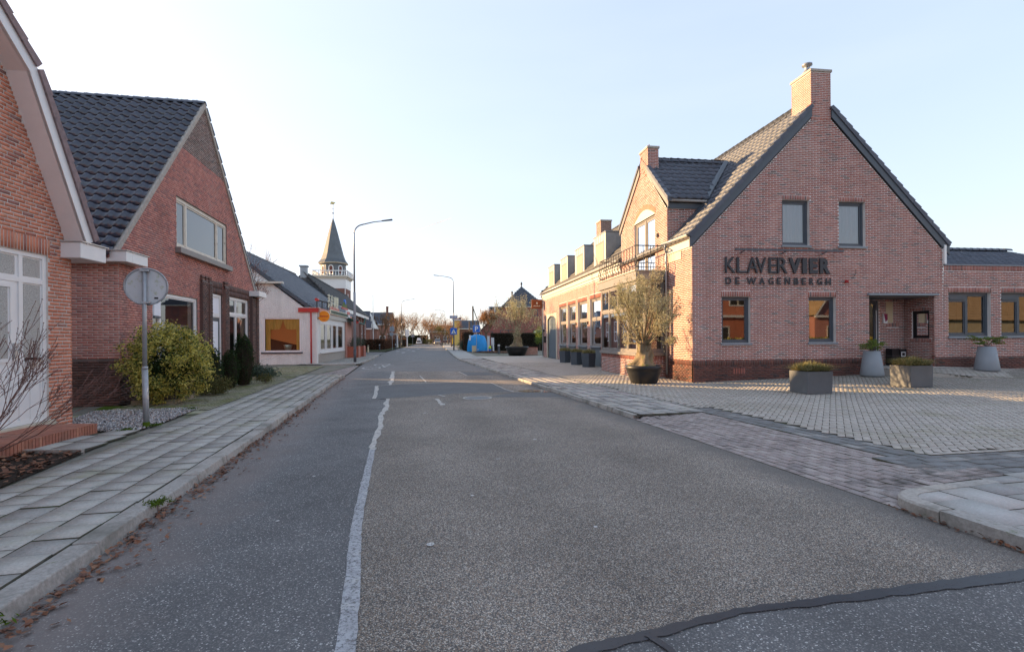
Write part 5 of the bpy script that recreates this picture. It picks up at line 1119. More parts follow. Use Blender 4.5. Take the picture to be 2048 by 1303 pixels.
# manhole ring, painted bicycle, far markings
def ringsheet(cx,cy,r0,r1,z,mat,name,sy=1,ang=0,par=None):
    vs=[];n=28
    for k in range(n):
        a=2*PI*k/n
        for r in (r0,r1):
            x,y=r*math.cos(a),r*math.sin(a)*sy; vs.append((cx+x*math.cos(ang)-y*math.sin(ang),cy+x*math.sin(ang)+y*math.cos(ang),z))
    me=bpy.data.meshes.new(name); me.from_pydata(vs,[],[(2*i,2*i+1,(2*i+3)%(2*n),(2*i+2)%(2*n)) for i in range(n)]); me.update(); return mesh_obj(name,me,M[mat],par or road)
ringsheet(-.95,14.0,.34,.40,.014,'seal_w','manhole_ring'); ringsheet(-.95,14.0,.0,.33,.012,'dktile','manhole_cover')
bk=[(-7.9,29.0),(-8.2,32.6)]
for c in bk: ringsheet(*c,.42,.52,.010,'paintm','bicycle_marking',sy=2.2,ang=.2)
for a,b in (((-7.9,29.0),(-7.6,30.6)),((-7.6,30.6),(-8.1,32.2)),((-7.3,29.2),(-7.6,31.6)),((-7.9,29.2),(-7.3,31.5)),((-7.2,31.8),(-8.2,32.6))): ribbon('bicycle_marking',[a,b],.10,'paintm',z=.011,seed=21)
for y,dx in ((60,2.2),(66,3.2),(72,2.3),(80,3.4),(80,1.2),(66,1.2)): ribbon('lane_marking',[(XL(y)+dx,y),(XL(y+2)+dx,y+2.5)],.35,'paintm',seed=22)
# side lots
def lot(name,poly,mat,z=.062): return sheet(name,poly,z,mat)
lot('left_yard',[(XL(-12)-1.7,-12),(XL(8)-1.7,8),(XL(20)-1.7,20),(XL(31)-.2,31),(XL(50)-.4,50),(-70,52),(-70,-12)],'yard')
lot('side_street',[(XL(50)-.2,50.4),(XL(64)-.1,64),(-70,78),(-70,52.2)],'asph_far',.002)
lot('left_green',[(XL(64)-.3,64.2),(XL(90)-.3,90),(XL(140)-.3,140),(XL(250)-.3,250),(-190,250),(-190,100),(-70,78.2)],'ground')
lot('right_yard',[(XR(44)+1.6,44.2),(XR(80)+.2,80),(XR(140)+.2,140),(XR(250)+.2,250),(190,250),(80,60),(30,44.2)],'yard')
tL=np.array([-.2181,.9759]); nL=np.array([-.9759,-.2181]); oL=np.array([-2.24,0]); tR=np.array([-.2189,.9757]); nR=np.array([.9757,.2189]); oR=np.array([4.656,0])
def fr2(o,t,n,a,b): return o+t*a+n*b
def cells(o,t,n,rects,z0,z1,gap=.006,rng=None,jz=.003,hf=None):
    out=[]; rr=random.Random(11)
    for (a0,a1,b0,b1) in rects:
        c=[fr2(o,t,n,*q) for q in ((a0+gap/2,b0+gap/2),(a0+gap/2,b1-gap/2),(a1-gap/2,b1-gap/2),(a1-gap/2,b0+gap/2))]; dz=rr.uniform(-jz,jz)
        top=[z1+dz+rr.uniform(-jz,jz)*.5+(hf(*p) if hf else 0) for p in c]
        out.append([(p[0],p[1],tp-(z1-z0)) for p,tp in zip(c,top)]+[(p[0],p[1],tp) for p,tp in zip(c,top)])
    return np.array(out)
def bond(t0,t1,o0,o1,L,W,off=.5):
    R=[];k=0;o=o0
    while o<o1-W*.4:
        t=t0-(L*off if k%2 else 0)
        while t<t1:
            a,b=max(t,t0),min(t+L,t1)
            if b-a>.04: R.append((a,b,o,min(o+W,o1)))
            t+=L
        o+=W;k+=1
    return R
# left pavement
def kerbline(name,o,t,n,t0,t1,sgn,wid,par,seed,h=.11,L=1.0):
    rr=random.Random(seed); a=t0; C_=[]
    k=thing('kerb_line',None,None); k.parent=par
    while a<t1-.05:
        b=min(a+L,t1); ja,jb=rr.uniform(-.012,.012),rr.uniform(-.012,.012); dz=rr.uniform(-.012,.01)
        c=[fr2(o,t,n,*q) for q in ((a+.006,ja),(a+.006,wid),(b-.006,wid),(b-.006,jb))]; d=[fr2(o,t,n,*q) for q in ((a+.006,ja+.025),(a+.006,wid),(b-.006,wid),(b-.006,jb+.025))]
        mb=MB().hexa([(p[0],p[1],-.03) for p in c]+[(p[0],p[1],h+dz) for p in d]); ob=mb.build(name,M['kerb'],par,bev=.012); a=b
    bpy.data.objects.remove(k)
pv=sheet('pavement',[tuple(fr2(oL,tL,nL,a,b)) for a,b in ((-5,.05),(22.8,.05),(22.8,1.85),(-5,1.85))],.070,'mossj')
kerbline('kerb_stone',oL,tL,nL,-3,22.9,1,.20,pv,1,h=.115)
pieces(pv,'paving_slab',cells(oL,tL,nL,bond(-3,22.85,.21,1.80,.31,.318),.06,.108,gap=.010,jz=.004),'slab',near=300)
# driveway of clinkers between the two pavements, then pavement by the shop
dv=sheet('driveway',[tuple(fr2(oL,tL,nL,a,b)) for a,b in ((22.9,-.02),(31.5,-.02),(31.5,2.2),(22.9,2.2))],.03,'mossj')
pieces(dv,'clinker',cells(oL,tL,nL,bond(22.95,31.5,.0,2.1,.21,.105),.02,.05,gap=.007,hf=lambda x,y:0),'clink',near=100)
kx=[np.array((XL(y),y)) for y in (31.6,36,42,48,50.2)]
sp_=sheet('pavement',[tuple(p) for p in kx]+[(-17.5,51.5),(-13.2,31.6)],.085,'mossj')
def free_kerb(pts,par,wid=.18,h=.115,left=True,L=1.0,name='kerb_stone'):
    for p,q in zip(pts,pts[1:]):
        p,q=np.array(p,float),np.array(q,float); l=np.hypot(*(q-p)); m=max(1,int(round(l/L))); d=(q-p)/l; n=np.array([-d[1],d[0]]) if left else np.array([d[1],-d[0]])
        for i in range(m):
            a=p+d*l*i/m+d*.006; b=p+d*l*(i+1)/m-d*.006
            mb=MB().hexa([(*a,-.03),(*(a+n*wid),-.03),(*(b+n*wid),-.03),(*b,-.03),(*a,h),(*(a+n*wid),h),(*(b+n*wid),h),(*b,h)]); mb.build(name,M['kerb'],par)
free_kerb([(-11.6,31.3),(XL(31.9)-.3,31.7),(XL(34),34),(XL(40),40),(XL(46),46),(XL(49.5),49.5),(-14.2,51.3),(-17.5,51.9)],sp_,L=1.2)
rects=[]
tS=np.array([-.187,.982]);nS=np.array([-.982,-.187]); oS=np.array([XL(31.6),31.6])
R_=bond(.4,18.5,.2,3.4,.31,.31)
pieces(sp_,'paving_slab',cells(oS,tS,nS,R_,.08,.112,gap=.012),'slab',near=80)
# strip of small mossy pavers, soil bed and gravel beside house 2
mp=sheet('mossy_yard',[tuple(fr2(oL,tL,nL,a,b)) for a,b in ((11.6,1.85),(31,1.85),(31,4.4),(24,4.2),(13,3.6),(11.9,4.4),(10.9,6.6),(10.3,6.4),(11.2,4.0))],.078,'mosspav')
R_=[r for r in bond(12.1,31,1.86,4.1,.21,.105)]
pieces(mp,'small_paver',cells(oL,tL,nL,R_,.07,.098,gap=.012,jz=.004),'mosspav',near=120)
def h2(x,y,z=0):
    c,s=math.cos(.18437),math.sin(.18437); return (-9.452+x*c-y*s,12.444+x*s+y*c,z)
bed=sheet('planting_bed',[h2(*p)[:2] for p in ((0,-.2),(1.3,-.25),(1.0,3.0),(.62,5.8),(1.0,9.7),(0,10.6))],.12,'soil')
def edging(pts,par,mat='kerb',w=.07,h=.20,step=.075,z0=.05,name='edging_stone'):
    for p,q in zip(pts,pts[1:]):
        p,q=np.array(p,float),np.array(q,float); l=np.hypot(*(q-p)); m=max(1,int(l/step)); d=(q-p)/l; n=np.array([-d[1],d[0]])
        for i in range(m):
            a=p+d*l*(i+.06)/m; b=p+d*l*(i+.94)/m; hh=h+random.uniform(-.008,.008)
            MB().hexa([(*a,z0),(*(a+n*w),z0),(*(b+n*w),z0),(*b,z0),(*a,hh),(*(a+n*w),hh),(*(b+n*w),hh),(*b,hh)]).build(name,M[mat],par)
M['edge']=mk('weathered_edging',[(0,(.28,.24,.18)),(.5,(.22,.20,.14)),(1,(.33,.28,.21))],.9,.2,ns=20,na=.3,stain=(3,.5,.65,(.14,.16,.05)))
edging([h2(1.3,-.25)[:2],h2(1.1,2.6)[:2],h2(.75,5.2)[:2],h2(1.0,9.7)[:2]],bed,'edge')
edging([h2(.35,-.28)[:2],h2(1.28,-.27)[:2]],bed,'edge',step=.3)
gpoly=[(-6.42,8.95),(-6.62,10.0),(-7.1,11.75),(-9.15,11.35),(-8.6,10.0),(-8.02,9.35),(-7.35,8.85),(-6.85,8.75)]
gv=sheet('gravel_bed',gpoly,.088,'soil')
g=np.random.default_rng(3); P=[]
while len(P)<5200:
    p=(g.uniform(-9.2,-6.3),g.uniform(8.6,11.9))
    if inpoly(p,gpoly): P.append((*p,.095+g.random()*.015))
P=np.array(P); OV=np.array([(1,0,0),(0,1,0),(-1,0,0),(0,-1,0),(0,0,.7),(0,0,-.6)])*.5; OF=np.array([(0,1,4),(1,2,4),(2,3,4),(3,0,4)])
V,F_=rep(OV,OF,rnd_rot(len(P),g)*(.022+.02*g.random(len(P)))[:,None,None],P); o=mesh_obj('gravel',npmesh('gravel',V,F_),M['gravel'],gv); o['kind']='stuff'
sheet('moss_strip',[(-9.3,11.45),(-7.15,11.8),(-7.25,12.2),(-9.6,12.15)],.094,'mossclump')
# soil bed with fallen leaves
lpoly=[(-5.35,5.2),(-5.93,7.15),(-7.1,7.1),(-7.0,3.2),(-5.2,2.8),(-4.75,3.0)]
lbd=sheet('leaf_bed',lpoly,.085,'soil')
def leaves_on(name,polyf,n,z,size,par,seed,mat='leafbr'):
    g=np.random.default_rng(seed); P=np.array([polyf(g) for _ in range(n)]); P=np.column_stack([P,z+g.random(n)*.03])
    TV=np.array([(-.5,0,0),(-.1,.32,.10),(.5,0,.05),(-.05,-.3,.12)]); a=g.random(n)*2*PI; tl=g.normal(size=(n,2))*.25
    R=np.stack([np.stack([np.cos(a),-np.sin(a),tl[:,0]],1),np.stack([np.sin(a),np.cos(a),tl[:,1]],1),np.stack([-tl[:,0],-tl[:,1],np.ones(n)],1)],1)*(size*(.6+.8*g.random(n)))[:,None,None]
    V,F=rep(TV,np.array([(0,1,2),(0,2,3)]),R,P); o=mesh_obj(name,npmesh(name,V,F),M[mat],par); o['kind']='stuff'; return o
def inpf(poly):
    xs=[p[0] for p in poly]; ysx=[p[1] for p in poly]
    def f(g):
        while True:
            p=(g.uniform(min(xs),max(xs)),g.uniform(min(ysx),max(ysx)))
            if inpoly(p,poly): return p
    return f
leaves_on('fallen_leaves',inpf(lpoly),1500,.088,.075,lbd,5)
def gut(g):
    a=g.uniform(1.5,13) if g.random()<.8 else g.uniform(13,22); o=-abs(g.normal())*.09-.01-.02*math.sin(a*2.1); return tuple(fr2(oL,tL,nL,a,o-(g.random()<.12)*g.random()*.35))
leaves_on('gutter_leaves',gut,1500,.008,.050,road,6)
def gut2(g):
    a=g.uniform(2.5,5.0); return tuple(fr2(oR,tR,nR,a,-abs(g.normal())*.04-.01))
leaves_on('gutter_leaves',gut2,120,.008,.04,road,7)
def gut3(g):
    a=g.uniform(10.4,26); return tuple(fr2(oR,tR,nR,a,-abs(g.normal())*.03-.01))
leaves_on('gutter_leaves',gut3,260,.008,.035,road,8)
for x,y in ((-2.83,2.72),(-3.35,4.85),(-6.6,8.85),(-6.45,9.3),(-7.15,11.5)):
    g=np.random.default_rng(int(abs(x*100))); n=260; o=leafmesh('moss_tuft',np.column_stack([x+g.normal(size=n)*.05,y+g.normal(size=n)*.07,.10+np.abs(g.normal(size=n))*.012]),.035,'mossclump',pv,.3,g); o['kind']='stuff'
# flagstones near the doorstep
fs=sheet('flagstones',[(-5.95,7.2),(-6.45,8.95),(-7.0,8.6),(-7.2,8.0),(-6.95,7.2)],.09,'mossj')
pieces(fs,'flagstone',np.array([[(x0,y0,.08),(x0-.05,y1,.08),(x1-.05,y1,.08),(x1,y0,.08),(x0,y0,.108),(x0-.05,y1,.108),(x1-.05,y1,.108),(x1,y0,.108)] for x0,x1,y0,y1 in ((-6.5,-6.02,7.22,7.75),(-7.0,-6.52,7.25,7.75),(-6.6,-6.15,7.77,8.3),(-7.05,-6.62,7.77,8.3),(-6.75,-6.3,8.32,8.8))]),'slab')
MB().box(-7.0,-5.95,7.12,7.18,.04,.13).build('edging_stone',M['kerb'],lbd)
# right pavement, driveway, corner, plaza
pr=sheet('pavement',[tuple(fr2(oR,tR,nR,a,b)) for a,b in ((10.35,.06),(39.7,.06),(39.7,1.7),(10.9,1.7))],.070,'mossj')
kerbline('kerb_stone',oR,tR,nR,10.5,31.5,1,.13,pr,2,h=.10)
free_kerb([(XR(y),y) for y in (31,35,39,46,54,62,68,76,83,95,110,128)],pr,wid=.14,h=.10,left=False,L=2.0)
cs=[]; rr=random.Random(4)
R_=bond(10.4,39.0,.135,1.62,.30,.297); 
pieces(pr,'paving_slab',cells(oR,tR,nR,[r for r in R_ if not (r[0]<10.35)],.06,.103,gap=.010,jz=.004),'slab_r',near=300)
strip_sheet('pavement',[38.9,46,54,62,68,83,100,128],lambda y:XR(y)+.1,lambda y:XR(y)+1.9,.088,'farslab')
def ramp2(x,y):
    v=np.array((x,y))-oR; t=v@tR; o=v@nR
    lift=.088*min(1,max(0,(7.0-t)/1.1))*min(1,max(0,(o-.35)/.5))
    return max(0,min(.086,max(lift,o*.05,(t-10.1)*.14 if o>.12 else 0,(5.75-t)*.12+(o-.5)*.06 if o>.3 else 0)))
dw=sheet('driveway',[tuple(fr2(oR,tR,nR,a,b)) for a,b in ((5.05,0),(10.75,0),(10.9,1.6),(5.2,1.6))],.0,'mossj')
Rc=[r for r in bond(4.89,10.8,.0,1.5,.21,.107) if True]
ramp=lambda x,y: max(0,min(.075,((np.array((x,y))-oR)@nR)*.05))
pieces(dw,'clinker',cells(oR,tR,nR,Rc,-.02,.012,gap=.006,hf=ramp2,jz=.003),'clink',near=300)
st2=sheet('border_strip',[tuple(fr2(oR,tR,nR,a,b)) for a,b in ((6.3,1.5),(40,1.5),(40,2.05),(6.3,2.05))],.068,'mossj')
Rb=bond(5.3,10.9,1.5,2.02,.30,.173)
pieces(st2,'border_tile',cells(oR,tR,nR,Rb,.06,.098,gap=.008),'dktile',near=200)
Rb=bond(10.9,38,1.63,1.73,.5,.10); pieces(st2,'border_tile',cells(oR,tR,nR,Rb,.06,.105,gap=.006),'slab',near=60,kind_rest='edge_bricks')
# dark bands running right from the strip in front of the plaza
tQ=np.array([.985,.172]); nQ=np.array([-.172,.985]); oQ=np.array([4.75,5.55])
sheet('border_strip',[tuple(fr2(oQ,tQ,nQ,a,b)) for a,b in ((0,0),(9,0),(9,1.15),(-.25,1.15))],.066,'mossj')
Rq=bond(-.1,8,.0,.95,.30,.19); pieces(st2,'border_tile',cells(oQ,tQ,nQ,Rq,.06,.099,gap=.008),'dktile',near=60)
# corner pavement bottom right
cn=sheet('corner_pavement',[(3.66,4.86),(4.0,5.1),(4.9,5.45),(12,6.8),(12,-3),(4.95,-1),(3.80,4.0)],.068,'mossj')
def curved_kerb(outer,wid,par,h=.112,z0=-.03):
    o=np.array(outer,float); n=[]
    for i in range(len(o)):
        d=o[min(i+1,len(o)-1)]-o[max(i-1,0)]; d/=np.hypot(*d); n.append((-d[1],d[0]))
    n=np.array(n); inn=o+n*wid; m=len(o); c=o+n*.02
    v=[(*p,z0) for p in o]+[(*p,h-.02) for p in o]+[(*p,h) for p in c]+[(*p,h) for p in inn]+[(*p,z0) for p in inn]; f=[]
    for k in range(4):
        for i in range(m-1): f.append((k*m+i,k*m+i+1,(k+1)*m+i+1,(k+1)*m+i))
    f+= [tuple(k*m for k in range(5)),tuple(k*m+m-1 for k in range(4,-1,-1))]
    return MB().add(v,f).build('kerb_stone',M['kerb'],par)
curved_kerb([(4.95,5.43),(4.70,5.36),(4.36,5.265)],.16,cn); curved_kerb([(4.35,5.262),(4.15,5.20),(3.93,5.12)],.16,cn)
curved_kerb([(3.92,5.115),(3.84,5.08),(3.76,5.03),(3.69,4.96),(3.64,4.88),(3.615,4.78),(3.62,4.68),(3.635,4.57),(3.66,4.45)],.15,cn)
free_kerb([(3.66,4.44),(3.86,3.5),(4.08,2.5),(4.3,1.5),(4.9,-1)],cn,wid=.18,h=.112,left=True,L=1.0)
Rn=[]; k=0
for i in range(14):
    for j in range(8):
        a0=.10+j*.42; b0=-5.27+i*.62+(j%2)*.31; Rn.append((b0,b0+.62,a0,a0+.42))
Cn=cells(np.array([3.62,4.95]),np.array([-.212,.977]),np.array([.977,.212]),[(r[0],min(r[1],-.02+r[2]*.17),r[2],r[3]) for r in Rn if min(r[1],-.02+r[2]*.17)-r[0]>.08],.07,.108,gap=.009,jz=.004)
pieces(cn,'flagstone',Cn,'slab_n',near=100)
Rn=[]
for j in range(3): Rn+= [(a,a+.21,-.32+j*.107,-.32+(j+1)*.107) for a in np.arange(.5,1.5,.21)]
pieces(cn,'clinker',cells(np.array([3.95,5.12]),np.array([.95,.31]),np.array([.31*-1,.95]),[(a,b,c+.34,d+.34) for a,b,c,d in Rn],.05,.104,gap=.008),'clink',near=50)
# plaza
def hp(x,y):
    s,d=kloc(x,y)
    if s<=0 or d>0.5: return 0.0
    return .24*min(max(s/9.4,0),1.15)*min(max((d+6.5)/6.5,0),1)
pl_poly=[tuple(fr2(oR,tR,nR,10.95,1.74)),tuple(fr2(oR,tR,nR,10.9,2.03)),tuple(fr2(oR,tR,nR,6.3,2.03)),(13.5,8.1),(19.5,9.3),(24,18.5),kl(16.4,.02)[:2],kl(9.1,.02)[:2],kl(6.55,.02)[:2],kl(0.0,.02)[:2],kl(.02,1.9)[:2],kl(-.02,6)[:2],kl(-.02,24.6)[:2],kl(-1.5,27.5)[:2],(-2.25,38.6),tuple(fr2(oR,tR,nR,31,1.74))]
ul=math.radians(31.8); uu=np.array([math.sin(ul),math.cos(ul)]); vv=np.array([math.cos(ul),-math.sin(ul)]); W_=.105; Cs=[]
rr=random.Random(8); o0=np.array([8.,14.])
N1=330
cand=[]
for i in range(-300,301):
    for j in range(-300,301):
        m=(i-j)%4
        if m==0: a0,a1,b0,b1=i*W_,(i+2)*W_,j*W_,(j+1)*W_
        elif m==3: a0,a1,b0,b1=i*W_,(i+1)*W_,j*W_,(j+2)*W_
        else: continue
        c=o0+uu*((a0+a1)/2)+vv*((b0+b1)/2)
        if c[1]<6.3 or c[1]>32 or c[0]<-3 or c[0]>21: continue
        cand.append((a0,a1,b0,b1,c[0],c[1]))
cand=np.array(cand)
def inpoly_np(px_,py_,poly):
    c=np.zeros(len(px_),bool); n=len(poly)
    for i in range(n):
        x0,y0=poly[i];x1,y1=poly[(i+1)%n]
        if y0==y1: continue
        m=((y0>py_)!=(y1>py_))&(px_<(x1-x0)*(py_-y0)/(y1-y0)+x0); c^=m
    return c
cand=cand[inpoly_np(cand[:,4],cand[:,5],pl_poly)]
Hh=np.array([hp(x,y) for x,y in cand[:,4:6]]); rgp=np.random.default_rng(2); dz=rgp.uniform(-.001,.001,len(cand))
gp_=.009; cor=[]
for (ia,ib) in ((0,2),(0,3),(1,3),(1,2)):
    a=cand[:,ia]+(gp_/2 if ia==0 else -gp_/2); b=cand[:,ib]+(gp_/2 if ib==2 else -gp_/2); cor.append(o0[None]+a[:,None]*uu+b[:,None]*vv)
cor=np.stack(cor,1); C8=np.zeros((len(cand),8,3)); C8[:,:4,:2]=cor; C8[:,4:,:2]=cor; C8[:,:4,2]=(.080+Hh+dz)[:,None]; C8[:,4:,2]=(.108+Hh+dz)[:,None]
# plaza bed follows the slope
gx=np.linspace(-6,26,65); gy=np.linspace(5,42,75); vs=[];fc=[]
idx={}
for j,y in enumerate(gy):
    for i,x in enumerate(gx): vs.append((x,y,.097+hp(x,y)))
for j in range(len(gy)-1):
    for i in range(len(gx)-1):
        cx,cy=(gx[i]+gx[i+1])/2,(gy[j]+gy[j+1])/2
        if all(inpoly((gx[i+a],gy[j+b]),pl_poly) for a in (0,1) for b in (0,1)): fc.append((j*65+i,j*65+i+1,(j+1)*65+i+1,(j+1)*65+i))
me=bpy.data.meshes.new('plaza'); me.from_pydata(vs,[],fc); me.update(); plaza=mesh_obj('plaza_paving',me,M['mossj']); plaza['kind']='structure'
sheet('plaza_bed',pl_poly,.090,'mossj')
pieces(plaza,'paver',C8,'paver',near=300)
sheet('plaza_far',[(XR(31.9)+1.75,31.9),(kl(0,15)[0],31.9),kl(-.02,24.6)[:2],(4.6,43.9),(XR(44)+1.8,44.0)],.10,'paver')
# edge course along the plaza
Re=[(a,a+.21,0,.105) for a in np.arange(0,9,.21)]
pieces(plaza,'paver',cells(np.array([5.26,6.50]),np.array([.985,.172]),np.array([-.172,.985]),Re,.07,.113,gap=.009),'paver',near=40,kind_rest='edge_pavers')
# paved ramp to the entrance
rp=MB(); top=[(6.5,-.02,.50),(9.3,-.02,.50),(13.2,-.25,.34),(12.2,-2.6,.16),(8.6,-2.2,.28),(6.9,-.9,.46)]
rp_v=[kl(a,b,c) for a,b,c in top]; low_=[kl(a,b,.05) for a,b,c in top]
rp.add(rp_v+low_,[(0,i,i+1) for i in range(1,5)]+[(i,(i+1)%6,6+(i+1)%6,6+i) for i in range(6)]); rpo=rp.build('entrance_ramp',M['paver'],None,kind='structure')
Cr=[]; rq=random.Random(4); tpoly=[(a,b) for a,b,c in top]
def rz_(s,d):
    best=None
    for i in range(1,5):
        A,B,C0=[np.array(q) for q in (top[0],top[i],top[i+1])] if i<5 else (None,)*3
        den=(B[1]-C0[1])*(A[0]-C0[0])+(C0[0]-B[0])*(A[1]-C0[1])
        l1=((B[1]-C0[1])*(s-C0[0])+(C0[0]-B[0])*(d-C0[1]))/den; l2=((C0[1]-A[1])*(s-C0[0])+(A[0]-C0[0])*(d-C0[1]))/den; l3=1-l1-l2; m=min(l1,l2,l3)
        if best is None or m>best[0]: best=(m,l1*A[2]+l2*B[2]+l3*C0[2])
    return best[1]
row=0; d_=-2.62
while d_<-.02:
    s_=6.5-(.105 if row%2 else 0)
    while s_<13.3:
        if inpoly((s_+.1,d_+.05),tpoly):
            q=[(s_+.005,d_+.005),(s_+.005,d_+.1),(s_+.205,d_+.1),(s_+.205,d_+.005)]; z=[rz_(*p) for p in q]; Cr.append([kl(*p,zz-.02) for p,zz in zip(q,z)]+[kl(*p,zz+.014) for p,zz in zip(q,z)])
        s_+=.21
    d_+=.105; row+=1
pieces(rpo,'ramp_paver',np.array(Cr),'paver',near=200)
# puddle beside the kerb with a dead leaf
sheet('puddle',[(.15,15.75),(.45,15.35),(1.0,15.3),(1.33,15.5),(1.15,15.95),(.6,16.15)],.015,'water')
sheet('leaf',[(.62,15.6),(.78,15.55),(.86,15.7),(.72,15.8)],.02,'leafbr',road,None)
MB().box(1.34,1.62,15.1,15.6,.02,.112).build('drain_cover',M['lampd'],pr)
# ------------------------------------------------------------------ street furniture
def street_lamp(label,x,y,z0,H,arm,side,r=.075,dark=False,yaw=0):
    """side +1: arm to +x"""
    T=thing('street_lamp',label,'street lamp',(x,y,z0),yaw,'grey curved street lamps along the road')
    MB().tube([(0,0,-.1),(0,0,.85)],r*1.28,12).build('base_sleeve',M['lampd'],T,smooth=True)
    MB().tube([(0,0,.85),(0,0,H*.5),(0,0,H*.5+.02)],[r*1.2,r*1.1,r*.95],12).build('lower_pole',M['lamp'],T,smooth=True)
    P=[(0,0,H*.5),(0,0,H-.75)]; 
    for k in range(1,9):
        a=PI/2*k/8*.86; P.append((side*.62*(1-math.cos(a)),0,H-.75+.62*math.sin(a)))
    ex,_,ez=P[-1]; P.append((side*arm*.55,0,ez+.18)); P.append((side*(arm-.45),0,ez+.24))
    MB().tube(P,[r*.85,r*.72]+[r*.6]*8+[r*.5,r*.45],10).build('curved_arm',M['lampd'] if dark else M['lamp'],T,smooth=True)
    hz=ez+.24
    MB().hexa([(side*(arm-.5),-.06,hz-.03),(side*(arm-.5),.06,hz-.03),(side*(arm+.2),.11,hz+.04),(side*(arm+.2),-.11,hz+.04),(side*(arm-.5),-.05,hz+.05),(side*(arm-.5),.05,hz+.05),(side*(arm+.2),.07,hz+.13),(side*(arm+.2),-.07,hz+.13)]).build('lamp_head',M['lampd'],T,bev=.02)
    return T
street_lamp('tall street lamp on the left pavement beside the white shop, nearest lamp',-10.43,34.3,.1,9.25,2.35,1)
R1=street_lamp('street lamp on the right pavement carrying a blue crossing sign and street name plate',-7.67,68.1,.1,9.7,2.4,-1)
street_lamp('street lamp on the left by the long brown hedge and bus stop',-21.8,102.2,.1,9.2,2.4,1)
street_lamp('street lamp on the right behind the silver car, third lamp pole from the front',-17.6,136,.1,9.0,2.6,-1)
street_lamp('more distant street lamp on the right, its arm just below the one before it',-24.6,190,.1,9.0,2.6,-1)
street_lamp('most distant street lamp on the right with the lowest arm',-32.0,242,.1,9.0,2.6,-1)
def sgn(name,label,loc,rz=0,cat='sign',group=None): return thing(name,label,cat,loc,rz,group)
ps=sgn('crossing_sign','blue square pedestrian crossing sign clamped to the right lamp post',(-7.67,68.0,2.13),.12)
MB().box(-.42,.42,-.05,-.02,0,.88).build('panel',M['blue'],ps,bev=.01)
MB().ext([(-.32,-.06,.14),(.32,-.06,.14),(0,-.06,.74)],(0,.008,0)).build('white_triangle',M['white'],ps)
MB().tube([(.02,-.075,.5),(0,-.075,.34),(-.10,-.075,.18)],.03,5).tube([(0,-.075,.34),(.10,-.075,.18)],.03,5).box(-.03,.03,-.08,-.065,.53,.60).build('walker',M['black'],ps)
np_=sgn('street_name_plate','small dark blue street name plate on the right lamp post above the crossing sign',(-7.67,68.0,4.28),.12)
MB().box(-.5,.5,-.05,-.03,0,.34).build('plate',mk('name_plate_blue',(.10,.10,.25),.5),np_); t=MB()
for k in range(7): t.box(-.4+k*.115,-.32+k*.115,-.055,-.051,.12,.22)
t.build('lettering',M['white'],np_)
pk=sgn('parking_sign','blue square parking sign with white P on a grey pole before the blue tarpaulin',(-3.93,57.2,.1),.1)
MB().tube([(0,0,0),(0,0,2.95)],.028,8).build('pole',M['galv'],pk); MB().box(-.38,.38,-.045,-.03,2.20,2.95).build('panel',M['blue'],pk,bev=.008); MB().box(-.40,.40,-.03,-.02,2.18,2.97).build('rim',M['white'],pk)
text_letter('P',-.17,.19,2.32,2.84,Pl((0,-.045,0),(1,0,0),(0,-1,0)),'white',pk,.02,.01,stand=.003)
rs=sgn('round_sign_back','round traffic sign seen from behind on a galvanised pole, algae streaked grey disc',(-6.524,9.206,.09),.45)
po=MB().tube([(0,0,-.1),(.005,0,1.05)],.048,14).build('lower_pole',M['galv'],rs,smooth=True); MB().tube([(.005,0,1.03),(.01,0,1.08)],[.052,.040],14).tube([(.006,0,1.06),(.045,0,2.80)],.036,14).build('upper_pole',M['galv'],rs,smooth=True)
MB().tube([(0,0,0),(0,0,.09)],.055,12).build('moss_foot',M['mossclump'],rs)
n=40; dk=MB(); cx,cz,rr_=.055,2.50,.325
dk.ext([(cx+rr_*math.cos(2*PI*k/n),.055,cz+rr_*math.sin(2*PI*k/n)) for k in range(n)],(0,.012,0)); dk.build('disc',M['sign_bk'],rs)
rim=MB(); rim.tube([(cx+rr_*math.cos(2*PI*k/n),.05,cz+rr_*math.sin(2*PI*k/n)) for k in range(n+1)],.016,6,cap=False); rim.build('rim',M['galv'],rs,smooth=True)
for z_ in (cz+.28,cz-.29): MB().box(-.02,.12,-.045,.056,z_-.018,z_+.018).build('clamp',M['galv'],rs,bev=.004)
MB().box(.17,.23,.049,.054,cz-.22,cz-.19).build('sticker',M['black'],rs)
rs.rotation_euler=(0,math.radians(-1.2),.42)
def bollard(label,x,y,z0=.1,mat='lampd',top='white',h=.85,r=.10,group='dark bollards with pale tops'):
    T=thing('bollard',label,'bollard',(x,y,z0),0,group); MB().lathe([(r*1.05,0),(r,.05),(r*.92,h*.8),(r*.92,h*.81)],12).build('post',M[mat],T,smooth=True)
    MB().lathe([(r*.95,h*.81),(r*.96,h*.90)],12).build('band',M[top],T,smooth=True); MB().lathe([(r*.9,h*.9),(r*.8,h*.97),(.01,h)],12).build('cap',M[mat],T,smooth=True); return T
bollard('wooden yellowish bollard with dark cap at the side street corner, left of the road',-16.3,58.5,mat='beigep',top='lampd',group=None)
bollard('blurry dark bollard between the wooden bollard and the next one, before the brown hedge',-17.9,69.8)
bollard('dark bollard with a pale top at the bend of the left kerb beside the hedge',-16.5,73.2)
bollard('dark bollard nearest the potted olive beside the paved square',-1.30,50.5,h=.95,r=.12)
bollard('dark bollard further back by the planted bed and the small bag',-2.28,58.3)
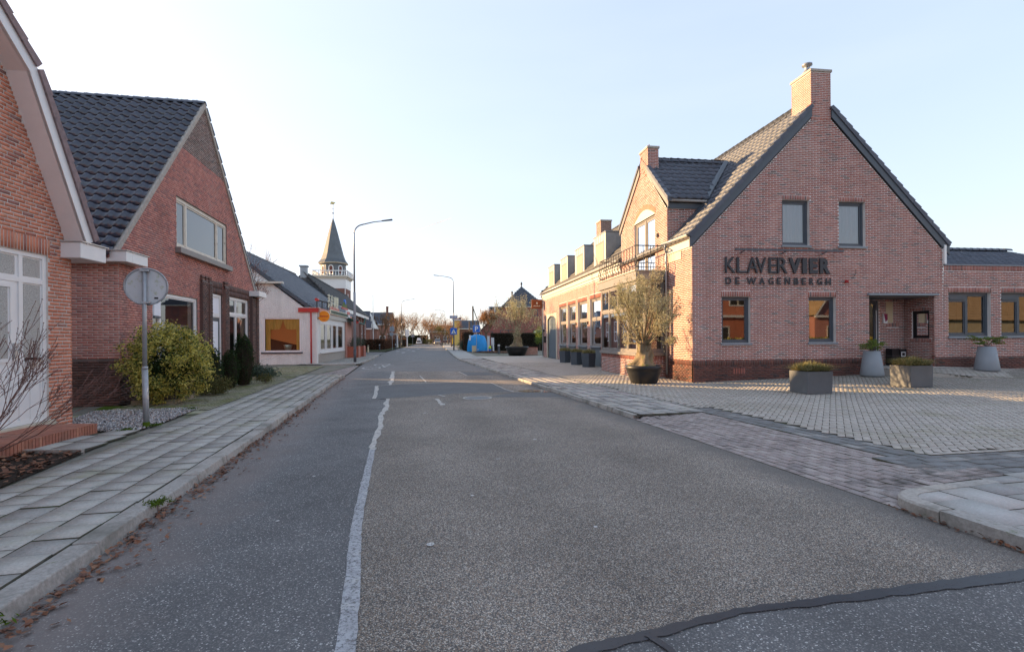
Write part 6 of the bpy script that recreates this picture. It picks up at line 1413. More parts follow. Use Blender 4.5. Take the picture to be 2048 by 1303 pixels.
# flag pole
fp=thing('flag_pole','tall thin white flag pole rising from the brown hedge',"flagpole",(-20.4,76,.1)); MB().tube([(0,0,0),(0,0,7.9)],[.07,.045],8).lathe([(.06,7.9),(.09,7.95),(.02,8.03)],8).build('pole',M['paint_w'],fp)
up=thing('utility_pole','dark utility pole with slanting strut behind the parking sign','pole',(-5.6,75,.1)); MB().tube([(-.05,0,0),(-.05,0,6.2)],.11,8).build('pole',M['bark'],up); MB().tube([(0,0,5.9),(1.05,0,2.8),(1.6,0,1)],.07,6).build('strut',M['bark'],up); MB().tube([(-.55,.1,0),(-.55,.1,4.0)],.10,6).tube([(.45,.1,0),(.45,.1,3.9)],.09,6).build('short_pole',M['bark'],up)
bs=thing('sign_cluster_back','grey blue back of two traffic signs on a thin pole before the hedge','sign',(-17.6,76,.1),.1)
MB().tube([(0,0,0),(0,0,3.6)],.035,6).build('pole',M['galv'],bs); MB().box(-.38,.30,.03,.05,2.65,3.35).build('panel',M['lamp'],bs); MB().ext([(-.12+.3*math.cos(2*PI*k/14),.04,2.25+.3*math.sin(2*PI*k/14)) for k in range(14)],(0,.02,0)).build('disc',M['lamp'],bs)
sh=thing('bus_shelter','small pale bus stop frame with flat top behind the second left lamp','shelter',(-21.6,94,.1),.15)
MB().box(-1.1,.9,-.5,.6,2.3,2.5).build('roof',M['panel'],sh); MB().box(.45,.6,-.4,-.25,0,2.3).box(-1.0,-.9,.4,.5,0,2.3).build('leg',M['anth'],sh); MB().box(.65,.9,-.4,-.3,0,2.2).build('leg',M['white'],sh); MB().box(-.9,.4,.45,.47,.3,2.2).build('pane',M['glass'],sh)
inf=thing('info_post','white information post beside the second left lamp','sign',(-21.2,104.5,.1)); MB().box(-.1,.1,-.05,.05,0,3.3).box(-.35,.35,-.04,.04,2.0,3.4).build('post',M['white'],inf)
# ------------------------------------------------------------------ planters by the restaurant
def leaf_tuft(parent,c,rx,ry,h,n,mat,seed,wd=.012,name='grass_tuft',lean=.7):
    g=np.random.default_rng(seed); V=[];F=[]
    b=np.column_stack([g.uniform(-rx,rx,n)*.92,g.uniform(-ry,ry,n)*.92]); a=g.random(n)*2*PI; L=h*(.35+.9*g.random(n))*(1.15-.45*np.hypot(b[:,0]/rx,b[:,1]/ry)); ln=lean*g.random(n)
    out=np.column_stack([b[:,0]/rx,b[:,1]/ry])*.7+np.column_stack([np.cos(a),np.sin(a)])*.8
    for i in range(n):
        p0=np.array([b[i,0],b[i,1],0]); o=np.array([out[i,0],out[i,1],0])*ln[i]*h; p1=p0+o*.35+[0,0,L[i]*.7]; p2=p0+o*1.05+[0,0,L[i]*(1-.25*ln[i])]; s=np.array([-math.sin(a[i]),math.cos(a[i]),0])*wd
        k=len(V); V+=[p0-s,p0+s,p1+s*.8,p1-s*.8,p2,p2+s*.05]; F+=[(k,k+1,k+2,k+3),(k+3,k+2,k+5,k+4)]
    V=np.array(V)+np.array(c); o=mesh_obj(name,npmesh(name,V,F),M[mat],parent); return o
def cube_planter(label,plabel,x,y,rz,w,h,seed,mat='pot_g'):
    z=.105+hp(x,y); T=thing('square_planter',label,'planter',(x,y,z),rz,'grey square planters on the paved square')
    mb=MB(); t=.035; a=w/2
    mb.hexa([(-a*.97,-a*.97,0),(-a*.97,a*.97,0),(a*.97,a*.97,0),(a*.97,-a*.97,0),(-a,-a,h),(-a,a,h),(a,a,h),(a,-a,h)]); mb.build('box',M[mat],T,bev=.015)
    MB().box(-a+t,a-t,-a+t,a-t,h,h+.008).build('soil',M['soil'],T)
    G=thing('ornamental_grass',plabel,'grass plant',(x,y,z+h),rz,'grass tufts in the square planters'); leaf_tuft(G,(0,0,0),a*.95,a*.95,.27,1500,'lf_grass',seed,.006,'blades',1.7)
    return T
cube_planter('dark grey square planter, left of the two on the square','dense green brown grass tuft in the left square planter',7.86,13.62,.12,.72,.58,1)
cube_planter('grey square planter near the paved ramp, right of the two on the square','dry yellowish grass tuft in the right square planter',11.28,14.62,.13,.70,.60,2)
def tall_planter(label,plabel,x,y,z,seed,H=.86,r0=.35,r1=.24,light='pot_l'):
    T=thing('tall_planter',label,'planter',(x,y,z),.1,'tall tapering grey planters')
    MB().lathe([(r0*.75,0),(r0*.94,.03),(r0,.09),(r1,H),(r1*.9,H),(r1*.88,H-.05)],32).build('pot',M[light],T,smooth=True)
    MB().lathe([(r1*.87,H-.06),(.01,H-.05)],16).build('soil',M['soil'],T)
    B=thing('potted_shrub',plabel,'shrub',(x,y,z+H),0,'light green shrubs in the tall planters'); g=np.random.default_rng(seed); segs=[];rr=random.Random(seed); tp=[]
    for k in range(16):
        a=rr.random()*2*PI; d=rr.uniform(.25,.52); e=(math.cos(a)*d,math.sin(a)*d*.8,rr.uniform(.1,.38)); m=(e[0]*.4,e[1]*.4,e[2]*.75); segs+=[((0,0,-.05),m,.008,.006),(m,e,.006,.003)]
        for j in range(7): t=.3+.7*j/6; tp.append((m[0]+(e[0]-m[0])*t,m[1]+(e[1]-m[1])*t,m[2]+(e[2]-m[2])*t))
    segmesh('stem',segs,'bark',B,4); tp=np.array(tp); k=g.integers(0,len(tp),1100); leafmesh('foliage',tp[k]+g.normal(size=(1100,3))*[.045,.045,.02],.06,'lf_green',B,.35,g)
x1,y1,_=kl(6.05,-.62); tall_planter('tall grey round planter left of the entrance','light green shrub in the tall planter left of the entrance',x1,y1,.10+hp(x1,y1),1)
x2,y2,_=kl(10.35,-.75); tall_planter('tall grey round planter under the right hand windows','spreading green shrub in the tall planter under the right hand windows',x2,y2,.10+hp(x2,y2)+.02,2)
ab=thing('ash_bin','black box bin with white outlined square in the entrance recess','bin',kl(8.55,1.0,.5),KR)
MB().box(-.29,.0,-.14,.14,0,.62).box(.02,.29,-.16,.12,0,.60).build('box',M['black'],ab,bev=.01); MB().box(.07,.24,-.168,-.162,.33,.50).build('frame',M['white'],ab); MB().box(.095,.215,-.173,-.167,.355,.475).build('slot',M['black'],ab)
def hex_planter(label,plabel,x,y,seed):
    T=thing('faceted_planter',label,'planter',(x,y,.1),.1,'dark faceted planters under the wing windows')
    n=6; q=[(.36*math.cos(2*PI*k/n+.3),.36*math.sin(2*PI*k/n+.3)) for k in range(n)]; q2=[(.42*math.cos(2*PI*k/n+.3),.42*math.sin(2*PI*k/n+.3)) for k in range(n)]
    MB().add([(a,b,0) for a,b in q]+[(a,b,.72) for a,b in q2],[tuple(range(n-1,-1,-1)),tuple(range(n,2*n))]+[(i,(i+1)%n,n+(i+1)%n,n+i) for i in range(n)]).build('pot',M['anth'],T,bev=.01)
    B=thing('dry_plant',plabel,'plant',(x,y,.82),0,'dry low plants in the faceted planters'); leaf_tuft(B,(0,0,0),.34,.34,.22,420,'lf_grass',seed,.01,'foliage')
for i,(d,a,b) in enumerate(((9.75,'dark faceted planter nearest the bay window','dry plant in the planter nearest the bay window'),(12.05,'dark faceted planter in the middle of the three by the wing','dry plant in the middle planter by the wing'),(14.75,'dark faceted planter farthest along the wing, nearest its door','dry plant in the planter farthest along the wing'))):
    p=kl(-.68,d); hex_planter(a,b,p[0],p[1],10+i)
# ------------------------------------------------------------------ olive trees in black bowls
def bowl(label,x,y,z,R,h,group='black round bowls'):
    T=thing('black_bowl_pot',label,'plant pot',(x,y,z),0,group)
    MB().lathe([(R*.62,0),(R*.72,.03),(R*.93,h*.62),(R*.97,h*.78),(R*1.02,h*.80),(R*1.02,h),(R*.94,h),(R*.92,h-.06)],40).build('bowl',M['pot_b'],T,smooth=True)
    MB().lathe([(R*.92,h-.07),(R*.4,h-.02),(.02,h)],24).build('soil',M['gravel'] if False else M['soil'],T); return T
def olive(label,x,y,z,trunkH,Hc,R,seed,nl,leaf,ls,nb=34,mat='lf_olive',twigm='bark_o'):
    T=thing('olive_tree',label,'tree',(x,y,z),.4,'old olive trees in bowls'); g=np.random.default_rng(seed); rr=random.Random(seed)
    prof=[]; nz=16; ns=18; V=[]
    for i in range(nz+1):
        t=i/nz; zz=t*trunkH; r=(.27*(1-t)**2+.145+.05*t)*trunkH/.8
        for k in range(ns):
            a=2*PI*k/ns; lump=1+.22*math.sin(3*a+5*t)+.16*math.sin(5*a-7*t+1)+.13*mnoise.noise(Vector((math.cos(a)*2,math.sin(a)*2,t*4+seed)))*2
            V.append((r*lump*math.cos(a)+.05*math.sin(t*4),r*lump*math.sin(a)+.04*math.sin(t*3+1),zz))
    me=npmesh('trunk',V,[(i*ns+k,i*ns+(k+1)%ns,(i+1)*ns+(k+1)%ns,(i+1)*ns+k) for i in range(nz) for k in range(ns)],True); o=mesh_obj('trunk',me,M['bark_o'],T); m=o.modifiers.new('s','SUBSURF'); m.levels=m.render_levels=1
    mb=MB()
    for k in range(5):
        a=rr.random()*2*PI; mb.lathe([(.01,-.07),(.06,-.05),(.08,.0),(.055,.06),(.01,.07)],8,(.17*math.cos(a)*trunkH,.17*math.sin(a)*trunkH,trunkH*rr.uniform(.55,.95)))
    mb.build('burl',M['bark_o'],T,smooth=True)
    segs=[];tips=[]
    for k in range(nb):
        a=2*PI*k/nb+rr.uniform(-.3,.3); el=rr.uniform(.0,1.5); d=(math.cos(a)*math.cos(el*.95),math.sin(a)*math.cos(el*.95),math.sin(el)+.08)
        L=R*rr.uniform(.62,.95)*(1 if el<.9 else Hc/R*.62); grow((d[0]*.10,d[1]*.10,trunkH*.92+rr.uniform(-.1,.05)),d,L*.5,.026,2,rr,segs,tips,.5,(2,3),.10,.62,.6,.2,3)
    S=np.array([s[1] for s in segs]); hz=trunkH*.92; fr_=R/np.percentile(np.hypot(S[:,0],S[:,1]),97); fz_=Hc/np.percentile(S[:,2]-hz,98); sc_=lambda p:(p[0]*fr_,p[1]*fr_,hz+(p[2]-hz)*(fz_ if p[2]>hz else 1.0)); segs=[(sc_(a),sc_(b),c,d) for a,b,c,d in segs]; tips=[sc_(p) for p in tips]
    cr=segmesh('crown',[(a,b,max(c,.0045),max(d,.0035)) for a,b,c,d in segs],twigm,T,4)
    tp=np.array(tips); keep=g.integers(0,len(tp),nl); Lp=tp[keep]+g.normal(size=(nl,3))*leaf
    leafmesh('leaves',Lp,ls,mat,cr,.30,g)
    return T
ox,oy=4.33,17.0
bowl('large black round bowl pot holding the big olive tree at the restaurant corner',ox,oy,.1,.585,.60)
olive('large olive tree with gnarled mossy trunk in the black bowl at the restaurant corner',ox,oy,.64,.86,2.2,1.25,4,12500,.07,.064,nb=34)
bowl('smaller black bowl pot standing farther back on the square',.42,44.8,.1,.98,.80,'black round bowls')
olive('shaded olive tree in the far bowl before the hip roofed house',.42,44.8,.8,1.2,3.0,2.3,9,4600,.15,.13,nb=26,mat='lf_olive')
lbw=thing('low_brick_bench','low brick block wall behind the far olive pot','wall',(1.0,46.2,.1),.1); brickwall(lbw,Pl((0,0,0),(1,0,0),(0,-1,0)),[(0,0,1.3),(.62,0,1.3)],[],near=0); MB().box(0,1.3,.001,.5,.0,.62).box(-.02,1.32,-.02,.52,.62,.68).build('block',M['brick_k'],lbw)
# ------------------------------------------------------------------ shrubs on the left
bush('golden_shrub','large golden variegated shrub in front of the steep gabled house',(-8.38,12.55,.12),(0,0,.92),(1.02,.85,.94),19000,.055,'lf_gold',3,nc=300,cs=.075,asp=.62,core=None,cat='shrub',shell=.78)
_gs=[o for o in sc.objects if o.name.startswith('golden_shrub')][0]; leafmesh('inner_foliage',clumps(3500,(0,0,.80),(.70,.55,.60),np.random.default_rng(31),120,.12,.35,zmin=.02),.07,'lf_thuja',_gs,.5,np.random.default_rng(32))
gq=thing('climbing_stems','loose upright stems of the golden shrub reaching the window','shrub',(-8.6,12.9,.12)); segs=[];tips=[]; rr=random.Random(12)
for k in range(6): grow((rr.uniform(-.2,.1),rr.uniform(-.1,.1),.9),(rr.uniform(-.4,.5),0,1),.55,.012,1,rr,segs,tips,.5)
segmesh('stem',segs,'bark',gq,4); g=np.random.default_rng(9); tp=np.array(tips); k=g.integers(0,len(tp),420); leafmesh('foliage',tp[k]+g.normal(size=(420,3))*.05,.06,'lf_gold',gq,.6,g)
def thuja(label,x,y,r,h,seed,n):
    T=thing('conifer_shrub',label,'conifer',(x,y,.12),0,'dark upright conifers before the gabled house'); g=np.random.default_rng(seed)
    z=g.random(n)**.8*h; rad=r*np.clip(np.minimum(1,.62+z/h*.9)*np.sqrt(np.clip(1.04-(z/h)**3.2,0,1)),.06,1)*(.72+.40*g.random(n)**2.2+.05); a=g.random(n)*2*PI; rad*=1+.13*np.sin(a*4+z*5+seed)+.10*np.sin(a*7-z*11); z=z*(1+.06*np.sin(a*3+seed))
    P=np.column_stack([rad*np.cos(a),rad*np.sin(a),z+.02]); leafmesh('foliage',P,.055,'lf_thuja',T,.35,g)
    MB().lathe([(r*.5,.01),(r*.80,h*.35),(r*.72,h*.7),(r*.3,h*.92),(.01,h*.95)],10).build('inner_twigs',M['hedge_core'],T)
thuja('dark conifer with rounded top, left one of the pair beside the golden shrub',-9.02,15.45,.34,1.22,1,3800)
thuja('smaller dark conifer touching the left one, before the front door',-8.93,16.35,.27,1.12,2,3000)
thuja('tall narrow dark conifer standing alone by the right window of the gabled house',-9.02,17.35,.35,1.62,3,4800)
bush('low_shrub','low brownish green shrub in the bed between golden shrub and conifers',(-8.35,14.5,.12),(0,0,.24),(.42,.6,.26),1900,.06,'lf_low',5,nc=50,cs=.07,cat='shrub')
bush('low_shrub','small yellowish low plant at the foot of the tall narrow conifer',(-8.75,18.3,.12),(0,0,.14),(.25,.4,.16),600,.05,'lf_low',6,nc=30,cs=.05,cat='shrub')
bush('blue_green_shrub','low blue green shrub at the right end of the planting bed',(-9.9,20.7,.12),(0,0,.22),(.55,.7,.27),2400,.075,'lf_blue',7,nc=60,cs=.08,cat='shrub')
# bare shrub in front of the door
rr=random.Random(21); T=thing('bare_shrub','leafless shrub with thin purple brown twigs in front of the white door','shrub',(-6.55,6.15,.08)); segs=[];tips=[]
for (dx,dy,dz) in ((.75,.25,1.15),(.55,-.2,1.3),(-.1,.1,1.3),(1.1,.5,.85),(.2,.5,1.2),(1.0,-.35,.75),(.9,.1,1.0),(-.3,-.3,1.1),(1.25,.7,.7),(.4,.2,.8)):
    grow((rr.uniform(-.05,.05),rr.uniform(-.05,.05),0),(dx,dy,dz),.80,.010,3,rr,segs,tips,.42,(1,2),.05,.70,.6,.09,4)
segmesh('branches',[(a,b,max(c,.0026),max(d,.0022)) for a,b,c,d in segs],'twig_r',T,5)
g=np.random.default_rng(3); tp=np.array(tips); leafmesh('buds',tp,.022,'twig_r',T,.5,g)
# ------------------------------------------------------------------ church
def blk(T,x0,x1,y0,y1,z0,z1,mat,name='wall',parent=None): return MB().box(x0,x1,y0,y1,z0,z1).build(name,M[mat],parent or T)
CH_=thing('church_nave','long brown brick church hall with dark tiled roof and white eaves behind the shop','church',(-17.3,49.5,0),.171)
blk(CH_,-5.6,0,0,30.8,0,5.1,'brick_y')
MB().hexa([(-5.9,-.3,4.95),(.35,-.3,4.95),(.35,31.1,4.95),(-5.9,31.1,4.95),(-5.9,-.3,5.05),(.35,-.3,5.05),(.35,31.1,5.05),(-5.9,31.1,5.05)]).build('soffit',M['paint_w'],CH_)
MB().box(.02,.42,-.3,31.1,4.62,5.08).build('white_fascia',M['paint_w'],CH_)
tileroof(CH_,(.48,-.4,5.06),(0,1,0),(-3.25,0,3.15),[(0,0),(31.5,0),(31.5,4.5),(1.8,4.5)],.33,.38,'tile_s',near=60,amp=.03)
tileroof(CH_,(-5.9,-.4,5.06),(1,0,0),(0,2.2,3.1),[(0,0),(6.4,0),(3.2,3.8)],.33,.38,'tile_s',near=60,amp=.03)
MB().ext([(-5.95,-.4,5.06),(-2.75,1.6,8.2),(-2.75,31.1,8.2),(-5.95,31.1,5.06)],(0,0,-.05)).build('roof_back',M['tile_s'],CH_)
MB().add([(-5.6,30.8,5.05),(0,30.8,5.05),(-2.8,30.8,8.1)],[(0,1,2)]).build('gable',M['brick_y'],CH_)
ridge(CH_,(-2.75,1.6,8.2),(-2.75,31.1,8.2),'tile_s',r=.15,step=.5)
MB().box(-3.1,-2.5,1.4,2.0,7.6,8.75).box(-3.2,-2.4,1.3,2.1,8.75,8.88).build('chimney',M['galv'],CH_)
for k in range(7):
    y_=2+k*4.1; MB().box(.02,.22,y_-.25,y_+.25,0,4.6).build('buttress',M['brick_y'],CH_)
    window(CH_,Pl((0,0,0),(0,1,0),(1,0,0)),y_+.9,y_+3.0,1.0,3.9,rec=-.03,fw=.08,mull=[y_+1.95],trans=[2.4],fmat='paint_w',room=None,sash=.02)
TW=thing('church_tower','square brick church tower with white balustrade and slate spire topped by a weather vane','tower',(-33.6,88.5,0),.13)
W_t=5.0
blk(TW,0,W_t,0,W_t,0,10.4,'brick_y'); 
for x in (0,W_t-.12): MB().box(x,x+.12,-.03,0,0,10.4).build('corner_strip',M['paint_w'],TW)
MB().box(-.02,W_t+.02,-.05,W_t+.02,10.4,10.75).build('white_band',M['paint_w'],TW); MB().box(-.05,W_t+.05,-.08,W_t+.05,10.75,12.1).build('cornice_wall',M['paint_w'],TW)
MB().box(-.25,W_t+.25,-.28,W_t+.25,12.1,12.35).box(-.5,W_t+.5,-.5,W_t+.5,12.35,12.6).build('cornice',M['paint_p'],TW)
for z_ in (7.4,8.5,9.4): MB().box(W_t+.0,W_t+.06,1.9,2.3,z_-.3,z_+.2).build('slit_window',M['paint_w'],TW)
bal=thing('balustrade',None,None); bal.parent=TW
for (p,q) in (((-.35,-.35),(W_t+.35,-.35)),((W_t+.35,-.35),(W_t+.35,W_t+.35)),((-.35,-.35),(-.35,W_t+.35))):
    MB().hexa([(p[0]-.05,p[1]-.05,13.35),(p[0]-.05,q[1]+.05,13.35),(q[0]+.05,q[1]+.05,13.35),(q[0]+.05,p[1]-.05,13.35),(p[0]-.05,p[1]-.05,13.5),(p[0]-.05,q[1]+.05,13.5),(q[0]+.05,q[1]+.05,13.5),(q[0]+.05,p[1]-.05,13.5)]).build('hand_rail',M['paint_w'],bal)
    for k in range(13):
        t=k/12; MB().lathe([(.05,0),(.10,.15),(.05,.45),(.06,.75)],6,(p[0]+(q[0]-p[0])*t,p[1]+(q[1]-p[1])*t,12.6)).build('baluster',M['paint_w'],bal)
cxy=W_t/2; n=8; R8=2.15
def octo(r,z): return [(cxy+r*math.cos(PI/8+2*PI*k/8),cxy+r*math.sin(PI/8+2*PI*k/8),z) for k in range(8)]
def frust(r0,z0,r1,z1,name,mat,par):
    a=octo(r0,z0);b=octo(r1,z1); return MB().add(a+b,[tuple(range(7,-1,-1)),tuple(range(8,16))]+[(k,(k+1)%8,8+(k+1)%8,8+k) for k in range(8)]).build(name,M[mat],par)
frust(2.2,12.6,2.2,14.95,'lantern','slatec',TW)
for k in range(8):
    a=2*PI*k/8+PI/4; 
    ca,sa=math.cos(a),math.sin(a); o=thing('belfry_window',None,None); o.parent=TW; o.location=(cxy+2.04*ca,cxy+2.04*sa,12.9); o.rotation_euler=(0,0,a+PI/2)
    ar=[(-.42,0),(.42,0)]+[(.42*math.cos(PI*j/8),1.2+.42*math.sin(PI*j/8)) for j in range(9)]; ar2=[(-.27,.1),(.27,.1)]+[(.27*math.cos(PI*j/8),1.2+.27*math.sin(PI*j/8)) for j in range(9)]
    MB().ext([(x,0,z) for x,z in ar],(0,-.05,0)).build('surround',M['paint_w'],o); MB().ext([(x,-.05,z) for x,z in ar2],(0,-.02,0)).build('louvre',M['brick_dk'],o)
frust(2.55,14.85,2.60,15.02,'eaves','stone_c',TW)
sp8=[(2.62,15.02),(2.15,15.6),(1.78,16.6),(1.38,18.2),(.85,20.3),(.38,22.0),(.05,23.0)]
s8=MB()
for (r0,z0_),(r1,z1_) in zip(sp8,sp8[1:]): s8.add(octo(r0,z0_)+octo(r1,z1_),[(k,(k+1)%8,8+(k+1)%8,8+k) for k in range(8)])
s8.build('spire',M['slatec'],TW)
MB().tube([(cxy,cxy,22.8),(cxy,cxy,25.6)],.045,6).build('vane_rod',M['iron'],TW); MB().lathe([(.0,-.18),(.18,0),(.0,.18)],8,(cxy,cxy,23.9)).lathe([(.0,-.12),(.12,0),(.0,.12)],8,(cxy,cxy,24.7)).build('orb',M['iron'],TW)
MB().ext([(cxy-.5,cxy,25.5),(cxy+.1,cxy,25.45),(cxy+.45,cxy,25.8),(cxy+.1,cxy,25.9),(cxy-.35,cxy,25.95)],(0,.05,0)).build('weather_cock',M['brass'],TW)
# ------------------------------------------------------------------ other houses
def gable_house(name,label,loc,rz,w,d,eh,rh,wm,rm,axis='x',wins=(),chim=None,over=.3,cat='house',hip=0,trim='paint_w',near=0,tiled=True):
    T=thing(name,label,cat,loc,rz)
    MB().box(0,w,0,d,0,eh).build('wall',M[wm],T)
    if axis=='x':
        if not hip: 
            for x in (0,w): MB().ext([(x,0,eh),(x,d,eh),(x,d/2,rh)],(-.1 if x else .1,0,0)).build('gable',M[wm],T)
        L=math.hypot(d/2+over,rh-eh); u=w+2*over
        a=[(0,0),(u,0),(u-hip,L),(hip,L)]
        if tiled: tileroof(T,(-over,-over,eh-.0),(1,0,0),(0,d/2+over,rh-eh),a,.36,.40,rm,near=near); tileroof(T,(-over,d+over,eh),(1,0,0),(0,-d/2-over,rh-eh),a,.36,.40,rm,near=0)
        if hip:
            hv=rh-eh
            for x,s in ((-over,1),(w+over,-1)): MB().add([(x,-over,eh),(x,d+over,eh),(x+s*hip,d/2,rh)],[(0,1,2)]).build('hip',M[rm],T)
        ridge(T,(-over+hip,d/2,rh),(w+over-hip,d/2,rh),rm,r=.13,step=.6)
    else:
        for y in (0,d): MB().ext([(0,y,eh),(w,y,eh),(w/2,y,rh)],(0,-.1 if y else .1,0)).build('gable',M[wm],T)
        L=math.hypot(w/2+over,rh-eh)
        tileroof(T,(-over,-over,eh),(0,1,0),(w/2+over,0,rh-eh),[(0,0),(d+2*over,0),(d+2*over,L),(0,L)],.36,.40,rm,near=near); tileroof(T,(w+over,-over,eh),(0,1,0),(-w/2-over,0,rh-eh),[(0,0),(d+2*over,0),(d+2*over,L),(0,L)],.36,.40,rm,near=0)
        MB().hexa([(-over,-over-.03,eh-.2),(-over,-over,eh-.2),(w/2,-over,rh-.2),(w/2,-over-.03,rh-.2),(-over,-over-.03,eh),(-over,-over,eh),(w/2,-over,rh),(w/2,-over-.03,rh)]).build('barge_board',M[trim],T)
        MB().hexa([(w+over,-over-.03,eh-.2),(w+over,-over,eh-.2),(w/2,-over,rh-.2),(w/2,-over-.03,rh-.2),(w+over,-over-.03,eh),(w+over,-over,eh),(w/2,-over,rh),(w/2,-over-.03,rh)]).build('barge_board',M[trim],T)
        ridge(T,(w/2,-over,rh),(w/2,d+over,rh),rm,r=.13,step=.6)
    MB().box(-over,w+over,-over-.02,-over+.12,eh-.18,eh+.02).build('gutter',M[trim],T)
    for (face,a,b,c,e) in wins:
        P={'f':Pl((0,0,0),(1,0,0),(0,-1,0)),'l':Pl((0,0,0),(0,1,0),(-1,0,0)),'r':Pl((w,0,0),(0,1,0),(1,0,0))}[face]
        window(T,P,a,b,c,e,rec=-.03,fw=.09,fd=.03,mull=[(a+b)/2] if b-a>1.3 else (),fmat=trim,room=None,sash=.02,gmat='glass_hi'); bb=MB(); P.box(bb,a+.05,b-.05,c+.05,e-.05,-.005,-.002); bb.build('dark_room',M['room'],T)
    if chim: 
        for (x,y,s,h) in chim: MB().box(x,x+s,y,y+s,eh,h).box(x-.05,x+s+.05,y-.05,y+s+.05,h,h+.12).build('chimney',M[wm],T)
    return T
HB=thing('hip_roof_house','red brick house with blue black hipped roof behind the far olive tree','house',(-4.4,80,0),.04)
MB().ext([(9.2,0,0),(9.2,0,6.45),(3.1,0,6.45),(-.6,0,2.55),(-.6,0,0)],(0,8,0)).build('wall',M['brick_k'],HB)
tileroof(HB,(2.95,-.35,6.5),(1,0,0),(0,2.9,3.2),[(0,0),(6.6,0),(3.15,4.45)],.33,.40,'tile_d',near=200)
tileroof(HB,(-.95,8.7,2.3),(0,-1,0),(7,0,7.45),[(0,0),(9.1,0),(9.1,5.75),(5.7,10.2),(0,10.2)],.33,.40,'tile_r',near=0)  # same roof as the front hip; its sunlight is put into browner tiles
ridge(HB,(2.95,-.35,6.52),(6.1,3.0,9.75),'tile_d',r=.14); ridge(HB,(9.5,-.35,6.52),(6.15,3.0,9.75),'tile_d',r=.14)
for x in (6.1,1.9): MB().lathe([(.14,0),(.10,.35),(.05,.4),(.16,.5),(.16,.75),(.02,.95)],8,(x,3.0,9.7) if x>5 else (4.6,3.4,8.3)).build('finial',M['lampd'],HB)
MB().box(.9,3.1,1.2,3.4,4.4,6.5).build('dormer',M['anth'],HB); MB().box(.8,3.2,1.1,3.5,6.5,6.62).box(.82,.97,1.1,1.2,4.2,6.5).box(1.7,1.85,1.1,1.2,4.8,6.5).build('dormer_frame',M['paint_w'],HB)
for a,b,c,e in ((4.1,6.1,4.6,6.2),(7.6,8.45,5.0,6.1),(2.6,5.2,1.6,2.9),(.3,1.5,1.6,2.7)): window(HB,Pl((0,0,0),(1,0,0),(0,-1,0)),a,b,c,e,rec=-.03,fw=.08,fd=.03,mull=[(a+b)/2] if b-a>1.3 else (),fmat='anth',room=None,sash=.02,gmat='glass_hi')
cp=thing('carport','dark porch with white end posts beside the hip roofed house','shed',(3.3,78,.1),.04); MB().box(0,3,0,1.5,2.35,2.75).box(.3,1.8,.1,.2,1.2,2.35).build('roof',M['anth'],cp); MB().box(2.2,2.9,-.05,.0,1.1,2.4).box(0,.35,-.05,0,2.2,2.55).build('white_panel',M['white'],cp)
gable_house('far_brick_house','low brown brick house with blue black roof beyond the church',(-31.0,85,0),.1,7.5,8,3.4,6.4,'brick_y','tile_g','x',[('f',5.9,6.8,.9,2.6)],hip=1.0)
gable_house('far_long_house','brick house with long dark roof and thin chimney behind the pollard trees',(-44,124,0),.08,14.3,9,5.2,8.2,'brick_y','tile_d','x',[('f',9,10.2,1,2.4),('f',12,13.4,1,2.4)],chim=[(13.1,3.2,.5,9.6)])
fc=thing('far_chimney','tall square brick chimney rising over the rust coloured trees','chimney',(-28.6,125,0)); MB().box(0,.42,0,.42,0,6.2).lathe([(.16,6.2),(.22,6.3),(.1,6.6)],8,(.21,.21,0)).build('stack',M['brick_y'],fc)
gable_house('end_house','brick house with long dark roof at the far end of the street',(-30.2,190,0),.1,9,9,4.2,6.4,'brick_y','tile_d','x',[('f',1.5,3.5,1,2.6),('f',5,7,1,2.6)],chim=[(.1,4,.8,7.2)])
gable_house('sunlit_wall_house','house with side wall coloured yellow by painted sunlight beside the crossing sign',(-13.3,118,0),.1,1.3,7,5.9,6.2,'yel_sun','tile_r','x',[])
gable_house('dark_roof_house','brick house with steep dark roof and white porch behind the utility pole',(-12.6,124,0),.1,4.6,9,4.0,6.0,'brick_y','tile_d','x',[('f',.6,1.6,1.4,2.8),('f',2.4,3.6,1.4,2.8)],chim=[(-.1,4,.5,6.7)])
M['tile_tan']=mk('tan_tile',[(0,(.42,.30,.18)),(1,(.50,.36,.22))],.7,.2)
# houses outside the frame that shade and are mirrored in the windows
gable_house('gap_shade_house','unseen brick house added to shade the gap between gabled house and white shop',(-28.5,29.6,0),.5,9.5,9,3.6,7.6,'brick_2','tile_g','x')  # added out of view, set so its shadow trims the sun band
gable_house('opposite_house','orange brick house with red brown roof standing behind the camera',(1.5,-17,0),.15,9,8,3.6,8.2,'brick_1','tile_r','y',[('f',1,3,1,2.4)])
gable_house('opposite_barn','long low barn with tan tiled roof behind the camera to the right',(46,-12,0),-.15,30,9,3.0,7.8,'beigep','tile_tan','x')
gable_house('mirrored_house','orange brick gable house with white windows behind the camera, mirrored in the restaurant windows',(30.5,-5.5,0),PI-.1,8.5,8,3.4,8.4,'brick_1','tile_r','y',[('f',.8,2.6,.9,2.5),('f',5.2,7.6,.9,2.5),('f',3.2,5.2,4.2,5.6)])
gable_house('mirrored_house','red brick gable house behind the camera farther right, mirrored in the restaurant windows',(42,-5,0),PI-.1,8.5,8,3.4,8.4,'brick_2','tile_tan','y',[('f',1,3,.9,2.5),('f',5,7,.9,2.5)])
hedge('mirrored_hedge','low green hedge behind the camera before the two gable houses',(18,-1.0),(40,-2.0),1.3,.8,'lf_gold',5000,.16,77)
gf=thing('green_fence','green board fence behind the camera','fence',(41,-1.6,0),-.05)
for k in range(60): MB().box(k*.3,k*.3+.28,0,.03,.05,1.5).build('board',M['greenf'],gf)
gable_house('neighbour_house','brick house further back on the left behind the camera',(-19,-9.5,0),.12,10,8.5,3.6,8.6,'brick_2','tile_g','y')
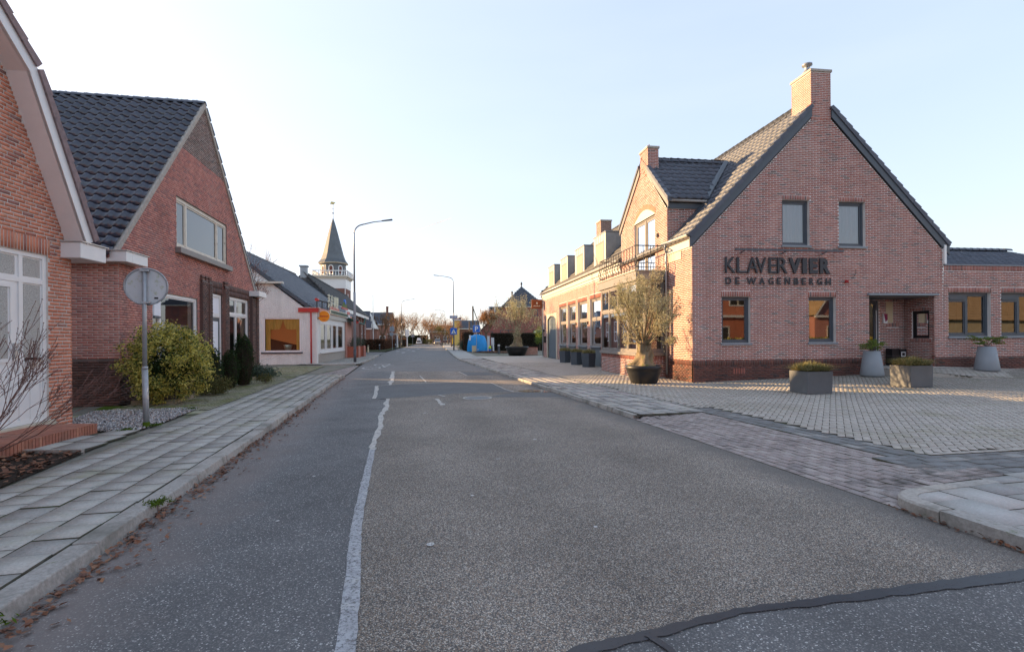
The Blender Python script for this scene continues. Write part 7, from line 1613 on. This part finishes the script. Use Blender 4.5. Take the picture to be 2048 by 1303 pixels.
# ------------------------------------------------------------------ hedges, trees and the far street
hedge('brown_hedge','long brown beech hedge on the left past the side street',(-22.6,73.6),(-19.4,77.0),1.45,.9,'lf_beech',4500,.16,1,group='brown beech hedges on the left',zb=.05)
hedge('brown_hedge','brown beech hedge running back along the left pavement towards the second lamp',(-19.5,77.1),(-22.4,97),1.45,.9,'lf_beech',6500,.16,2,group='brown beech hedges on the left',zb=.05)
hedge('brown_hedge','farther brown hedge left of the road beyond the second left lamp',(-22.8,108),(-29,140),1.5,1,'lf_beech',4500,.2,3,group='brown beech hedges on the left',zb=.05)
hedge('dark_hedge','tall dark brown hedge behind the low brick wall on the right',(-7.2,80),(-5.4,64.5),2.3,1.2,'lf_beech',5000,.15,4,cat='hedge',zb=.05)
hedge('dark_hedge','dark hedge between the blue tarpaulin and the restaurant wing',(-2.6,64),(6.5,65),2.1,1.6,'lf_dkbush',9000,.16,5,zb=.05)
hedge('dark_hedge','clipped dark evergreen row at the end of the street',(-40,158),(-26,160),2.6,1.5,'lf_thuja',4500,.25,6,zb=.0)
wl=thing('low_brick_wall','low brick garden wall with a pale end pier before the blue tarpaulin','wall',(-4.35,57.6,.1),.12)
brickwall(wl,Pl((0,0,0),(0,1,0),(-1,0,0)),[(0,0,5.0),(.62,0,5.0)],[],near=0); MB().box(.001,.22,0,5,0,.62).box(-.02,.24,0,5,.62,.68).build('wall_core',M['brick_y'],wl); MB().box(-.12,.32,-.32,.0,0,.72).build('pier',M['beigep'],wl)
# blue tarpaulin
tp_=thing('blue_tarpaulin','bright blue domed tarpaulin cover behind the low wall','cover',(-4.05,60.2,.1)); V=[];ns=22;nz=8
for i in range(nz+1):
    t=i/nz; 
    for k in range(ns):
        a=2*PI*k/ns; r=(1-.42*t**2.6)*(1 if t<1 else .02); V.append((1.18*r*math.cos(a)+.05*math.sin(7*a)*(1-t),.9*r*math.sin(a)+.04*math.cos(5*a),2.02*t**.9+(.04*math.sin(3*a) if 0<t<1 else 0)))
me=npmesh('sheet',V,[(i*ns+k,i*ns+(k+1)%ns,(i+1)*ns+(k+1)%ns,(i+1)*ns+k) for i in range(nz) for k in range(ns)],True); mesh_obj('sheet',me,M['tarp'],tp_)
MB().box(.0,.25,-.95,-.9,.22,.27).build('label_strip',M['white'],tp_); MB().box(-.9,-.7,-.6,-.5,1.3,1.9).build('white_edge',M['white'],tp_)
bf=thing('white_boards','pale upright boards behind the blue tarpaulin','fence',(-3.0,62,.1)); MB().box(0,.32,0,.05,0,1.8).build('board',M['paint_w'],bf); MB().box(.5,.85,0,.05,0,1.6).build('board',M['paint_w'],bf)
bg_=thing('bin_bag','small yellow green and blue bag at the foot of the pollard tree','bag',(-2.55,59.6,.1)); MB().lathe([(.12,0),(.2,.12),(.14,.3)],8).build('blue_bag',M['blue'],bg_); MB().lathe([(.16,.3),(.2,.42),(.06,.66)],8).build('yellow_bag',M['hivis'],bg_)
sheet('planted_bed',[(-4.6,56.2),(-.6,52.4),(1.0,58),(-3,62)],.105,'soil'); leaves_on('bed_leaves',inpf([(-4.3,56.5),(-.8,53),(.6,57),(-3,61)]),900,.11,.16,None,9)
bare_tree('round headed tree with clinging rust brown leaves by the blue tarpaulin',(-3.05,60.8,.1),4.9,11,.13,4,.7,'twig',th=2.0,leaf='lf_rust',nl=4200,ls=.13,tw=1.05,name='rust_leaved_tree')
bare_tree('pollarded bare tree nearest the flag pole behind the hedge',(-22.6,90,0),6.2,1,.16,4,.5,'twig',th=1.9,group='pollard trees behind the brown hedge',tw=.85)
bare_tree('pollarded bare tree in the middle behind the hedge',(-21.6,92,0),6.8,2,.16,4,.5,'twig',th=1.9,group='pollard trees behind the brown hedge',tw=.8)
bare_tree('pollarded bare tree farthest right behind the hedge, by the sign backs',(-20.6,95,0),4.8,3,.15,4,.6,'twig',th=1.9,group='pollard trees behind the brown hedge',tw=.9)
bare_tree('spreading rust leaved tree above the bus shelter',(-24.5,118,0),7.2,5,.2,4,.8,'twig',th=1.6,leaf='lf_rust',nl=1800,ls=.16,tw=1.1)
bare_tree('bare tree showing over the shop roof beside the gable',(-26.5,52,0),11.8,6,.22,4,.5,'twig_r',th=4)
bare_tree('unseen bare tree added to dapple the sun in the gap behind the gabled house',(-16,29.2,0),6.5,7,.14,4,.6,'twig_r',th=1.6)  # added out of view to break up sun coming through the gap
gtr='bare trees closing the far end of the street'
far=[(-31,165,9),(-27.5,158,8),(-34,172,11),(-38,168,10),(-24.8,150,7),(-42,180,12),(-30,190,13),(-46,175,9),(-21.6,142,6),(-25,175,9),(-50,190,12),(-18.5,150,8),(-14.5,150,9),(-36,150,7.5),(-31.5,146,6.5)]
wh=['tallest','left','middle','right','low','broad','slender','distant','small','rounded','leaning','twiggy','pale','brownish','nearer']
_ord=['first','second','third','fourth','fifth','sixth','seventh','eighth','ninth','tenth','eleventh','twelfth','thirteenth','fourteenth','fifteenth']
_rk=sorted(range(len(far)),key=lambda k:far[k][0]/far[k][1]); _rank={k:n for n,k in enumerate(_rk)}
for i,(x,y,h) in enumerate(far):
    bare_tree('warm brown bare tree closing the far street end, %s from the left of its row'%_ord[_rank[i]],(x,y,0),h,40+i,.18,3,.75,'twig',group=gtr,th=h*.2,leaf='lf_rust',nl=700 if i%2 else 350,ls=.28,tw=1.1)
bare_tree('small tree with yellow green crown between crossing sign and sunlit yellow house',(-11.5,98,0),5.2,60,.12,3,.7,'twig',th=1.6,leaf='lf_rust',nl=900,ls=.16)
bare_tree('bushy olive brown tree right of the silver car',(-16.0,118,0),4.6,61,.12,3,.8,'twig',th=1.2,leaf='lf_low',nl=1200,ls=.2)
bush('green_bush','dark green bush at the foot of the hedge by the right lamp',(-6.2,66.5,.1),(0,0,.75),(.8,.9,.8),1800,.12,'lf_blue',8,nc=60,cs=.14,cat='bush')
bush('far_bush','small evergreen bush before the end house',(-23.5,150,0),(0,0,.6),(2.6,1.4,.7),1200,.2,'lf_low',9,nc=50,cs=.25,cat='bush')
bush('conifer_bush','bright green conifer behind the restaurant end',(3.3,62,.1),(0,0,1.9),(.7,.7,1.1),900,.14,'lf_green',10,nc=40,cs=.14,cat='bush')
# distant person in a yellow jacket, built as a small figure
yj=thing('person','distant person in a yellow jacket walking on the right pavement','person',(-11.9,104,.1),.3)
rr=[(0,0,.92),(.09,0,.5),(.12,.1,.05),(-.09,0,.5),(-.13,-.12,.05),(0,0,1.15),(0,0,1.42),(.2,0,1.38),(.26,.05,1.1),(.24,-.05,.88),(-.2,0,1.38),(-.27,-.03,1.1),(-.25,.08,.9),(0,.02,1.55),(0,.03,1.68)]
me=bpy.data.meshes.new('body'); me.from_pydata(rr,[(0,1),(1,2),(0,3),(3,4),(0,5),(5,6),(6,7),(7,8),(8,9),(6,10),(10,11),(11,12),(6,13),(13,14)],[]); bo=mesh_obj('body',me,M['yjack'],yj)
m=bo.modifiers.new('skin','SKIN'); 
for v_,r_ in zip(me.skin_vertices[0].data if me.skin_vertices else [],[.14,.09,.055,.09,.055,.15,.15,.07,.055,.045,.07,.055,.045,.07,.10]): v_.radius=(r_,r_)
if me.skin_vertices: me.skin_vertices[0].data[0].use_root=True
bo.modifiers.new('sub','SUBSURF').levels=1
MB().tube([(.0,0,.9),(.09,0,.5),(.12,.1,.06)],[.11,.085,.065],8).tube([(0,0,.9),(-.09,0,.5),(-.13,-.12,.06)],[.11,.085,.065],8).build('trousers',M['lampd'],yj,smooth=True); MB().lathe([(.02,1.62),(.095,1.66),(.10,1.74),(.03,1.80)],10,(0,.03,0)).build('hair',M['bark'],yj,smooth=True)
# silver car
CR=thing('parked_car','silver hatchback seen from behind at the far end of the road','car',(-19.35,134.5,0),.16)
def sec(y,w,z0,z1,wt): return [(-w/2,y,z0),(w/2,y,z0),(w/2,y,z0+(z1-z0)*.55),(wt/2,y,z1),(-wt/2,y,z1),(-w/2,y,z0+(z1-z0)*.55)]
ss=[sec(0,1.66,.32,.95,1.5),sec(.10,1.76,.24,1.02,1.6),sec(.55,1.78,.22,1.08,1.6),sec(3.0,1.78,.22,1.0,1.6),sec(3.9,1.70,.24,.82,1.5),sec(4.2,1.5,.35,.62,1.3)]
cb=MB(); 
for s_ in ss: cb.v+=s_
for i in range(5): cb.f+=[(i*6+k,i*6+(k+1)%6,(i+1)*6+(k+1)%6,(i+1)*6+k) for k in range(6)]
cb.f+=[tuple(range(5,-1,-1)),tuple(range(30,36))]; cb.build('body',M['carp'],CR,bev=.03)
cabin=MB(); s1=[(-.74,.12,1.0),(.74,.12,1.0),(.80,3.0,1.0),(-.80,3.0,1.0),(-.58,.38,1.46),(.58,.38,1.46),(.60,2.1,1.48),(-.60,2.1,1.48)]; cabin.add(s1,[(0,1,5,4),(1,2,6,5),(2,3,7,6),(3,0,4,7)]); cabin.build('windows',M['glass_hi'],CR); MB().add([(x*.97,y+.02,z-.01) for x,y,z in s1],[(0,1,5,4),(1,2,6,5),(2,3,7,6),(3,0,4,7)]).build('cabin_inside',M['room'],CR)
MB().hexa([(-.6,.33,1.45),(-.62,2.15,1.47),(.62,2.15,1.47),(.6,.33,1.45),(-.52,.42,1.50),(-.54,2.05,1.53),(.54,2.05,1.53),(.52,.42,1.50)]).build('roof',M['carp'],CR,bev=.02)
for sx in (-1,1):
    MB().box(sx*.80-.08,sx*.80+.08,-.015,.12,.72,1.0).build('tail_light',M['litred'],CR,bev=.01)
    for y_ in (.75,3.4): wq=MB().tube([(sx*.70,y_,.31),(sx*.90,y_,.31)],.31,18).build('wheel',M['rubber'],CR,smooth=False); MB().tube([(sx*.90,y_,.31),(sx*.91,y_,.31)],.19,14).build('rim',M['zinc_l'],wq)
MB().box(-.26,.26,-.02,.0,.62,.74).build('number_plate',mk('plate_yellow',(.7,.5,.03),.5),CR); MB().box(-.80,.80,-.04,.06,.30,.50).build('bumper',M['lampd'],CR,bev=.02)
vn=thing('white_trailer','small white triangular topped trailer parked at the far left of the road','trailer',(-27.1,150,0),.1); MB().hexa([(-.8,0,.3),(-.8,2,.3),(.8,2,.3),(.8,0,.3),(-.35,.4,1.9),(-.35,1.6,1.9),(.35,1.6,1.9),(.35,.4,1.9)]).build('body',M['white'],vn,bev=.05); MB().box(-.55,.55,-.0,.12,.7,1.1).build('window',M['room'],vn)
for sx in (-.9,.9): MB().tube([(sx-.08,.9,.28),(sx+.08,.9,.28)],.28,12).build('wheel',M['rubber'],vn)
ts=thing('triangle_sign_back','far triangular road sign on a thin post before the evergreen row','sign',(-24.6,128,.1)); MB().tube([(0,0,0),(0,0,2.9)],.04,6).build('post',M['galv'],ts); MB().ext([(-.5,0,2.0),(.5,0,2.0),(0,0,2.85)],(0,.03,0)).build('panel',M['lamp'],ts)
# contrail high above the street
ct=thing('contrail','thin short white vapour trail in the sky above the street','contrail',(-560,2900,600),0)
MB().add([(0,0,0),(90,-29,20),(90,-31,24),(170,-59,39),(170,-61,45),(235,-80,57),(235,-81,60)],[(0,1,2),(1,3,4,2),(3,5,6,4)]).build('vapour',M['cloud'],ct)
